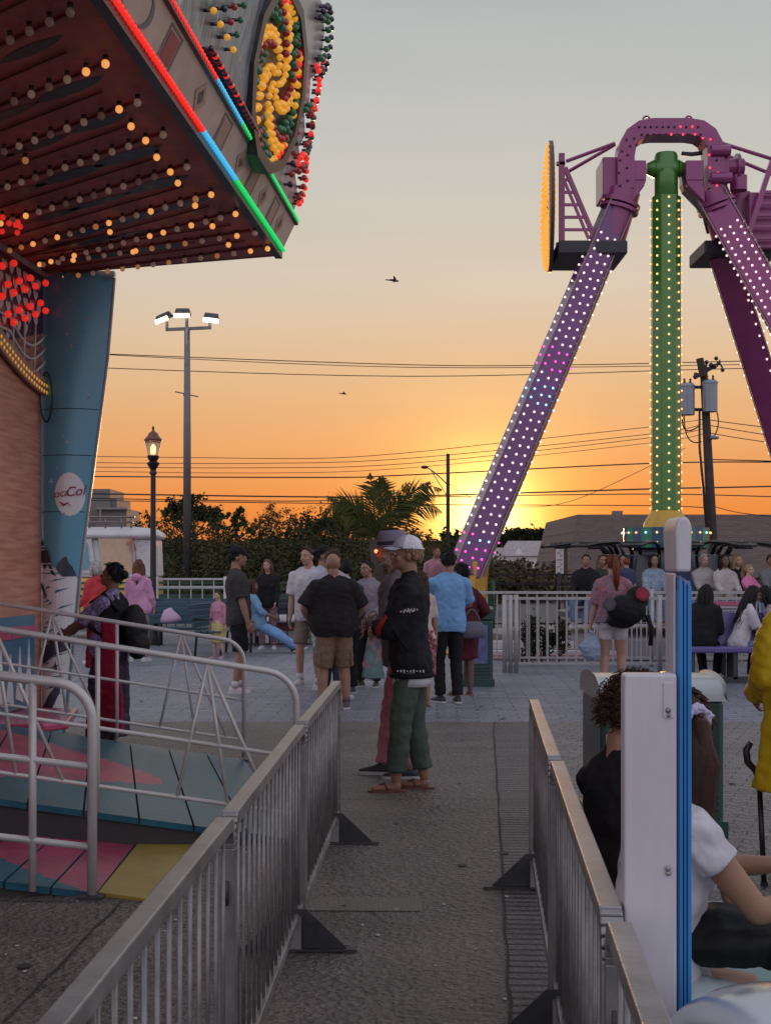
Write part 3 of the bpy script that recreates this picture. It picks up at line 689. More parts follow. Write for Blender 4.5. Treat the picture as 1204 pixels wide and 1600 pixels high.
railing('farthest white railing along the back edge of the wide ramp', (-1.13, 11.78, 0), uB, .17, 4.2, .03, .92, [1.0, 2.0, 3.0], [.5, 1.5, 2.5], [.46, .14])
railing('short white railing with rounded corner on the front ramp', (-1.385, 6.96, 0), (-1, -.02), .12, 2.2, .0, 1.0, [.28, .5, .72, .94], [], [.62, .24], r=.024)

# ------------------------------------------------------------------ swinging A-frame ride
RY = 27.0
ride = thing('pendulum_ride', 'tall purple A-frame ride with a green bulb-lined pendulum arm', 'fairground ride', W(1040, 900, RY)*1)
purp = M('purple_enamel', (.26, .04, .15), .3, .1, .14, 2, .08, 5, coat=.4); purp2 = M('violet_leg_enamel', (.15, .040, .165), .3, .1, .25, .7, .08, 5, coat=.4); grn = M('green_enamel', (.065, .21, .03), .3, .1, .14, 2, coat=.4); yelp = M('yellow_enamel', (.55, .32, .03), .35, .1, .12, 3, coat=.3)
lb_w = M('lit_white_bulb', (1, .8, .75), .2, var=0, emit=1.15, ecol=(1, .78, .76)); lb_y = M('lit_warm_bulb', (1, .75, .4), .2, var=0, emit=1.1, ecol=(1, .60, .22)); lb_p = M('lit_pink_bulb', (1, .1, .6), .2, var=0, emit=1.6, ecol=(1, .08, .55)); lb_c = M('lit_cyan_bulb', (.3, .8, 1), .2, var=0, emit=1.4, ecol=(.35, .8, 1)); lb_r = M('lit_red_spot', (1, .05, .1), .2, var=0, emit=1.6, ecol=(1, .05, .1)); lb_d = M('dark_spot', (.05, .01, .04), .4, var=0)
rb = []
def leg(pa, pb, wa, wb, dep, fcol, side, nrow, cols, label=None, mat=purp2, ofs=(0, 1), y0=RY, kk='w', tip=None):
    """box leg between pixel points at given depths"""
    A = W(*pa); B = W(*pb); d = (B-A).normalized(); nfront = V((0, -1, 0)); nfront = (nfront-d*nfront.dot(d)).normalized(); r = d.cross(nfront).normalized()
    if side < 0: pass
    yaw = Matrix.Rotation(math.radians(side), 3, d); nf = yaw@nfront; rr = yaw@r
    m = MB(); m.beam(A, B, wa, dep, up=nf, w2=wb, h2=dep*wb/wa)
    m.build('leg', mat, ride, bev=.02)
    m = MB()   # light bars along the sides
    for s in (-1, 1): m.beam(A+rr*s*(wa/2+.012)+nf*dep*.5, B+rr*s*(wb/2+.012)+nf*dep*.5*wb/wa, .02, .04, up=nf)
    m.build('edge_strip', M('pale_edge', (.30, .22, .20), .4), ride)
    Ln = (B-A).length
    for i in range(nrow):
        t = ofs[0]+(ofs[1]-ofs[0])*(i+.5)/nrow; c = A.lerp(B, t); ww = wa+(wb-wa)*t; dd = dep*(ww/wa)
        for ci, cc in enumerate(cols):
            tt = t+(.25 if ci % 2 else 0)/nrow; p = A.lerp(B, tt)+rr*cc*ww+nf*(dd/2+.015); rb.append((p, fcol(t, ci)))
        for s in (-1, 1): rb.append((c+rr*s*(ww/2+.03)+nf*dd*.1, fcol(t, 9)))
def cleg(t, c):
    if .40 < t < .47: return lb_p
    if t > .90: return lb_p if random.random() < .8 else lb_c
    if .5 < t < .56: return lb_c
    return lb_w
leg((966, 318, 27), (722, 896, 25.8), .44, .50, .40, cleg, -14, 40, (-.30, .02, .36), ofs=(.09, .99))
leg((978, 320, 27.6), (742, 890, 29.6), .36, .42, .32, cleg, 10, 30, (.3,), ofs=(.09, .95), mat=purp)
leg((1112, 310, 27), (1300, 640, 25.6), .48, .54, .42, lambda t, c: lb_w, 12, 26, (-.34, 0, .32), ofs=(.14, .95), mat=purp)
leg((1128, 395, 27.8), (1255, 800, 29.8), .50, .56, .45, lambda t, c: lb_w, 18, 22, (-.38,), ofs=(.02, .98), mat=purp)
for px, py, Y in ((722, 890, 25.8), (742, 888, 29.6)):
    m = MB(); a = W(px+8, py-14, Y); m.beam(a, V((a.x-.12, a.y, .02)), .34, .36, up=(0, -1, 0)); m.box((a.x-.12, a.y, .03), (.6, .6, .06)); m.build('foot', yelp, ride, bev=.03)
# arch
m = MB(); pts = [(974, 300), (974, 250), (977, 232), (985, 217), (999, 207), (1016, 204), (1072, 204), (1090, 207), (1103, 216), (1111, 231), (1113, 250), (1113, 300)]
P = [W(x, y, RY) for x, y in pts]
rings = []
for i, p in enumerate(P):
    t = (P[min(i+1, len(P)-1)]-P[max(i-1, 0)]).normalized(); nrm = V((t.z, 0, -t.x)).normalized()*(-1)
    hw, hd = .155, .27
    rings.append([p+nrm*hw+V((0, -hd, 0)), p-nrm*hw+V((0, -hd, 0)), p-nrm*hw+V((0, hd, 0)), p+nrm*hw+V((0, hd, 0))])
m.loft(rings); m.build('arch', purp, ride, bev=.012)
for i in range(11):
    for j in (-1, 1): 
        x = 1000+i*9.2; rb.append((W(x+j*2, 204+j*6, RY-.285), lb_r if i in (7, 9) or (i == 5 and j > 0) else lb_d))
for k_, (x, y) in enumerate([(968, 290), (980, 282), (966, 270), (979, 262), (968, 250), (980, 242), (971, 236), (984, 228), (978, 218), (990, 216), (994, 226)]): rb.append((W(x, y, RY-.285), lb_d)); rb.append((W(2087-x, y, RY-.285), lb_r if k_ % 3 != 1 else lb_d))
m = MB()
for x in (1009, 1075):
    c = W(x, 191, RY); m.tube([c+V((.06*math.cos(a), 0, .05+.06*math.sin(a))) for a in [i*math.pi/6 for i in range(12)]], .02, 6, closed=True)
m.build('lifting_eye', purp, ride, True)
# motor housings and flanges
def pbox(x0, x1, y0, y1, Y0, Y1): 
    a = W(x0, y1, Y0); b = W(x1, y0, Y0); m = MB(); m.bb(a.x, b.x, Y0, Y1, a.z, b.z); m.build('motor_housing', purp, ride, bev=.02)
pbox(941, 963, 245, 305, 26.9, 27.8); pbox(988, 1009, 250, 282, 26.75, 27.4); pbox(1071, 1099, 250, 282, 26.75, 27.4); pbox(1127, 1139, 236, 286, 26.8, 27.5); pbox(1142, 1172, 298, 388, 27.3, 28.6); pbox(1170, 1230, 300, 388, 27.0, 28.6)
for a, b in (((988, 282), (1009, 282)), ((1099, 282), (1071, 282))):
    s = 1 if b[0] > a[0] else -1
    m = MB(); m.extr([W(a[0], 281.5, 26.75), W(b[0], 281.5, 26.75), W(b[0]-s*3, 290, 26.75), W(a[0]-s*2, 318, 26.75)], (0, .6, 0)); m.build('housing_bracket', purp, ride, bev=.02)
m = MB()
for px, py, r0, tx in ((972, 308, .30, -.3), (1114, 308, .30, .35)):
    c = W(px, py, RY); dd = V((tx, 0, -1)).normalized(); m.tube([c-dd*.12, c+dd*.10], r0*1.0, 14); m.tube([c+dd*.10, c+dd*.16], r0*1.22, 14); m.tube([c+dd*.20, c+dd*.26], r0*1.22, 14); m.tube([c+dd*.26, c+dd*.75], r0*.95, 14)
m.build('leg_collar', purp, ride, 'auto')
m = MB(); m.tube([W(1128, 262, 27), W(1160, 262, 27)], .17, 12); m.tube([W(1148, 262, 27), W(1153, 262, 27)], .26, 12); m.tube([W(1153, 275, 27), W(1153, 298, 27)], .16, 12); m.tube([W(1110, 235, 26.7), W(1140, 235, 26.7)], .1, 10); m.tube([W(1110, 278, 26.7), W(1142, 278, 26.7)], .1, 10); m.build('drive_shaft', purp, ride, 'auto')
# pendulum arm
m = MB(); c = W(1040, 237, RY); zt = W(0, 240, RY).z; zb = W(0, 798, RY).z; zm = W(0, 308, RY).z
m.lathe((c.x, RY, 0), [(.18, zm-.05), (.215, zm), (.215, zt-.06), (.19, zt), (.05, zt+.01)], 20)
hb = W(0, 264, RY).z; m.tube([V((c.x-.36, RY, hb)), V((c.x-.22, RY, hb))], [.10, .17], 14); m.tube([V((c.x+.22, RY, hb)), V((c.x+.36, RY, hb))], [.17, .10], 14); m.ball((c.x, RY, hb), (.30, .22, .22), 16, 10)
m.build('pendulum_hub', grn, ride, 'auto')
m = MB()
hx = [(-.26, -.06), (-.13, -.25), (.13, -.25), (.26, -.06), (.26, .12), (.13, .25), (-.13, .25), (-.26, .12)]
m.extr([(c.x+a, RY+b, zb) for a, b in hx], (0, 0, zm-zb)); m.build('pendulum_arm', grn, ride, bev=.012)
for i in range(35):
    z = zm-.06-(zm-zb-.1)*i/34
    rb.append((V((c.x, RY-.265, z)), lb_y)); 
    for s in (-1, 1): rb.append((V((c.x+s*.197, RY-.17, z-.05)), lb_y)); rb.append((V((c.x+s*.285, RY+.02, z)), lb_y))
m = MB(); z8 = W(0, 826, RY).z; m.lathe((c.x, RY, 0), [(.42, z8), (.40, z8+.12), (.30, zb-.05), (.27, zb), (.2, zb+.01)], 24); m.build('arm_skirt', yelp, ride, 'auto')
# bulb ring at gondola centre
rm = M('ring_blue', (.02, .07, .15), .35, coat=.3); m = MB(); zr0 = W(0, 856, RY).z; zr1 = W(0, 825, RY).z; m.mi = []
for i in range(24):
    a0, a1 = 2*math.pi*i/24, 2*math.pi*(i+1)/24; m.cur = i % 2; R = .78
    m.hexa([(c.x+R*math.cos(a0), RY+R*math.sin(a0), zr0), (c.x+R*math.cos(a1), RY+R*math.sin(a1), zr0), (c.x+.7*math.cos(a1), RY+.7*math.sin(a1), zr0), (c.x+.7*math.cos(a0), RY+.7*math.sin(a0), zr0), (c.x+R*math.cos(a0), RY+R*math.sin(a0), zr1), (c.x+R*math.cos(a1), RY+R*math.sin(a1), zr1), (c.x+.7*math.cos(a1), RY+.7*math.sin(a1), zr1), (c.x+.7*math.cos(a0), RY+.7*math.sin(a0), zr1)])
m.cur = 0; m.lathe((c.x, RY, 0), [(.70, zr0), (.70, zr0+.25), (.42, z8+.01)], 24); m.build('gondola_ring', [rm, M('ring_green', (.04, .22, .12), .35)], ride)
for i in range(24):
    a = 2*math.pi*(i+.5)/24
    for z in (zr0+.09, zr0+.27): rb.append((V((c.x+.80*math.cos(a), RY+.80*math.sin(a), z)), lb_y if i % 3 else lb_c))
# gondola floor, seats and black canopy bars
m = MB(); m.lathe((c.x, RY, 0), [(1.2, .55), (2.0, .62), (2.0, .72), (.9, .80), (.6, zr0)], 32); m.build('gondola_body', M('gondola_shell', (.10, .09, .14), .4, coat=.3), ride, 'auto')
blk = M('black_vinyl', (.018, .017, .018), .3, coat=.4)
ns = 14
for i in range(ns):
    a = 2*math.pi*(i+.5)/ns; dr = V((math.cos(a), math.sin(a), 0)); sd = V((-dr.y, dr.x, 0)); cc = V((c.x, RY, 0))
    m = MB()
    m.beam(cc+dr*1.30+V((0, 0, .95)), cc+dr*1.22+V((0, 0, 1.72)), .16, .50, up=(dr.x, dr.y, 0)) if False else m.hexa([cc+dr*r+sd*s+V((0, 0, z)) for z, r0, r1 in ((.9, 1.25, 1.42), (1.75, 1.10, 1.22)) for r, s in ((r0, -.22), (r1, -.22), (r1, .22), (r0, .22))])
    m.hexa([cc+dr*r+sd*s+V((0, 0, z)) for z in (.82, .95) for r, s in ((1.3, -.22), (1.85, -.24), (1.85, .24), (1.3, .22))])
    m.build('seat', blk, ride, bev=.03)
    m = MB()
    for s in (-.17, .17):
        m.tube([cc+dr*r+sd*s+V((0, 0, z)) for r, z in ((1.1, 1.75), (1.2, 1.92), (1.5, 1.97), (1.9, 1.95), (2.25, 1.90))], .035, 6)
    m.tube([cc+dr*2.25+sd*s+V((0, 0, 1.90)) for s in (-.2, 0, .2)], .04, 6); m.hexa([cc+dr*r+sd*s+V((0, 0, z)) for z in (1.93, 1.97) for r, s in ((1.3, -.16), (2.1, -.17), (2.1, .17), (1.3, .16))])
    m.build('shoulder_restraint', blk, ride, True)
# boarding deck under the gondola
m = MB(); m.lathe((c.x, RY, 0), [(3.3, 0.02), (3.3, .34), (.5, .36)], 40); m.build('boarding_deck', M('deck_grey', (.22, .2, .22), .5), ride)
# side platforms with ladders
dk = M('dark_platform', (.035, .03, .04), .5)
def sidep(sg, x0, x1, Y0, Y1):
    m = MB(); a = W(min(x0, x1), 396, Y0); b = W(max(x0, x1), 375, Y0); m.bb(a.x, b.x, Y0, Y1, a.z, b.z); m.build('maintenance_platform', dk, ride, bev=.03)
sidep(1, 872, 980, 26.6, 28.2); sidep(1, 1100, 1215, 27.2, 28.6)
m = MB()
for Y in (26.8, 28.0):
    m.beam(W(877, 378, Y), W(877, 240, Y), .10, .10, up=(0, 1, 0)); m.beam(W(882, 262, Y), W(930, 376, Y), .08, .08, up=(0, 1, 0)); m.beam(W(880, 280, Y), W(920, 376, Y), .05, .05, up=(0, 1, 0))
for k_ in range(5):
    y = 281+k_*19.5; m.beam(W(878, y, 26.8), W(891+k_*8.1, y, 26.8), .045, .05)
m.beam(W(869, 256, 26.8), W(882, 256, 26.8), .1, .06); m.beam(W(868, 382, 26.8), W(882, 382, 26.8), .1, .06)
for Y in (26.8, 27.6):
    m.tube([W(884, 252 if Y < 27 else 270, Y), W(960, 224 if Y < 27 else 226, Y)], .035, 6)
m.build('ladder_truss', purp, ride); m = MB()
for k_ in range(5): y = 300+k_*18; m.beam(W(1191-k_*6, y, 26.8), W(1215, y, 26.8), .05, .05)
for Y in (26.8, 27.6):
    m.beam(W(1206, 250, Y), W(1165, 376, Y), .09, .09, up=(0, 1, 0)); m.tube([W(1127, 224 if Y < 27 else 240, Y), W(1204, 248 if Y < 27 else 272, Y), W(1240, 258, Y)], .035, 6)
m.build('ladder_truss', purp, ride)
m = MB(); cdi = W(862, 324, 27.4); 
m.disc(cdi+V((0, 0, 0)), (-1, .07, 0), 1.20, 28, .07); m.build('round_sign', M('sign_back', (.08, .06, .05), .5), ride)
bsg = MB(); 
for r in range(2, 13):
    for i in range(int(r*5)):
        a = 2*math.pi*i/(r*5); bsg.ball(cdi+V((-.08, r*.095*math.cos(a), r*.095*math.sin(a))), .034, 5, 4)
setp(bsg.build('sign_bulbs', M('amber_sign_bulb', (1, .45, .05), .3, var=0, emit=.7, ecol=(1, .42, .06)), ride), kind='stuff')
m = MB(); m.tube([W(1064, 240, 26.9), W(1080, 241, 26.9), W(1096, 239, 26.9)], .04, 6); m.tube([W(1066, 275, 26.9), W(1070, 300, 26.8), W(1085, 318, 26.8), W(1102, 345, 26.8)], .03, 6); m.tube([W(1085, 310, 26.7), W(1098, 335, 26.7), W(1105, 365, 26.8)], .03, 6); m.build('hydraulic_hose', dk, ride, True)
# bulbs: 95 nearest as parts, the rest as one
rb = [b for b in rb if b[1] is not None]
key = lambda b: -abs(HX+F*b[0].x/b[0].y-1040) if b[1] is lb_y else 0
fr = [b for b in rb if b[0].y < 27.0]; random.shuffle(fr); sel = fr[:95]; ids = set(id(b) for b in sel)
bm_cache = {}
for p, mt in sel:
    if mt.name not in bm_cache: q = MB(); q.ball((0, 0, 0), .022, 8, 6); bm_cache[mt.name] = meshof(q, mt)
    inst(bm_cache[mt.name], 'bulb', p, ride)
mats = [lb_w, lb_y, lb_p, lb_c, lb_r, lb_d]; m = MB()
for b in rb:
    if id(b) in ids: continue
    m.cur = mats.index(b[1]); m.ball(b[0], .022, 6, 5)
setp(m.build('ride_bulbs', mats, ride, True), kind='stuff')
# ------------------------------------------------------------------ far scenery
def leaf_cloud(m, c, r, n, s, flat=1., holes=0.):
    """n small leaf faces clumped inside an ellipsoid"""
    c = V(c); r = V(r)
    ncl = max(3, int(n/60)); cl = []
    for _ in range(ncl):
        while True:
            p = V((random.uniform(-1, 1), random.uniform(-1, 1), random.uniform(-1, 1)))
            if .25 < p.length < 1: break
        cl.append(p)
    for i in range(n):
        b = random.choice(cl); q = b+V((random.gauss(0, .21), random.gauss(0, .2), random.gauss(0, .17)))
        if q.length > 1.35: continue
        p = c+V((q.x*r.x, q.y*r.y, q.z*r.z)); ss = s*random.uniform(.6, 1.4)
        a = V((random.gauss(0, 1), random.gauss(0, 1), random.gauss(0, .7))).normalized(); b2 = a.cross(V((random.gauss(0, 1), random.gauss(0, 1), random.gauss(0, 1)))).normalized()
        m.face([p-a*ss, p+b2*ss*.55, p+a*ss, p-b2*ss*.55])
def leafmat(name, col, var=.5): return M(name, col, .85, 0, var, .8, spec=.12)
lf_dark = leafmat('dark_leaves', (.035, .045, .018)); lf_ol = leafmat('olive_leaves', (.062, .058, .026)); lf_mid = leafmat('mid_leaves', (.05, .075, .025)); lf_br = leafmat('russet_leaves', (.12, .065, .025)); bark = M('bark', (.06, .045, .035), .9, 0, .3, 10, .5, 30)
# hedge bank: one mass
m = MB(); Yh = 46
tops = [(222, 832), (250, 815), (285, 806), (320, 812), (350, 826), (385, 820), (415, 832), (450, 824), (482, 812), (515, 802), (548, 808), (580, 828), (615, 836), (650, 842), (690, 850), (720, 856)]
md = MB()
for px, py in tops:
    for k in range(6):
        Y = Yh+random.uniform(-2, 7); zt = CH+(HY-py+random.gauss(0, 9))/F*Y; h = zt*random.uniform(.80, 1.06); x = GX(px+random.uniform(-26, 26), Y)
        leaf_cloud(m if k % 3 else md, (x, Y, h*.5), (random.uniform(.7, 1.4), 1.3, h*.5), 900, .055)
for px in range(215, 735, 9):
    Y = Yh+random.uniform(-2.5, 0); zt = random.uniform(.9, 2.2); leaf_cloud(m, (GX(px, Y), Y-1.2, zt*.45), (.6, .9, zt*.5), 330, .05)
for i in range(60):   # wispy shoots breaking the outline
    px, py = random.choice(tops); Y = Yh+random.uniform(-1, 4); p = V((GX(px+random.uniform(-20, 20), Y), Y, CH+(HY-py-2)/F*Y-.5)); e = p+V((random.gauss(0, .25), 0, random.uniform(.5, 1.0))); md.tube([p, p.lerp(e, .5)+V((.04, 0, 0)), e], [.02, .012, .004], 4)
    for k in range(14): c_ = p.lerp(e, random.uniform(.3, 1.05)); leaf_cloud(md, c_, (.12, .12, .12), 4, .05)
setp(md.build('dark_shrubbery', lf_dark), 'darker clumps and wispy shoots growing through the shrub bank', 'shrubbery', kind='stuff')
o = m.build('shrubbery', lf_ol); setp(o, 'dense olive green shrub bank behind the benches and railings', 'shrubbery', kind='stuff')
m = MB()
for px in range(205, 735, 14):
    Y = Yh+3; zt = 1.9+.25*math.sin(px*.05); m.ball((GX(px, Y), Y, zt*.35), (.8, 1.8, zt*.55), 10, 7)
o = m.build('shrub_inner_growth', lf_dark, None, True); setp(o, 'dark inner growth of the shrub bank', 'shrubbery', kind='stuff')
def tree(name, label, px, base, Y, tw, crowns, mat, nleaf, ls, group=None, forks=5, bare=False):
    x0 = GX(px, Y); t = thing(name, label, 'tree', (x0, Y, 0), group); tw *= .6
    m = MB(); zc = CH+(HY-base)/F*Y; root = V((x0, Y, 0)); fk = V((x0+random.uniform(-.1, .1), Y, zc))
    m.tube([root, root.lerp(fk, .5)+V((.05, 0, 0)), fk], [tw, tw*.75, tw*.6], 7)
    for (cx, cy, rx_, rz_) in crowns:
        c = V((GX(cx, Y), Y+random.uniform(-.3, .3), CH+(HY-cy)/F*Y)); mid = fk.lerp(c, .55)+V((random.uniform(-.1, .1), 0, -.1))
        m.tube([fk-V((0, 0, .1)), mid, c], [tw*.45, tw*.3, tw*.12], 5)
        R = rx_/F*Y; Z = rz_/F*Y
        for k in range(forks if not bare else forks*4):
            e = c+V((random.uniform(-1, 1)*R, random.uniform(-.6, .6)*R, random.uniform(-.3, 1)*Z)); mm = mid.lerp(e, .5)+V((0, 0, .04)); m.tube([mid.lerp(c, random.random()), mm, e], [tw*.12, tw*.08, tw*.035], 4)
    m.build('trunk', bark, t, True)
    m = MB()
    for (cx, cy, rx_, rz_) in crowns: leaf_cloud(m, (GX(cx, Y), Y, CH+(HY-cy)/F*Y), (rx_/F*Y, rx_/F*Y*.9, rz_/F*Y), int(nleaf*2.2*rx_*rz_/600), ls*.75)
    m.build('crown', mat, t)
    return t
tree('tree', 'dark rounded tree right behind the tall floodlight pole', 298, 835, 52, .13, [(275, 795, 18, 18), (300, 785, 22, 17), (328, 800, 20, 16), (262, 806, 12, 10), (340, 814, 14, 12), (310, 812, 26, 14)], lf_dark, 900, .075)
tree('tree', 'small spiky dark tree between the floodlight pole and the bare tree', 374, 838, 50, .09, [(372, 812, 12, 14), (380, 800, 8, 10), (362, 806, 7, 8), (388, 822, 12, 10)], lf_dark, 700, .07)
tree('tree', 'thin sparse russet tree glowing against the sunset behind the brown haired woman', 428, 840, 54, .07, [(415, 800, 16, 22), (440, 806, 20, 18), (402, 818, 10, 12), (456, 820, 12, 10)], lf_br, 260, .055, forks=7, bare=True)
tree('tree', 'low dark tree left of the palm', 508, 842, 50, .1, [(494, 824, 18, 12), (518, 818, 20, 13), (540, 828, 18, 12), (478, 832, 14, 10)], lf_dark, 800, .075)
tree('tree', 'small dark tree beside the low stepped building', 205, 855, 50, .08, [(206, 833, 10, 8), (194, 832, 8, 6), (216, 838, 7, 6)], lf_dark, 900, .06)
for i, (px, py, r, lab) in enumerate([(812, 832, 13, 'tiny tree on the horizon just right of the purple leg'), (838, 834, 16, 'round headed tree on the horizon above the white houses'), (868, 833, 16, 'dark tree on the horizon left of the brown shingle roof'), (886, 828, 10, 'horizon tree touching the corner of the brown roof'), (784, 838, 12, 'lowest horizon tree beside the purple leg')]):
    Y = 190; tree('far_tree', lab, px, py+8, Y, .25, [(px, py, r, r*.45), (px-r*.5, py+3, r*.6, r*.35), (px+r*.5, py+2, r*.6, r*.4)], lf_dark, 2400, .35, group='trees along the far horizon')
m = MB()  # horizon trees filled into a solid band added to keep low sun off the ground
for i in range(70):
    px = 700+i*5.2; leaf_cloud(m, (GX(px, 192), 194, 2.9), (1.2, 2.5, 2.85+.3*math.sin(i*1.7)), 420, .30)
setp(m.build('sun_blocking_treeline', lf_dark), 'horizon treeline behind the white houses, filled in to block the low sun', 'trees', kind='stuff')
# distant hill and field
m = MB()
hill = []
for i in range(60):
    px = -300+i*32; Y = 330; hill.append((px, 842+3*math.sin(i*.7)+2*math.sin(i*1.9)))
pts = [V((GX(px, 330), 330, CH+(HY-py)/F*330)) for px, py in hill]
m.extr([V((pts[0].x, 330, -1))]+pts+[V((pts[-1].x, 330, -1))], (0, 60, 0)); m.build('hills', leafmat('far_woods', (.10, .05, .028), .35))['kind'] = 'structure'
m = MB()
for i in range(150):
    px = random.uniform(730, 960) if i % 2 else random.uniform(130, 760); Y = random.uniform(120, 170); leaf_cloud(m, (GX(px, Y), Y, .9), (3.5, 2, random.uniform(1.0, 2.0)), 110, .33)
for i in range(40):
    px = random.uniform(755, 892); Y = random.uniform(58, 80); leaf_cloud(m, (GX(px, Y), Y, .7), (1.5, 1.5, random.uniform(.7, 1.15)), 260, .12)
setp(m.build('low_scrub', leafmat('scrub_leaves', (.09, .065, .04))), 'low scrub spreading between the houses and the railings', 'scrub', kind='stuff')
# houses
hw_ = M('white_siding', (.70, .64, .60), .7, 0, .1, 3); rf_ = M('pale_roof', (.34, .29, .29), .8, 0, .2, 3); win_ = M('dark_window', (.05, .06, .08), .15, 0, 0)
for i, (px, Y, wd, hh, rh, lab) in enumerate([(828, 105, 3.6, 1.95, 1.1, 'white gabled house with two dormers at centre of the far row'), (800, 118, 3.0, 1.7, 1.0, 'pale low house left of the gabled white house'), (778, 112, 2.0, 1.6, .9, 'small pale house next to the purple leg'), (856, 120, 2.6, 1.7, 1.1, 'right hand white house partly behind scrub'), (882, 98, 1.6, 1.2, .6, 'low shed roof near the white notice board')]):
    x = GX(px, Y); t = thing('house', lab, 'house', (x, Y, 0), 'far white houses'); m = MB(); m.bb(x-wd/2, x+wd/2, Y, Y+4, 0, hh+.2); m.build('wall', hw_, t)
    m = MB(); m.loft([[V((x+sx*(wd/2+.2)*q, Y+2+sy_*2.3*q2, z)) for sx, sy_ in ((-1, -1), (1, -1), (1, 1), (-1, 1))] for z, q, q2 in ((hh+.2, 1, 1), (hh+.2+rh, .72, .05))]); rf = m.build('roof', rf_, t)
    for dx in (-wd*.22, wd*.22):
        m = MB(); m.extr([(x+dx-.35, Y-.05, hh+.22), (x+dx+.35, Y-.05, hh+.22), (x+dx, Y-.05, hh+.75)], (0, 1.4, 0)); m.build('dormer', hw_, rf, off=V((x, Y, 0)))
        m = MB(); m.bb(x+dx-.25, x+dx+.25, Y-.06, Y-.02, .6, hh-.05); m.build('window', win_, t)
# brown shingle building
shin = bpy.data.materials.new('brown_shingles'); shin.use_nodes = True; t_ = shin.node_tree; bb_ = t_.nodes['Principled BSDF']
tc_ = t_.nodes.new('ShaderNodeTexCoord'); mp_ = t_.nodes.new('ShaderNodeMapping'); mp_.inputs['Rotation'].default_value = (math.pi/2, 0, 0)
br_ = t_.nodes.new('ShaderNodeTexBrick'); br_.inputs['Scale'].default_value = 1; br_.inputs['Brick Width'].default_value = .34; br_.inputs['Row Height'].default_value = .09; br_.inputs['Mortar Size'].default_value = .008
br_.inputs['Color1'].default_value = (.15, .105, .09, 1); br_.inputs['Color2'].default_value = (.185, .135, .118, 1); br_.inputs['Mortar'].default_value = (.10, .07, .062, 1)
t_.links.new(tc_.outputs['Object'], mp_.inputs[0]); t_.links.new(mp_.outputs[0], br_.inputs['Vector']); t_.links.new(br_.outputs[0], bb_.inputs[0]); bb_.inputs['Roughness'].default_value = .85
bY = 62.; t = thing('shingle_building', 'long low building with a brown shingled mansard roof behind the ride', 'building', (W(1000, 881, bY).x, bY, 0))
x0 = GX(884, bY); xt = GX(905, bY); zt = CH+(HY-803)/F*bY; m = MB()
m.loft([[V((x0, bY, 1.0)), V((x0+22, bY, 1.0)), V((x0+22, bY+14, 1.0)), V((x0, bY+14, 1.0))], [V((xt, bY+.7, zt)), V((x0+21.5, bY+.7, zt)), V((x0+21.5, bY+13, zt)), V((xt, bY+13, zt))]]); rfb = m.build('roof', shin, t)
m = MB(); m.bb(x0+.3, x0+21.7, bY+.35, bY+13.6, 0, 1.0); m.build('wall', M('brown_wall', (.12, .085, .07), .8), t)
m = MB(); m.bb(GX(975, bY), GX(990, bY), bY+3, bY+3.6, zt-.02, zt+.24); m.build('roof_vent', M('vent_metal', (.2, .18, .18), .5, .5), rfb, off=OFF[t.name])
m = MB()
for i in range(6): m.bb(x0+2+i*3, x0+3.8+i*3, bY+.30, bY+.36, .35, .9)
m.build('window', win_, t)
# stepped building behind the van
sb = thing('stepped_building', 'grey brown stepped building far behind the beach van', 'building', (GX(165, 75), 75, 0)); m = MB()
def pb2(m, x0, x1, yt, Y, d=4): m.bb(GX(x0, Y), GX(x1, Y), Y, Y+d, 0, CH+(HY-yt)/F*Y)
pb2(m, 60, 172, 764, 75); m.build('main_block', M('grey_stucco', (.17, .15, .14), .85, 0, .12, 1), sb); m = MB(); pb2(m, 172, 183, 779, 75.2); pb2(m, 150, 198, 795, 74.2); m.build('lower_block', MC['grey_stucco'], sb)
m = MB(); m.bb(GX(150, 74), GX(200, 74), 73.9, 75, CH+(HY-796)/F*74, CH+(HY-794)/F*74+.04); m.tube([W(157, 795, 73.9), W(157, 815, 73.9)], .05, 6); m.build('parapet', M('stone_cap', (.25, .22, .2), .8), sb)
# beach van
vY = 31.; van = thing('beach_van', 'white and yellow retro camper van with roof rack and palm decals', 'van', (GX(165, vY), vY, 0))
vx1 = GX(236, vY); vx0 = vx1-4.2; vw = M('van_white', (.58, .56, .56), .6, var=.15, scale=2); vyel = M('van_yellow', (.60, .42, .10), .35, coat=.4); vtan = M('van_cream', (.55, .38, .24), .4)
zr = CH+(HY-829)/F*vY; zb_ = CH+(HY-909)/F*vY
m = MB(); zs = lambda py: CH+(HY-py)/F*vY
m.bb(vx0, vx1, vY, vY+1.8, .35, zs(902)); m.build('body', vyel, van, bev=.08)
m = MB(); m.loft([[V((vx0+.0, vY+.0, zs(902))), V((vx1, vY, zs(902))), V((vx1, vY+1.8, zs(902))), V((vx0, vY+1.8, zs(902)))], [V((vx0+.15, vY+.12, zs(842))), V((vx1-.02, vY+.12, zs(842))), V((vx1-.02, vY+1.7, zs(842))), V((vx0+.15, vY+1.7, zs(842)))]]); m.build('upper_body', vw, van, bev=.04)
m = MB(); m.loft([[V((vx0+.15-a, vY+.05-a+b, z)), V((vx1+.0+a, vY+.05-a+b, z)), V((vx1+a, vY+1.75+a-b, z)), V((vx0+.15-a, vY+1.75+a-b, z))] for a, b, z in ((0, 0, zs(842)), (.06, 0, zs(838)), (.05, .02, zs(832)), (-.08, .12, zs(825)), (-.4, .3, zs(822)))]); m.build('roof', vw, van, 'auto', bev=.03)
m = MB(); m.face([W(154, 841, vY+.04), W(204, 841, vY+.04), W(208, 896, vY-.005), W(160, 896, vY-.005)]); m.build('cream_panel', vtan, van)
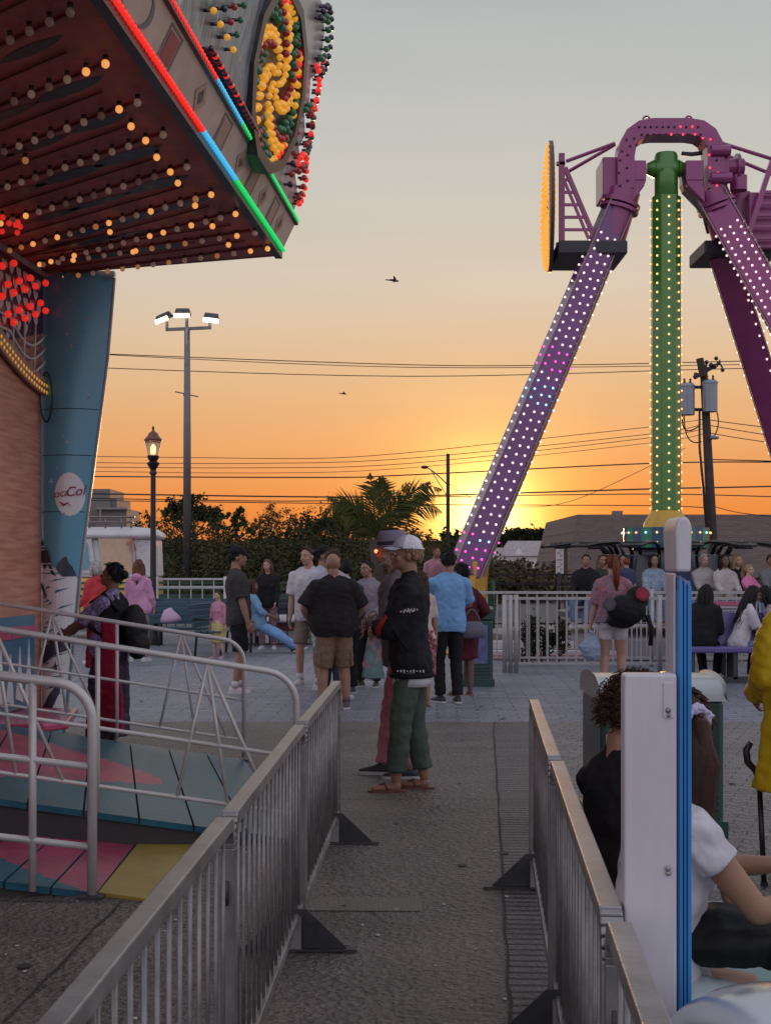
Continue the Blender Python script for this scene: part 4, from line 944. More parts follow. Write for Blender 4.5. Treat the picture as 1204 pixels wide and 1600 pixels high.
m = MB(); m.extr([W(120, 896, vY-.02), W(150, 896, vY-.02), W(143, 842, vY+.04), W(120, 842, vY+.04)], (0, .03, 0)); wf = m.build('window', vw, van); m = MB(); m.face([W(112, 889, vY-.04), W(141, 889, vY-.04), W(136, 848, vY+.0), W(112, 848, vY+.0)]); m.build('pane', M('turquoise_glass', (.08, .30, .34), .15), wf, off=OFF[van.name])
m = MB()
for py in (815, 807):
    m.tube([W(100, py, vY+.3), W(208 if py == 815 else 211, py+1, vY+.3)], .025, 6); m.tube([W(100, py, vY+1.4), W(208, py+1, vY+1.4)], .025, 6)
for px in (140, 165, 190, 205): m.tube([W(px, 826, vY+.3), W(px, 808, vY+.3)], .02, 5); m.tube([W(px, 808, vY+.3), W(px, 808, vY+1.4)], .02, 5)
m.build('roof_rack', M('rack_metal', (.25, .2, .18), .4, .8), van, True)
m = MB(); pc = W(210, 849, vY-.03)
for i in range(7):
    a = i*.9+.3; m.face([pc, pc+V((.16*math.cos(a), 0, .16*math.sin(a)))+V((0, 0, .03)), pc+V((.17*math.cos(a+.25), 0, .17*math.sin(a+.25)-.03))])
m.face([pc, pc+V((.02, 0, 0)), W(213, 890, vY-.03)+V((.03, 0, 0)), W(212, 890, vY-.03)]); m.face([W(208, 880, vY-.03), W(216, 880, vY-.03), W(214, 894, vY-.03), W(210, 894, vY-.03)])
for x, y in ((221, 852), (224, 860), (221, 864), (228, 848)): 
    q = W(x, y, vY-.03); m.face([q, q+V((.05, 0, .02)), q+V((.02, 0, -.012))]); m.face([q, q+V((-.05, 0, .02)), q+V((-.01, 0, -.012))])
m.build('palm_decal', M('coral_paint', (.45, .15, .12), .5), van)
for dx in (.8, 3.4):
    m = MB(); c = V((vx0+dx, vY-.02, .33)); m.tube([c, c+V((0, .2, 0))], .33, 18); wh = m.build('wheel', M('tyre', (.02, .02, .02), .8), van, 'auto'); m = MB(); m.tube([c+V((0, -.01, 0)), c+V((0, .02, 0))], .18, 14); m.build('rim', vw, wh, off=OFF[van.name])
# floodlight pole
pY = 45.; fl = thing('floodlight_pole', 'tall grey pole carrying three lit floodlights', 'light pole', (GX(292, pY), pY, 0)); px_ = GX(292.5, pY)
gp = M('pole_grey', (.17, .16, .165), .45, .6, .12, 3)
m = MB(); m.tube([(px_, pY, 0), (px_, pY, W(0, 680, pY).z), (px_, pY, W(0, 512, pY).z)], [.125, .115, .085], 12); m.build('pole', gp, fl, True)
m = MB(); m.tube([W(292, 487, pY), W(292, 516, pY)], .05, 8); m.beam(W(259, 515, pY), W(330, 512, pY), .09, .09); m.tube([W(261, 503, pY), W(261, 516, pY)], .05, 6); m.tube([W(328, 502, pY), W(328, 514, pY)], .05, 6); m.build('crossarm', gp, fl)
lampw = M('lit_flood_glass', (1, .95, .85), .3, var=0, emit=9, ecol=(1, .93, .80))
for px, py, yaw, tl in ((256, 496, -.5, -.25), (285, 489, 0, 0), (330, 496.5, .12, .1)):
    R = Matrix.Rotation(yaw, 3, 'Z')@Matrix.Rotation(tl, 3, 'Y')@Matrix.Rotation(.45, 3, 'X'); c = W(px, py, pY)
    m = MB(); m.hexa([c+R@V(p) for p in ((-.26, -.16, -.10), (.26, -.16, -.10), (.26, .16, -.10), (-.26, .16, -.10), (-.2, -.1, .12), (.2, -.1, .12), (.2, .12, .12), (-.2, .12, .12))]); hd = m.build('floodlight', dark_steel, fl, bev=.02)
    m = MB(); m.hexa([c+R@V(p) for p in ((-.23, -.165, -.09), (.23, -.165, -.09), (.23, -.165, .03), (-.23, -.165, .03), (-.23, -.19, -.09), (.23, -.19, -.09), (.23, -.19, .03), (-.23, -.19, .03))]); m.build('lens', lampw, hd, off=OFF[fl.name])
m = MB(); m.tube([W(274, 612, pY), W(310, 620, pY)], .02, 5); m.tube([W(287, 616, pY), W(298, 618, pY)], .06, 6); m.build('bracket', gp, fl)
# heritage street lamp
lY = 28.6; hl = thing('street_lamp', 'black heritage lamp post with acorn shaped lit glass lantern', 'street lamp', (GX(240, lY), lY, 0)); c = V((GX(239.5, lY), lY, 0)); z_ = lambda py: CH+(HY-py)/F*lY
bk_ = M('black_iron', (.022, .02, .022), .4, .3, .2, 8)
m = MB(); m.lathe(c, [(.16, 0), (.16, .25), (.10, .35), (.09, .6), (.062, .8), (.05, z_(742)), (.075, z_(740)), (.055, z_(734)), (.13, z_(724)), (.07, z_(720)), (.10, z_(718)), (.12, z_(712))], 12); m.build('post', bk_, hl, 'auto')
m = MB(); m.lathe(c, [(.10, z_(712)), (.12, z_(704)), (.165, z_(688))], 16); m.build('lantern_glass', M('lantern_glass', (.75, .55, .40), .08, 0, .05, trans=.75, coat=.5), hl, 'auto')
m = MB(); m.lathe(c, [(.03, z_(709)), (.035, z_(698)), (.01, z_(694))], 8); m.build('lamp_bulb', M('lit_lamp', (1, .6, .25), .3, var=0, emit=6, ecol=(1, .50, .20)), hl, True)
m = MB(); m.lathe(c, [(.175, z_(689)), (.18, z_(687)), (.11, z_(681)), (.09, z_(677)), (.035, z_(674)), (.02, z_(671)), (.03, z_(669)), (.004, z_(665))], 16); m.build('lantern_cap', M('copper_cap', (.18, .07, .05), .3, .5), hl, 'auto')
# street light on wooden pole by the palm
sY = 62.; st = thing('street_light', 'wooden pole with curved arm street light beside the setting sun', 'street light', (GX(699.5, sY), sY, 0))
wood = M('utility_wood', (.045, .032, .026), .85, 0, .3, 4, .3, 20)
m = MB(); m.tube([(GX(699.5, sY), sY, 0), W(699.5, 709, sY)], [.095, .075], 8); m.build('pole', wood, st, True)
m = MB(); m.tube(arc(W(698, 757, sY), W(685, 742, sY), W(668, 731, sY)), .028, 6); m.tube(arc(W(698, 775, sY), W(684, 752, sY), W(672, 733, sY)), .02, 6); m.build('arm', gp, st, True)
m = MB(); m.ball(W(663, 730, sY), (.16, .12, .075), 10, 7); m.build('lamp_head', dark_steel, st, True)
# utility pole with transformers
uY = 40.; up = thing('utility_pole', 'leaning wooden utility pole with two grey transformers near its top', 'utility pole', (GX(1112, uY), uY, 0))
m = MB(); m.tube([(GX(1116, uY), uY, 0), W(1113, 860, uY), W(1098, 570, uY)], [.15, .14, .10], 10); m.build('pole', wood, up, True)
m = MB(); m.beam(W(1084, 590, uY-.2), W(1116, 571, uY+.1), .09, .10); m.beam(W(1090, 575, uY-.1), W(1100, 573, uY-.1), .12, .5) ; m.build('crossarm', wood, up)
tg = M('transformer_grey', (.26, .28, .31), .4, .2, .1)
for px, py in ((1073, 624), (1108.5, 619)):
    c = W(px, py, uY-.15); m = MB(); m.lathe(c, [(.17, -.43), (.20, -.42), (.20, .33), (.215, .34), (.215, .37), (.16, .43), (.05, .45)], 16); tr = m.build('transformer', tg, up, 'auto')
    m = MB()
    for dx in (-.08, .08): m.lathe(c+V((dx, 0, .44)), [(.03, 0), (.045, .03), (.02, .06), (.04, .09), (.015, .13)], 8)
    m.build('bushing', M('porcelain_brown', (.10, .05, .04), .2), tr, True, off=OFF[up.name])
m = MB(); m.beam(W(1084, 605, uY), W(1100, 605, uY), .08, .08); m.beam(W(1084, 640, uY), W(1100, 640, uY), .08, .08)
for a in ((1093, 571), (1110, 570), (1086, 585), (1122, 567), (1128, 578), (1118, 560), (1103, 566)): m.ball(W(a[0], a[1], uY), .06, 6, 5)
m.tube(arc(W(1112, 575, uY), W(1125, 560, uY), W(1128, 578, uY)), .025, 5); m.tube(arc(W(1100, 572, uY), W(1118, 585, uY), W(1124, 562, uY)), .02, 5)
m.tube(arc(W(1066, 640, uY), W(1060, 690, uY), W(1092, 665, uY)), .02, 5); m.tube(arc(W(1068, 650, uY), W(1068, 700, uY), W(1095, 690, uY)), .018, 5); m.tube(arc(W(1118, 640, uY), W(1128, 670, uY), W(1108, 690, uY)), .018, 5)
m.tube([W(1092, 640, uY), W(1092, 700, uY), W(1106, 850, uY-.25)], [.03, .035, .05], 6); m.build('cable_hardware', dk, up, True)
m = MB(); m.ball(W(1116, 684, uY-.3), (.12, .12, .05), 8, 6); m.tube([W(1106, 686, uY), W(1114, 681, uY-.3)], .03, 5); m.build('small_lamp', tg, up, True)
# power lines
wirem = M('black_wire', (.02, .017, .016), .6, var=0)
lines = [([(100, 549), (165, 553), (640, 570), (900, 570), (1204, 563)], 'topmost power line crossing the grey sky', .016), ([(100, 551), (640, 574), (1204, 569)], 'second power line from the top close under the topmost', .013), ([(100, 569), (165, 575), (640, 588), (1100, 577), (1204, 575)], 'third power line from the top', .015),
 ([(60, 712), (300, 715), (500, 716), (640, 707), (800, 690), (1015, 667), (1098, 655)], 'highest of the thin orange sky wires behind the lamp post', .012), ([(60, 722), (400, 724), (640, 716), (1015, 678), (1098, 662)], 'second thin wire behind the lantern', .012), ([(60, 729), (400, 731), (640, 724), (1015, 684), (1098, 670)], 'third thin wire behind the lantern', .012), ([(60, 735), (400, 739), (640, 731), (1015, 692), (1098, 678)], 'fourth thin wire behind the lantern', .01), ([(60, 744), (500, 746), (640, 742), (1015, 724), (1204, 722)], 'thick power line through the middle of the orange sky', .022),
 ([(60, 770), (450, 776), (640, 775), (1015, 764), (1110, 762), (1204, 760)], 'heavy cable just above the shrubs and palm', .026), ([(60, 777), (450, 783), (700, 776), (1015, 772), (1204, 776)], 'cable under the heavy cable above the shrubs', .018), ([(60, 781), (640, 788), (1000, 790), (1100, 793)], 'lowest cable crossing the sun', .016),
 ([(1100, 655), (1150, 662), (1260, 676)], 'upper wire leaving the transformer pole to the right', .015), ([(1104, 664), (1150, 672), (1260, 690)], 'middle wire leaving the transformer pole to the right', .015), ([(1106, 676), (1150, 684), (1260, 700)], 'lower wire leaving the transformer pole to the right', .015), ([(1070, 700), (980, 745), (900, 780), (840, 792), (760, 790)], 'slanting service wire dropping left from the transformer pole', .010), ([(1110, 790), (1160, 802), (1260, 812)], 'short wire running right from the pole above the brown roof', .014), ([(1112, 718), (1260, 722)], 'thick wire running right from the middle of the transformer pole', .02), ([(700, 755), (730, 775), (760, 790)], 'short guy wire right of the street light pole', .009)]
for pts, lab, r in lines:
    P = [W(x, y, 58 if pts[0][0] < 1000 or True else 40) for x, y in pts]
    # smooth
    Q = []
    for i in range(len(P)-1):
        p0 = P[max(i-1, 0)]; p1 = P[i]; p2 = P[i+1]; p3 = P[min(i+2, len(P)-1)]
        for k_ in range(6):
            t2 = k_/6; Q.append(.5*((2*p1)+(p2-p0)*t2+(2*p0-5*p1+4*p2-p3)*t2*t2+(-p0+3*p1-3*p2+p3)*t2**3))
    Q.append(P[-1]); m = MB(); m.tube(Q, r*1.15, 5); o = m.build('power_line', wirem, None, True); setp(o, lab, 'power line', 'overhead power lines')
# palm
qY = 30.; pl = thing('palm_tree', 'short palm with arching feathery fronds in front of the sunset', 'palm', (GX(588, qY), qY, 0)); pc = W(588, 842, qY)
m = MB(); m.tube([(pc.x+.05, qY, 0), (pc.x+.02, qY, 1.2), pc], [.17, .13, .15], 10); m.build('trunk', bark, pl, True)
pf = leafmat('palm_leaf', (.06, .07, .02), .35)
fr_ = [((505, 800), (548, 752)), ((512, 778), (560, 770)), ((578, 738), (583, 780)), ((598, 742), (592, 780)), ((640, 752), (606, 790)), ((690, 765), (640, 740)), ((672, 752), (630, 770)), ((690, 800), (650, 765)), ((692, 838), (640, 800)), ((695, 850), (640, 822)), ((530, 815), (560, 790)), ((618, 748), (598, 780)), ((560, 838), (568, 812)), ((655, 815), (620, 800)), ((545, 850), (560, 822)), ((584, 752), (578, 800)), ((652, 758), (618, 792)), ((670, 830), (628, 806)), ((520, 790), (555, 780)), ((628, 852), (610, 828))]
for i, (e, cm) in enumerate(fr_[:7]+fr_[7:8]+fr_[9:11]+fr_[18:19]):
    E = W(*e, qY+random.uniform(-.8, .5)); Cm = W(*cm, qY+random.uniform(-.3, .2)); P = arc(pc+V((0, 0, -.05)), Cm, E, 16); m = MB(); m.tube(P, [.022-.016*j/16 for j in range(17)], 5)
    for j in range(2, 17):
        t3 = j/16; d = (P[min(j+1, 16)]-P[j-1]).normalized(); sd = d.cross(V((0, 1, 0))); sd = sd.normalized() if sd.length > .1 else V((0, 0, 1)); ln = .50*math.sin(math.pi*min(1, t3*.85+.15))+.06
        for q in range(2):
            if random.random() < .12: continue
            base = P[j-1].lerp(P[j], q*.5)
            for s in (-1, 1):
                dirn = (d*.75+sd*s*.55+V((0, random.uniform(-.5, .5), -.28))).normalized(); tip = base+dirn*ln*random.uniform(.8, 1.1)+V((0, 0, -.06)); mid = base.lerp(tip, .5)+V((0, 0, .02)); wv = d*.018
                m.face([base-wv, mid-wv*1.2, tip, mid+wv*1.2, base+wv])
    m.build('frond', pf, pl)
# white notice board
nb_ = thing('notice_board', 'white lattice notice board on a post left of the brown building', 'sign', (GX(875, 48), 48, 0)); m = MB(); a = W(868, 897, 48); b = W(880, 851, 48); m.bb(a.x, b.x, 48, 48.06, a.z, b.z); m.build('board', M('board_white', (.55, .52, .5), .6), nb_)
m = MB(); m.bb(b.x+.02, b.x+.12, 47.98, 48.1, 0, b.z+.02); m.build('post', bark, nb_)
m = MB()
for i in range(12): m.bb(a.x+.03+(.1 if i % 3 else 0), b.x-.04-(.06 if i % 2 else 0), 47.985, 47.995, b.z-.06-i*.075, b.z-.03-i*.075)
m.build('board_lettering', M('grey_letter', (.2, .2, .2), .6), nb_)
# birds
for px, py, s, lab, Y in ((614, 438, .75, 'dark gull gliding high in the grey sky', 38), (536, 615, .45, 'tiny bird flying lower above the palm', 60)):
    b = thing('bird', lab, 'bird', W(px, py, Y)); c = W(px, py, Y); m = MB(); s *= Y/38
    k = .016*s
    rings = []
    for x, r, z in ((-.14, .006, .03), (-.09, .02, .02), (0, .045, .0), (.08, .04, -.015), (.13, .028, -.02), (.17, .022, -.018), (.20, .005, -.03)): rings.append([c+V((x*s, r*s*math.cos(a), (z+r*math.sin(a))*s)) for a in [i*math.pi/4 for i in range(8)]])
    m.loft(rings)
    for sd in (-1, 1):
        pts = [(0, 0), (.03, .12), (-.02, .26), (-.10, .40)]; 
        up_ = .07 if sd < 0 else -.03
        top = [c+V(((.06-.14*q[1])*s*1, sd*q[1]*s, up_*s*math.sin(q[1]*6)+.02*s)) for q in pts]
        lead = [p+V((.05*s*(1-i*.25), 0, 0)) for i, p in enumerate(top)]; trail = [p-V((.05*s*(1-i*.28), 0, 0)) for i, p in enumerate(top)]
        m.loft([[l, (l+t4)/2+V((0, 0, .008*s)), t4, (l+t4)/2-V((0, 0, .004*s))] for l, t4 in zip(lead, trail)])
    for q in (-1, 1): m.tube([c, c+V((-.24*s*.4+q*-.17*s, .05*s, .03*s)), c+V((q*.19*s, .06*s, (.035 if q < 0 else -.05)*s))], [.02*s, .018*s, .004*s], 5)
    m.build('body', M('bird_dark', (.03, .03, .035), .8), b, True)
# ------------------------------------------------------------------ middle distance
# far dark railing behind everything
def rail_fence(name, label, px0, px1, Y, zt, zb, mat, gap=.14, r=.012, posts=2.2, slats=None, skip=None, cat='fence', Y1=None):
    Y1 = Y1 or Y; a = V((GX(px0, Y), Y, 0)); b = V((GX(px1, Y1), Y1, 0)); t = thing(name, label, cat, a); Ln = (b-a).length; d = (b-a).normalized()
    m = MB(); m.beam(a+V((0, 0, zt)), b+V((0, 0, zt)), .05, .04); m.beam(a+V((0, 0, zb)), b+V((0, 0, zb)), .04, .03)
    if slats:
        for z in slats: m.beam(a+V((0, 0, z)), b+V((0, 0, z)), .03, .05)
    m.build('rails', mat, t)
    if gap:
        m = MB(); n = int(Ln/gap)
        for i in range(n+1): p = a+d*Ln*i/n; m.tube([p+V((0, 0, zb)), p+V((0, 0, zt))], r, 4)
        m.build('bars', mat, t)
    n = max(1, int(Ln/posts))
    for i in range(n+1): p = a+d*Ln*i/n; m = MB(); m.tube([p, p+V((0, 0, zt+.05))], .035, 8); m.build('post', mat, t, True)
    return t
gr_ = M('green_fence_paint', (.035, .075, .05), .45, .2, .2, 4); wf_ = M('white_fence', (.50, .48, .46), .5, 0, .15, 4)
rail_fence('railing', 'white two rail railing behind the left benches', 245, 352, 29.0, 1.28, .85, wf_, .22, .012, 1.6, slats=(1.12,))
rail_fence('railing', 'long dark green board railing across the far edge of the promenade', -40, 770, 31.0, 1.18, .2, gr_, .2, .012, 2.4, slats=(1.05, .9))
m = MB(); m.bb(GX(215, 30.6), GX(770, 30.6), 30.6, 30.65, .55, .95); t = m.build('green_board_fence', gr_); setp(t, 'dark green boarding running low behind the benches', 'fence')
rail_fence('iron_fence', 'black iron bar fence behind the seated woman in jeans', 380, 490, 27.9, .72, .06, bk_, .15, .014, 1.3)
rail_fence('iron_fence', 'black rail fence under the far houses right of the yellow foot', 735, 1010, 31.5, 1.35, .3, bk_, .0, .012, 1.5, slats=(1.15, .95))
# white boats / kiddie cars behind the iron fence
for px, w_, lab in ((450, 64, 'white kiddie boat with red stripe behind the black fence'), (398, 24, 'small white kiddie boat at left end of the black fence')):
    t = thing('kiddie_boat', lab, 'ride car', (GX(px, 29), 29, 0)); x0, x1 = GX(px-w_/2, 29), GX(px+w_/2, 29); m = MB(); m.loft([[V((x0+a, 28.6+b, z)), V((x1-a*.2, 28.6+b, z)), V((x1-a*.2, 29.5-b, z)), V((x0+a, 29.5-b, z))] for a, b, z in ((.1, .1, .0), (.02, .02, .2), (0, 0, .5), (.04, .04, .6))]); m.build('hull', vw, t, bev=.03)
    m = MB(); m.bb(x0+.05, x1-.02, 28.57, 28.6, .28, .42); m.build('stripe', mr_, t); m = MB(); m.bb(x0+.2, x0+.45, 28.8, 29.3, .6, .85); m.bb(x1-.3, x1-.1, 28.8, 29.3, .6, .8); m.build('seat', M('seat_white', (.5, .48, .5), .5), t, bev=.03)
def bench(label, x, Y, rz, L_=1.6, mat=None, legm=None, group='slatted park benches'):
    t = local_thing('bench', label, 'bench', (x, Y, 0), rz, group); m = MB()
    for i in range(4): m.box((0, -.18+i*.12, .45), (L_, .10, .03))
    m.build('seat', mat, t, bev=.006); m = MB()
    for i in range(4): m.box((0, .26+i*.03, .56+i*.10), (L_, .025, .085))
    m.build('backrest', mat, t, bev=.006); 
    for s in (-1, 1):
        m = MB(); x_ = s*(L_/2-.12); m.tube([(x_, -.2, 0), (x_, -.2, .44)], .022, 6); m.tube([(x_, .26, 0), (x_, .22, .44), (x_, .38, .95)], .022, 6); m.tube([(x_, -.2, .43), (x_, .22, .43)], .02, 6); m.tube([(x_, -.2, .43), (x_, -.2, .65), (x_, .28, .65)], .018, 6); m.build('leg', legm, t, True)
    return t
bt = M('bench_teal', (.035, .085, .12), .4, 0, .15, 4, coat=.3)
bench('teal bench at left with the pink bag lying on its seat', GX(268, 26), 26., math.radians(4), 2.0, bt, dark_steel)
bench('teal bench whose end touches the seated woman in jeans', GX(352, 25.4), 25.4, math.radians(78), 1.9, bt, dark_steel)
bench('teal bench behind the black capped man, half hidden', GX(318, 28.4), 28.4, math.radians(2), 1.9, bt, dark_steel)
bench('dark bench behind the men in white shirts', GX(455, 28.2), 28.4, math.radians(0), 1.6, M('bench_navy', (.03, .04, .06), .4), dark_steel)
# bag on bench, backpack
bg_ = thing('pink_bag', 'small crumpled pale pink bag resting on the left bench seat', 'bag', W(266, 970, 25.9)); m = MB(); c = W(267, 971, 25.9)
m.loft([[c+V((sx*r*.15*(1+.2*math.sin(k*3+sx))+.03*math.sin(z*20), sy_*.08*r, z*.8)) for k, (sx, sy_) in enumerate(((-1, -1), (0, -1.3), (1, -1), (1.2, 0), (1, 1), (0, 1.2), (-1, 1), (-1.2, 0)))] for r, z in ((.8, -.02), (1, .05), (.75, .15), (.45, .24), (.12, .30))]); m.build('pouch', M('bag_pink', (.55, .35, .48), .6), bg_, True)
# green litter bins
binm = M('bin_green', (.012, .055, .045), .38, 0, .15, 3, .15, 30, coat=.3, bdist=.002)
def bin_(label, x0, x1, Y, ht, lidm, curve=True, poster=False, dpt=.55):
    t = thing('litter_bin', label, 'bin', ((x0+x1)/2, Y+dpt/2, 0), 'green litter bins'); m = MB(); m.bb(x0, x1, Y, Y+dpt, .05, ht); m.build('body', binm, t, bev=.03)
    m = MB(); m.bb(x0-.02, x1+.02, Y-.02, Y+dpt+.02, 0, .10)
    for z in (.16, .20, .24): m.bb(x0+.03, x1-.03, Y-.012, Y-.002, z, z+.02)
    m.build('plinth', binm, t, bev=.01)
    return t
b1 = bin_('dark green square litter bin with poster behind the maroon dressed woman', GX(724, 18.9), GX(770, 18.9), 18.9, .86, None)
m = MB(); x0, x1 = GX(722, 18.9), GX(771, 18.9); m.extr([(x0, 18.88, .86), (x0, 18.88, 1.0), (x0, 19.1, 1.03), (x0, 19.45, .98), (x0, 19.48, .86)], (x1-x0, 0, 0)); m.build('lid', binm, b1, bev=.015)
m = MB(); m.bb(x0+.03, x1-.08, 18.885, 18.89, .30, .80); m.build('poster', M('poster_blue', (.13, .15, .30), .4, 0, .6, 6), b1)
Yb = 8.47; b2 = bin_('large dark green bin with pale grey domed lid behind the seated women', GX(909, Yb+.8), GX(1131, Yb), Yb, .80, None, dpt=.8)
x0, x1 = GX(906, Yb+.8), GX(1134, Yb); lidg = M('lid_grey', (.38, .42, .44), .32, 0, .08, 4, coat=.5)
m = MB(); rings = []
for i in range(0, 13):
    a = math.pi*i/12
    rings.append([V((x, Yb-.02+.42-.42*math.cos(a), .79+.13*math.sin(a)**.6)) for x in (x0, x0+.05, (x0+x1)/2, x1-.05, x1)])
vs = [p for r in rings for p in r]; fs = [(i*5+j, i*5+j+1, (i+1)*5+j+1, (i+1)*5+j) for i in range(12) for j in range(4)]+[tuple(i*5 for i in range(12, -1, -1)), tuple(i*5+4 for i in range(13)), (0, 4, 64, 60)]
m.add(vs, fs); m.build('lid', lidg, b2, 'auto', bev=.02)
m = MB()
for fx in (.36, .66): xx = x0+(x1-x0)*fx; m.tube([V((xx, Yb-.025+.42-.42*math.cos(math.pi*i/12), .795+.13*math.sin(math.pi*i/12)**.6)) for i in range(13)], .006, 4); m.tube([(xx, Yb-.003, .10), (xx, Yb-.003, .79)], .005, 4)
m.build('seam', trim, b2)
m = MB(); m.bb(x0+.04, x0+.36, Yb-.012, Yb-.004, .12, .60); m.build('side_poster', M('poster_grey', (.32, .30, .30), .5, 0, .5, 7), b2)
# galvanised fence in front of the ride
for i, (p0, p1, lab) in enumerate([(788, 806, 'narrow end panel of white barred fence beside the green bin'), (797, 1030, 'white barred fence panel behind the woman with the backpack'), (1030, 1300, 'white barred fence panel behind the purple bench')]):
    rail_fence('barred_fence', lab, p0, p1, 21.3, 1.08, .14, steel_w, .13, .012, 2.2, Y1=21.3+.001)
rail_fence('barred_fence', 'second row of pale barred fence just behind the front fence', 745, 1290, 22.6, 1.14, .14, steel_w, .15, .011, 2.0)
# plants behind the fence
for i, (px, lab) in enumerate([(822, 'leafy dark bush at left behind the barred fence'), (846, 'bush beside the leafy dark bush behind the barred fence'), (872, 'smallest bush behind the barred fence')]):
    t = thing('bush', lab, 'bush', (GX(px, 23.2), 23.2, 0)); m = MB(); leaf_cloud(m, (GX(px, 23.2), 23.2, .45), (.17, .18, .40-.06*i), 700, .03); m.build('foliage', lf_dark, t); m = MB()
    for k_ in range(6): m.tube([(GX(px, 23.2), 23.2, 0), (GX(px, 23.2)+random.uniform(-.12, .12), 23.2+random.uniform(-.1, .1), .7)], .006, 4)
    m.build('stem', bark, t)
# yellow bollard like ride marker and pink platform details behind the fence
t = thing('ride_kerb', 'low pale step ringing the loading deck behind the barred fence', 'step', (GX(960, 24.5), 24.5, 0)); m = MB(); m.bb(GX(770, 24.0), GX(1300, 24.0), 24.0, 24.3, 0, .16); m.bb(GX(770, 24.4), GX(1300, 24.4), 24.4, 24.6, .16, .3); m.build('step', M('step_white', (.5, .42, .44), .5, 0, .2, 3), t, bev=.01)
m = MB(); m.bb(GX(770, 23.9), GX(1300, 23.9), 23.97, 23.995, .03, .09); m.build('step_stripe', mr_, t)
# purple bench and notice
pbn = M('purple_bench', (.10, .075, .24), .35, 0, .12, 3, coat=.4)
t = thing('bench', 'long purple bench under the white notice at right', 'bench', (GX(1150, 19.6), 19.6, 0)); x0, x1 = GX(1068, 19.6), GX(1290, 19.6)
m = MB(); m.bb(x0, x1, 19.45, 19.95, .40, .48); m.build('seat', pbn, t, bev=.02); m = MB(); m.extr([(x0, 19.93, .48), (x0, 20.05, .92), (x0, 20.09, .92), (x0, 19.98, .48)], (x1-x0, 0, 0)); m.build('backrest', pbn, t, bev=.01)
m = MB(); m.bb(x0, x1, 19.5, 19.6, .0, .08); m.build('foot_rail', dark_steel, t)
for q in (.05, .35, .65, .95): m = MB(); xx = x0+(x1-x0)*q; m.bb(xx-.03, xx+.03, 19.5, 19.9, .05, .40); m.build('leg', dark_steel, t)
t = thing('notice', 'white rules notice with small pink heading above the purple bench', 'sign', W(1128, 990, 20.6)); a = W(1104, 988, 20.6); b = W(1158, 946, 20.6); m = MB(); m.bb(a.x, b.x, 20.6, 20.63, a.z-.05, b.z+.06); m.build('panel', M('notice_white', (.55, .52, .56), .5), t)
m = MB(); m.bb(a.x, b.x, 20.585, 20.598, b.z, b.z+.06); text_ = m.build('heading_band', M('notice_pink', (.5, .12, .2), .5), t); m = MB()
for i in range(6): m.bb(a.x+.05, b.x-.05-.04*(i % 3), 20.585, 20.595, b.z-.05-i*.045, b.z-.035-i*.045)
m.build('lettering', M('grey_letter', (.2, .2, .2), .6), t)
m = MB(); m.bb((a.x+b.x)/2-.03, (a.x+b.x)/2+.03, 20.64, 20.68, 0, a.z); m.build('support', dark_steel, t)
# ------------------------------------------------------------------ white and blue post at right foreground
pY0 = 2.9
def q(px, py, Y=pY0): return W(px, py, Y)
ps = thing('queue_post', 'tall white panel with rounded top and bright blue edge at right foreground', 'post', (q(1030, 0).x, pY0, 0)); wpm = M('post_white', (.58, .55, .58), .38, 0, .13, 5, .12, 14, coat=.2, stretch=(1, 1, .25)); bpm = M('post_blue', (.025, .22, .55), .3, 0, .08, 2, coat=.4)
xa, xb, xc, xd, xe = (GX(p, pY0) for p in (975, 1040, 1057, 1064, 1084)); xb = GX(1037, 3.06)
m = MB(); zt = q(0, 1053).z; m.bb(xa, xc, pY0, pY0+.05, 0, zt); m.build('lower_panel', wpm, ps, bev=.006)
m = MB(); zt2 = q(0, 905).z; zt3 = q(0, 806).z
prof = [(xb-.002, 0), (xd, 0), (xd, zt2)]
m.bb(xb-.002, xd, pY0+.052, pY0+.14, 0, zt2+.012); m.build('inner_panel', wpm, ps, bev=.006)
m = MB(); xm = (xb+xe)/2; r = (xe-xb)/2+.002; pts = [V((xb, pY0+.03, zt2+.014))]+[V((xm-r*math.cos(math.pi*i/14), pY0+.03, zt3-r*1.7+r*1.7*math.sin(math.pi*i/14))) for i in range(15)]+[V((xe, pY0+.03, zt2+.014))]
m.extr(pts, (0, .13, 0)); m.build('rounded_top', wpm, ps, bev=.006)
m = MB(); z4 = zt2+.008
def prf(x0, x1, top): m.extr([V((x0, pY0+.03, 0)), V((x1, pY0+.03, 0)), V((x1, pY0+.03, top-.02)), V(((x0+x1)/2, pY0+.03, top)), V((x0, pY0+.03, top-.01))], (0, .12, 0))
prf(xd+.001, xd+.009, z4); prf(xd+.011, xd+.016, z4-.004); prf(xd+.018, xe+.001, z4-.01); m.bb(xd, xe-.001, pY0+.045, pY0+.14, 0, z4-.03); m.build('blue_edge', bpm, ps, bev=.003)
m = MB()
for px, py in ((1043, 1110), (1043, 1357)): c = q(px, py, pY0-.004); m.ball(c, (.006, .005, .006), 8, 6); m.ball(c+V((.001, .002, -.010)), (.006, .004, .005), 8, 6)
m.build('bolt', steel, ps, True)
m = MB(); a = q(1036, 1122, pY0-.003); b = q(1052, 1066, pY0-.003); m.bb(a.x, b.x, pY0-.004, pY0-.0005, a.z, b.z); m.build('hinge_plate', wpm, ps, bev=.002)
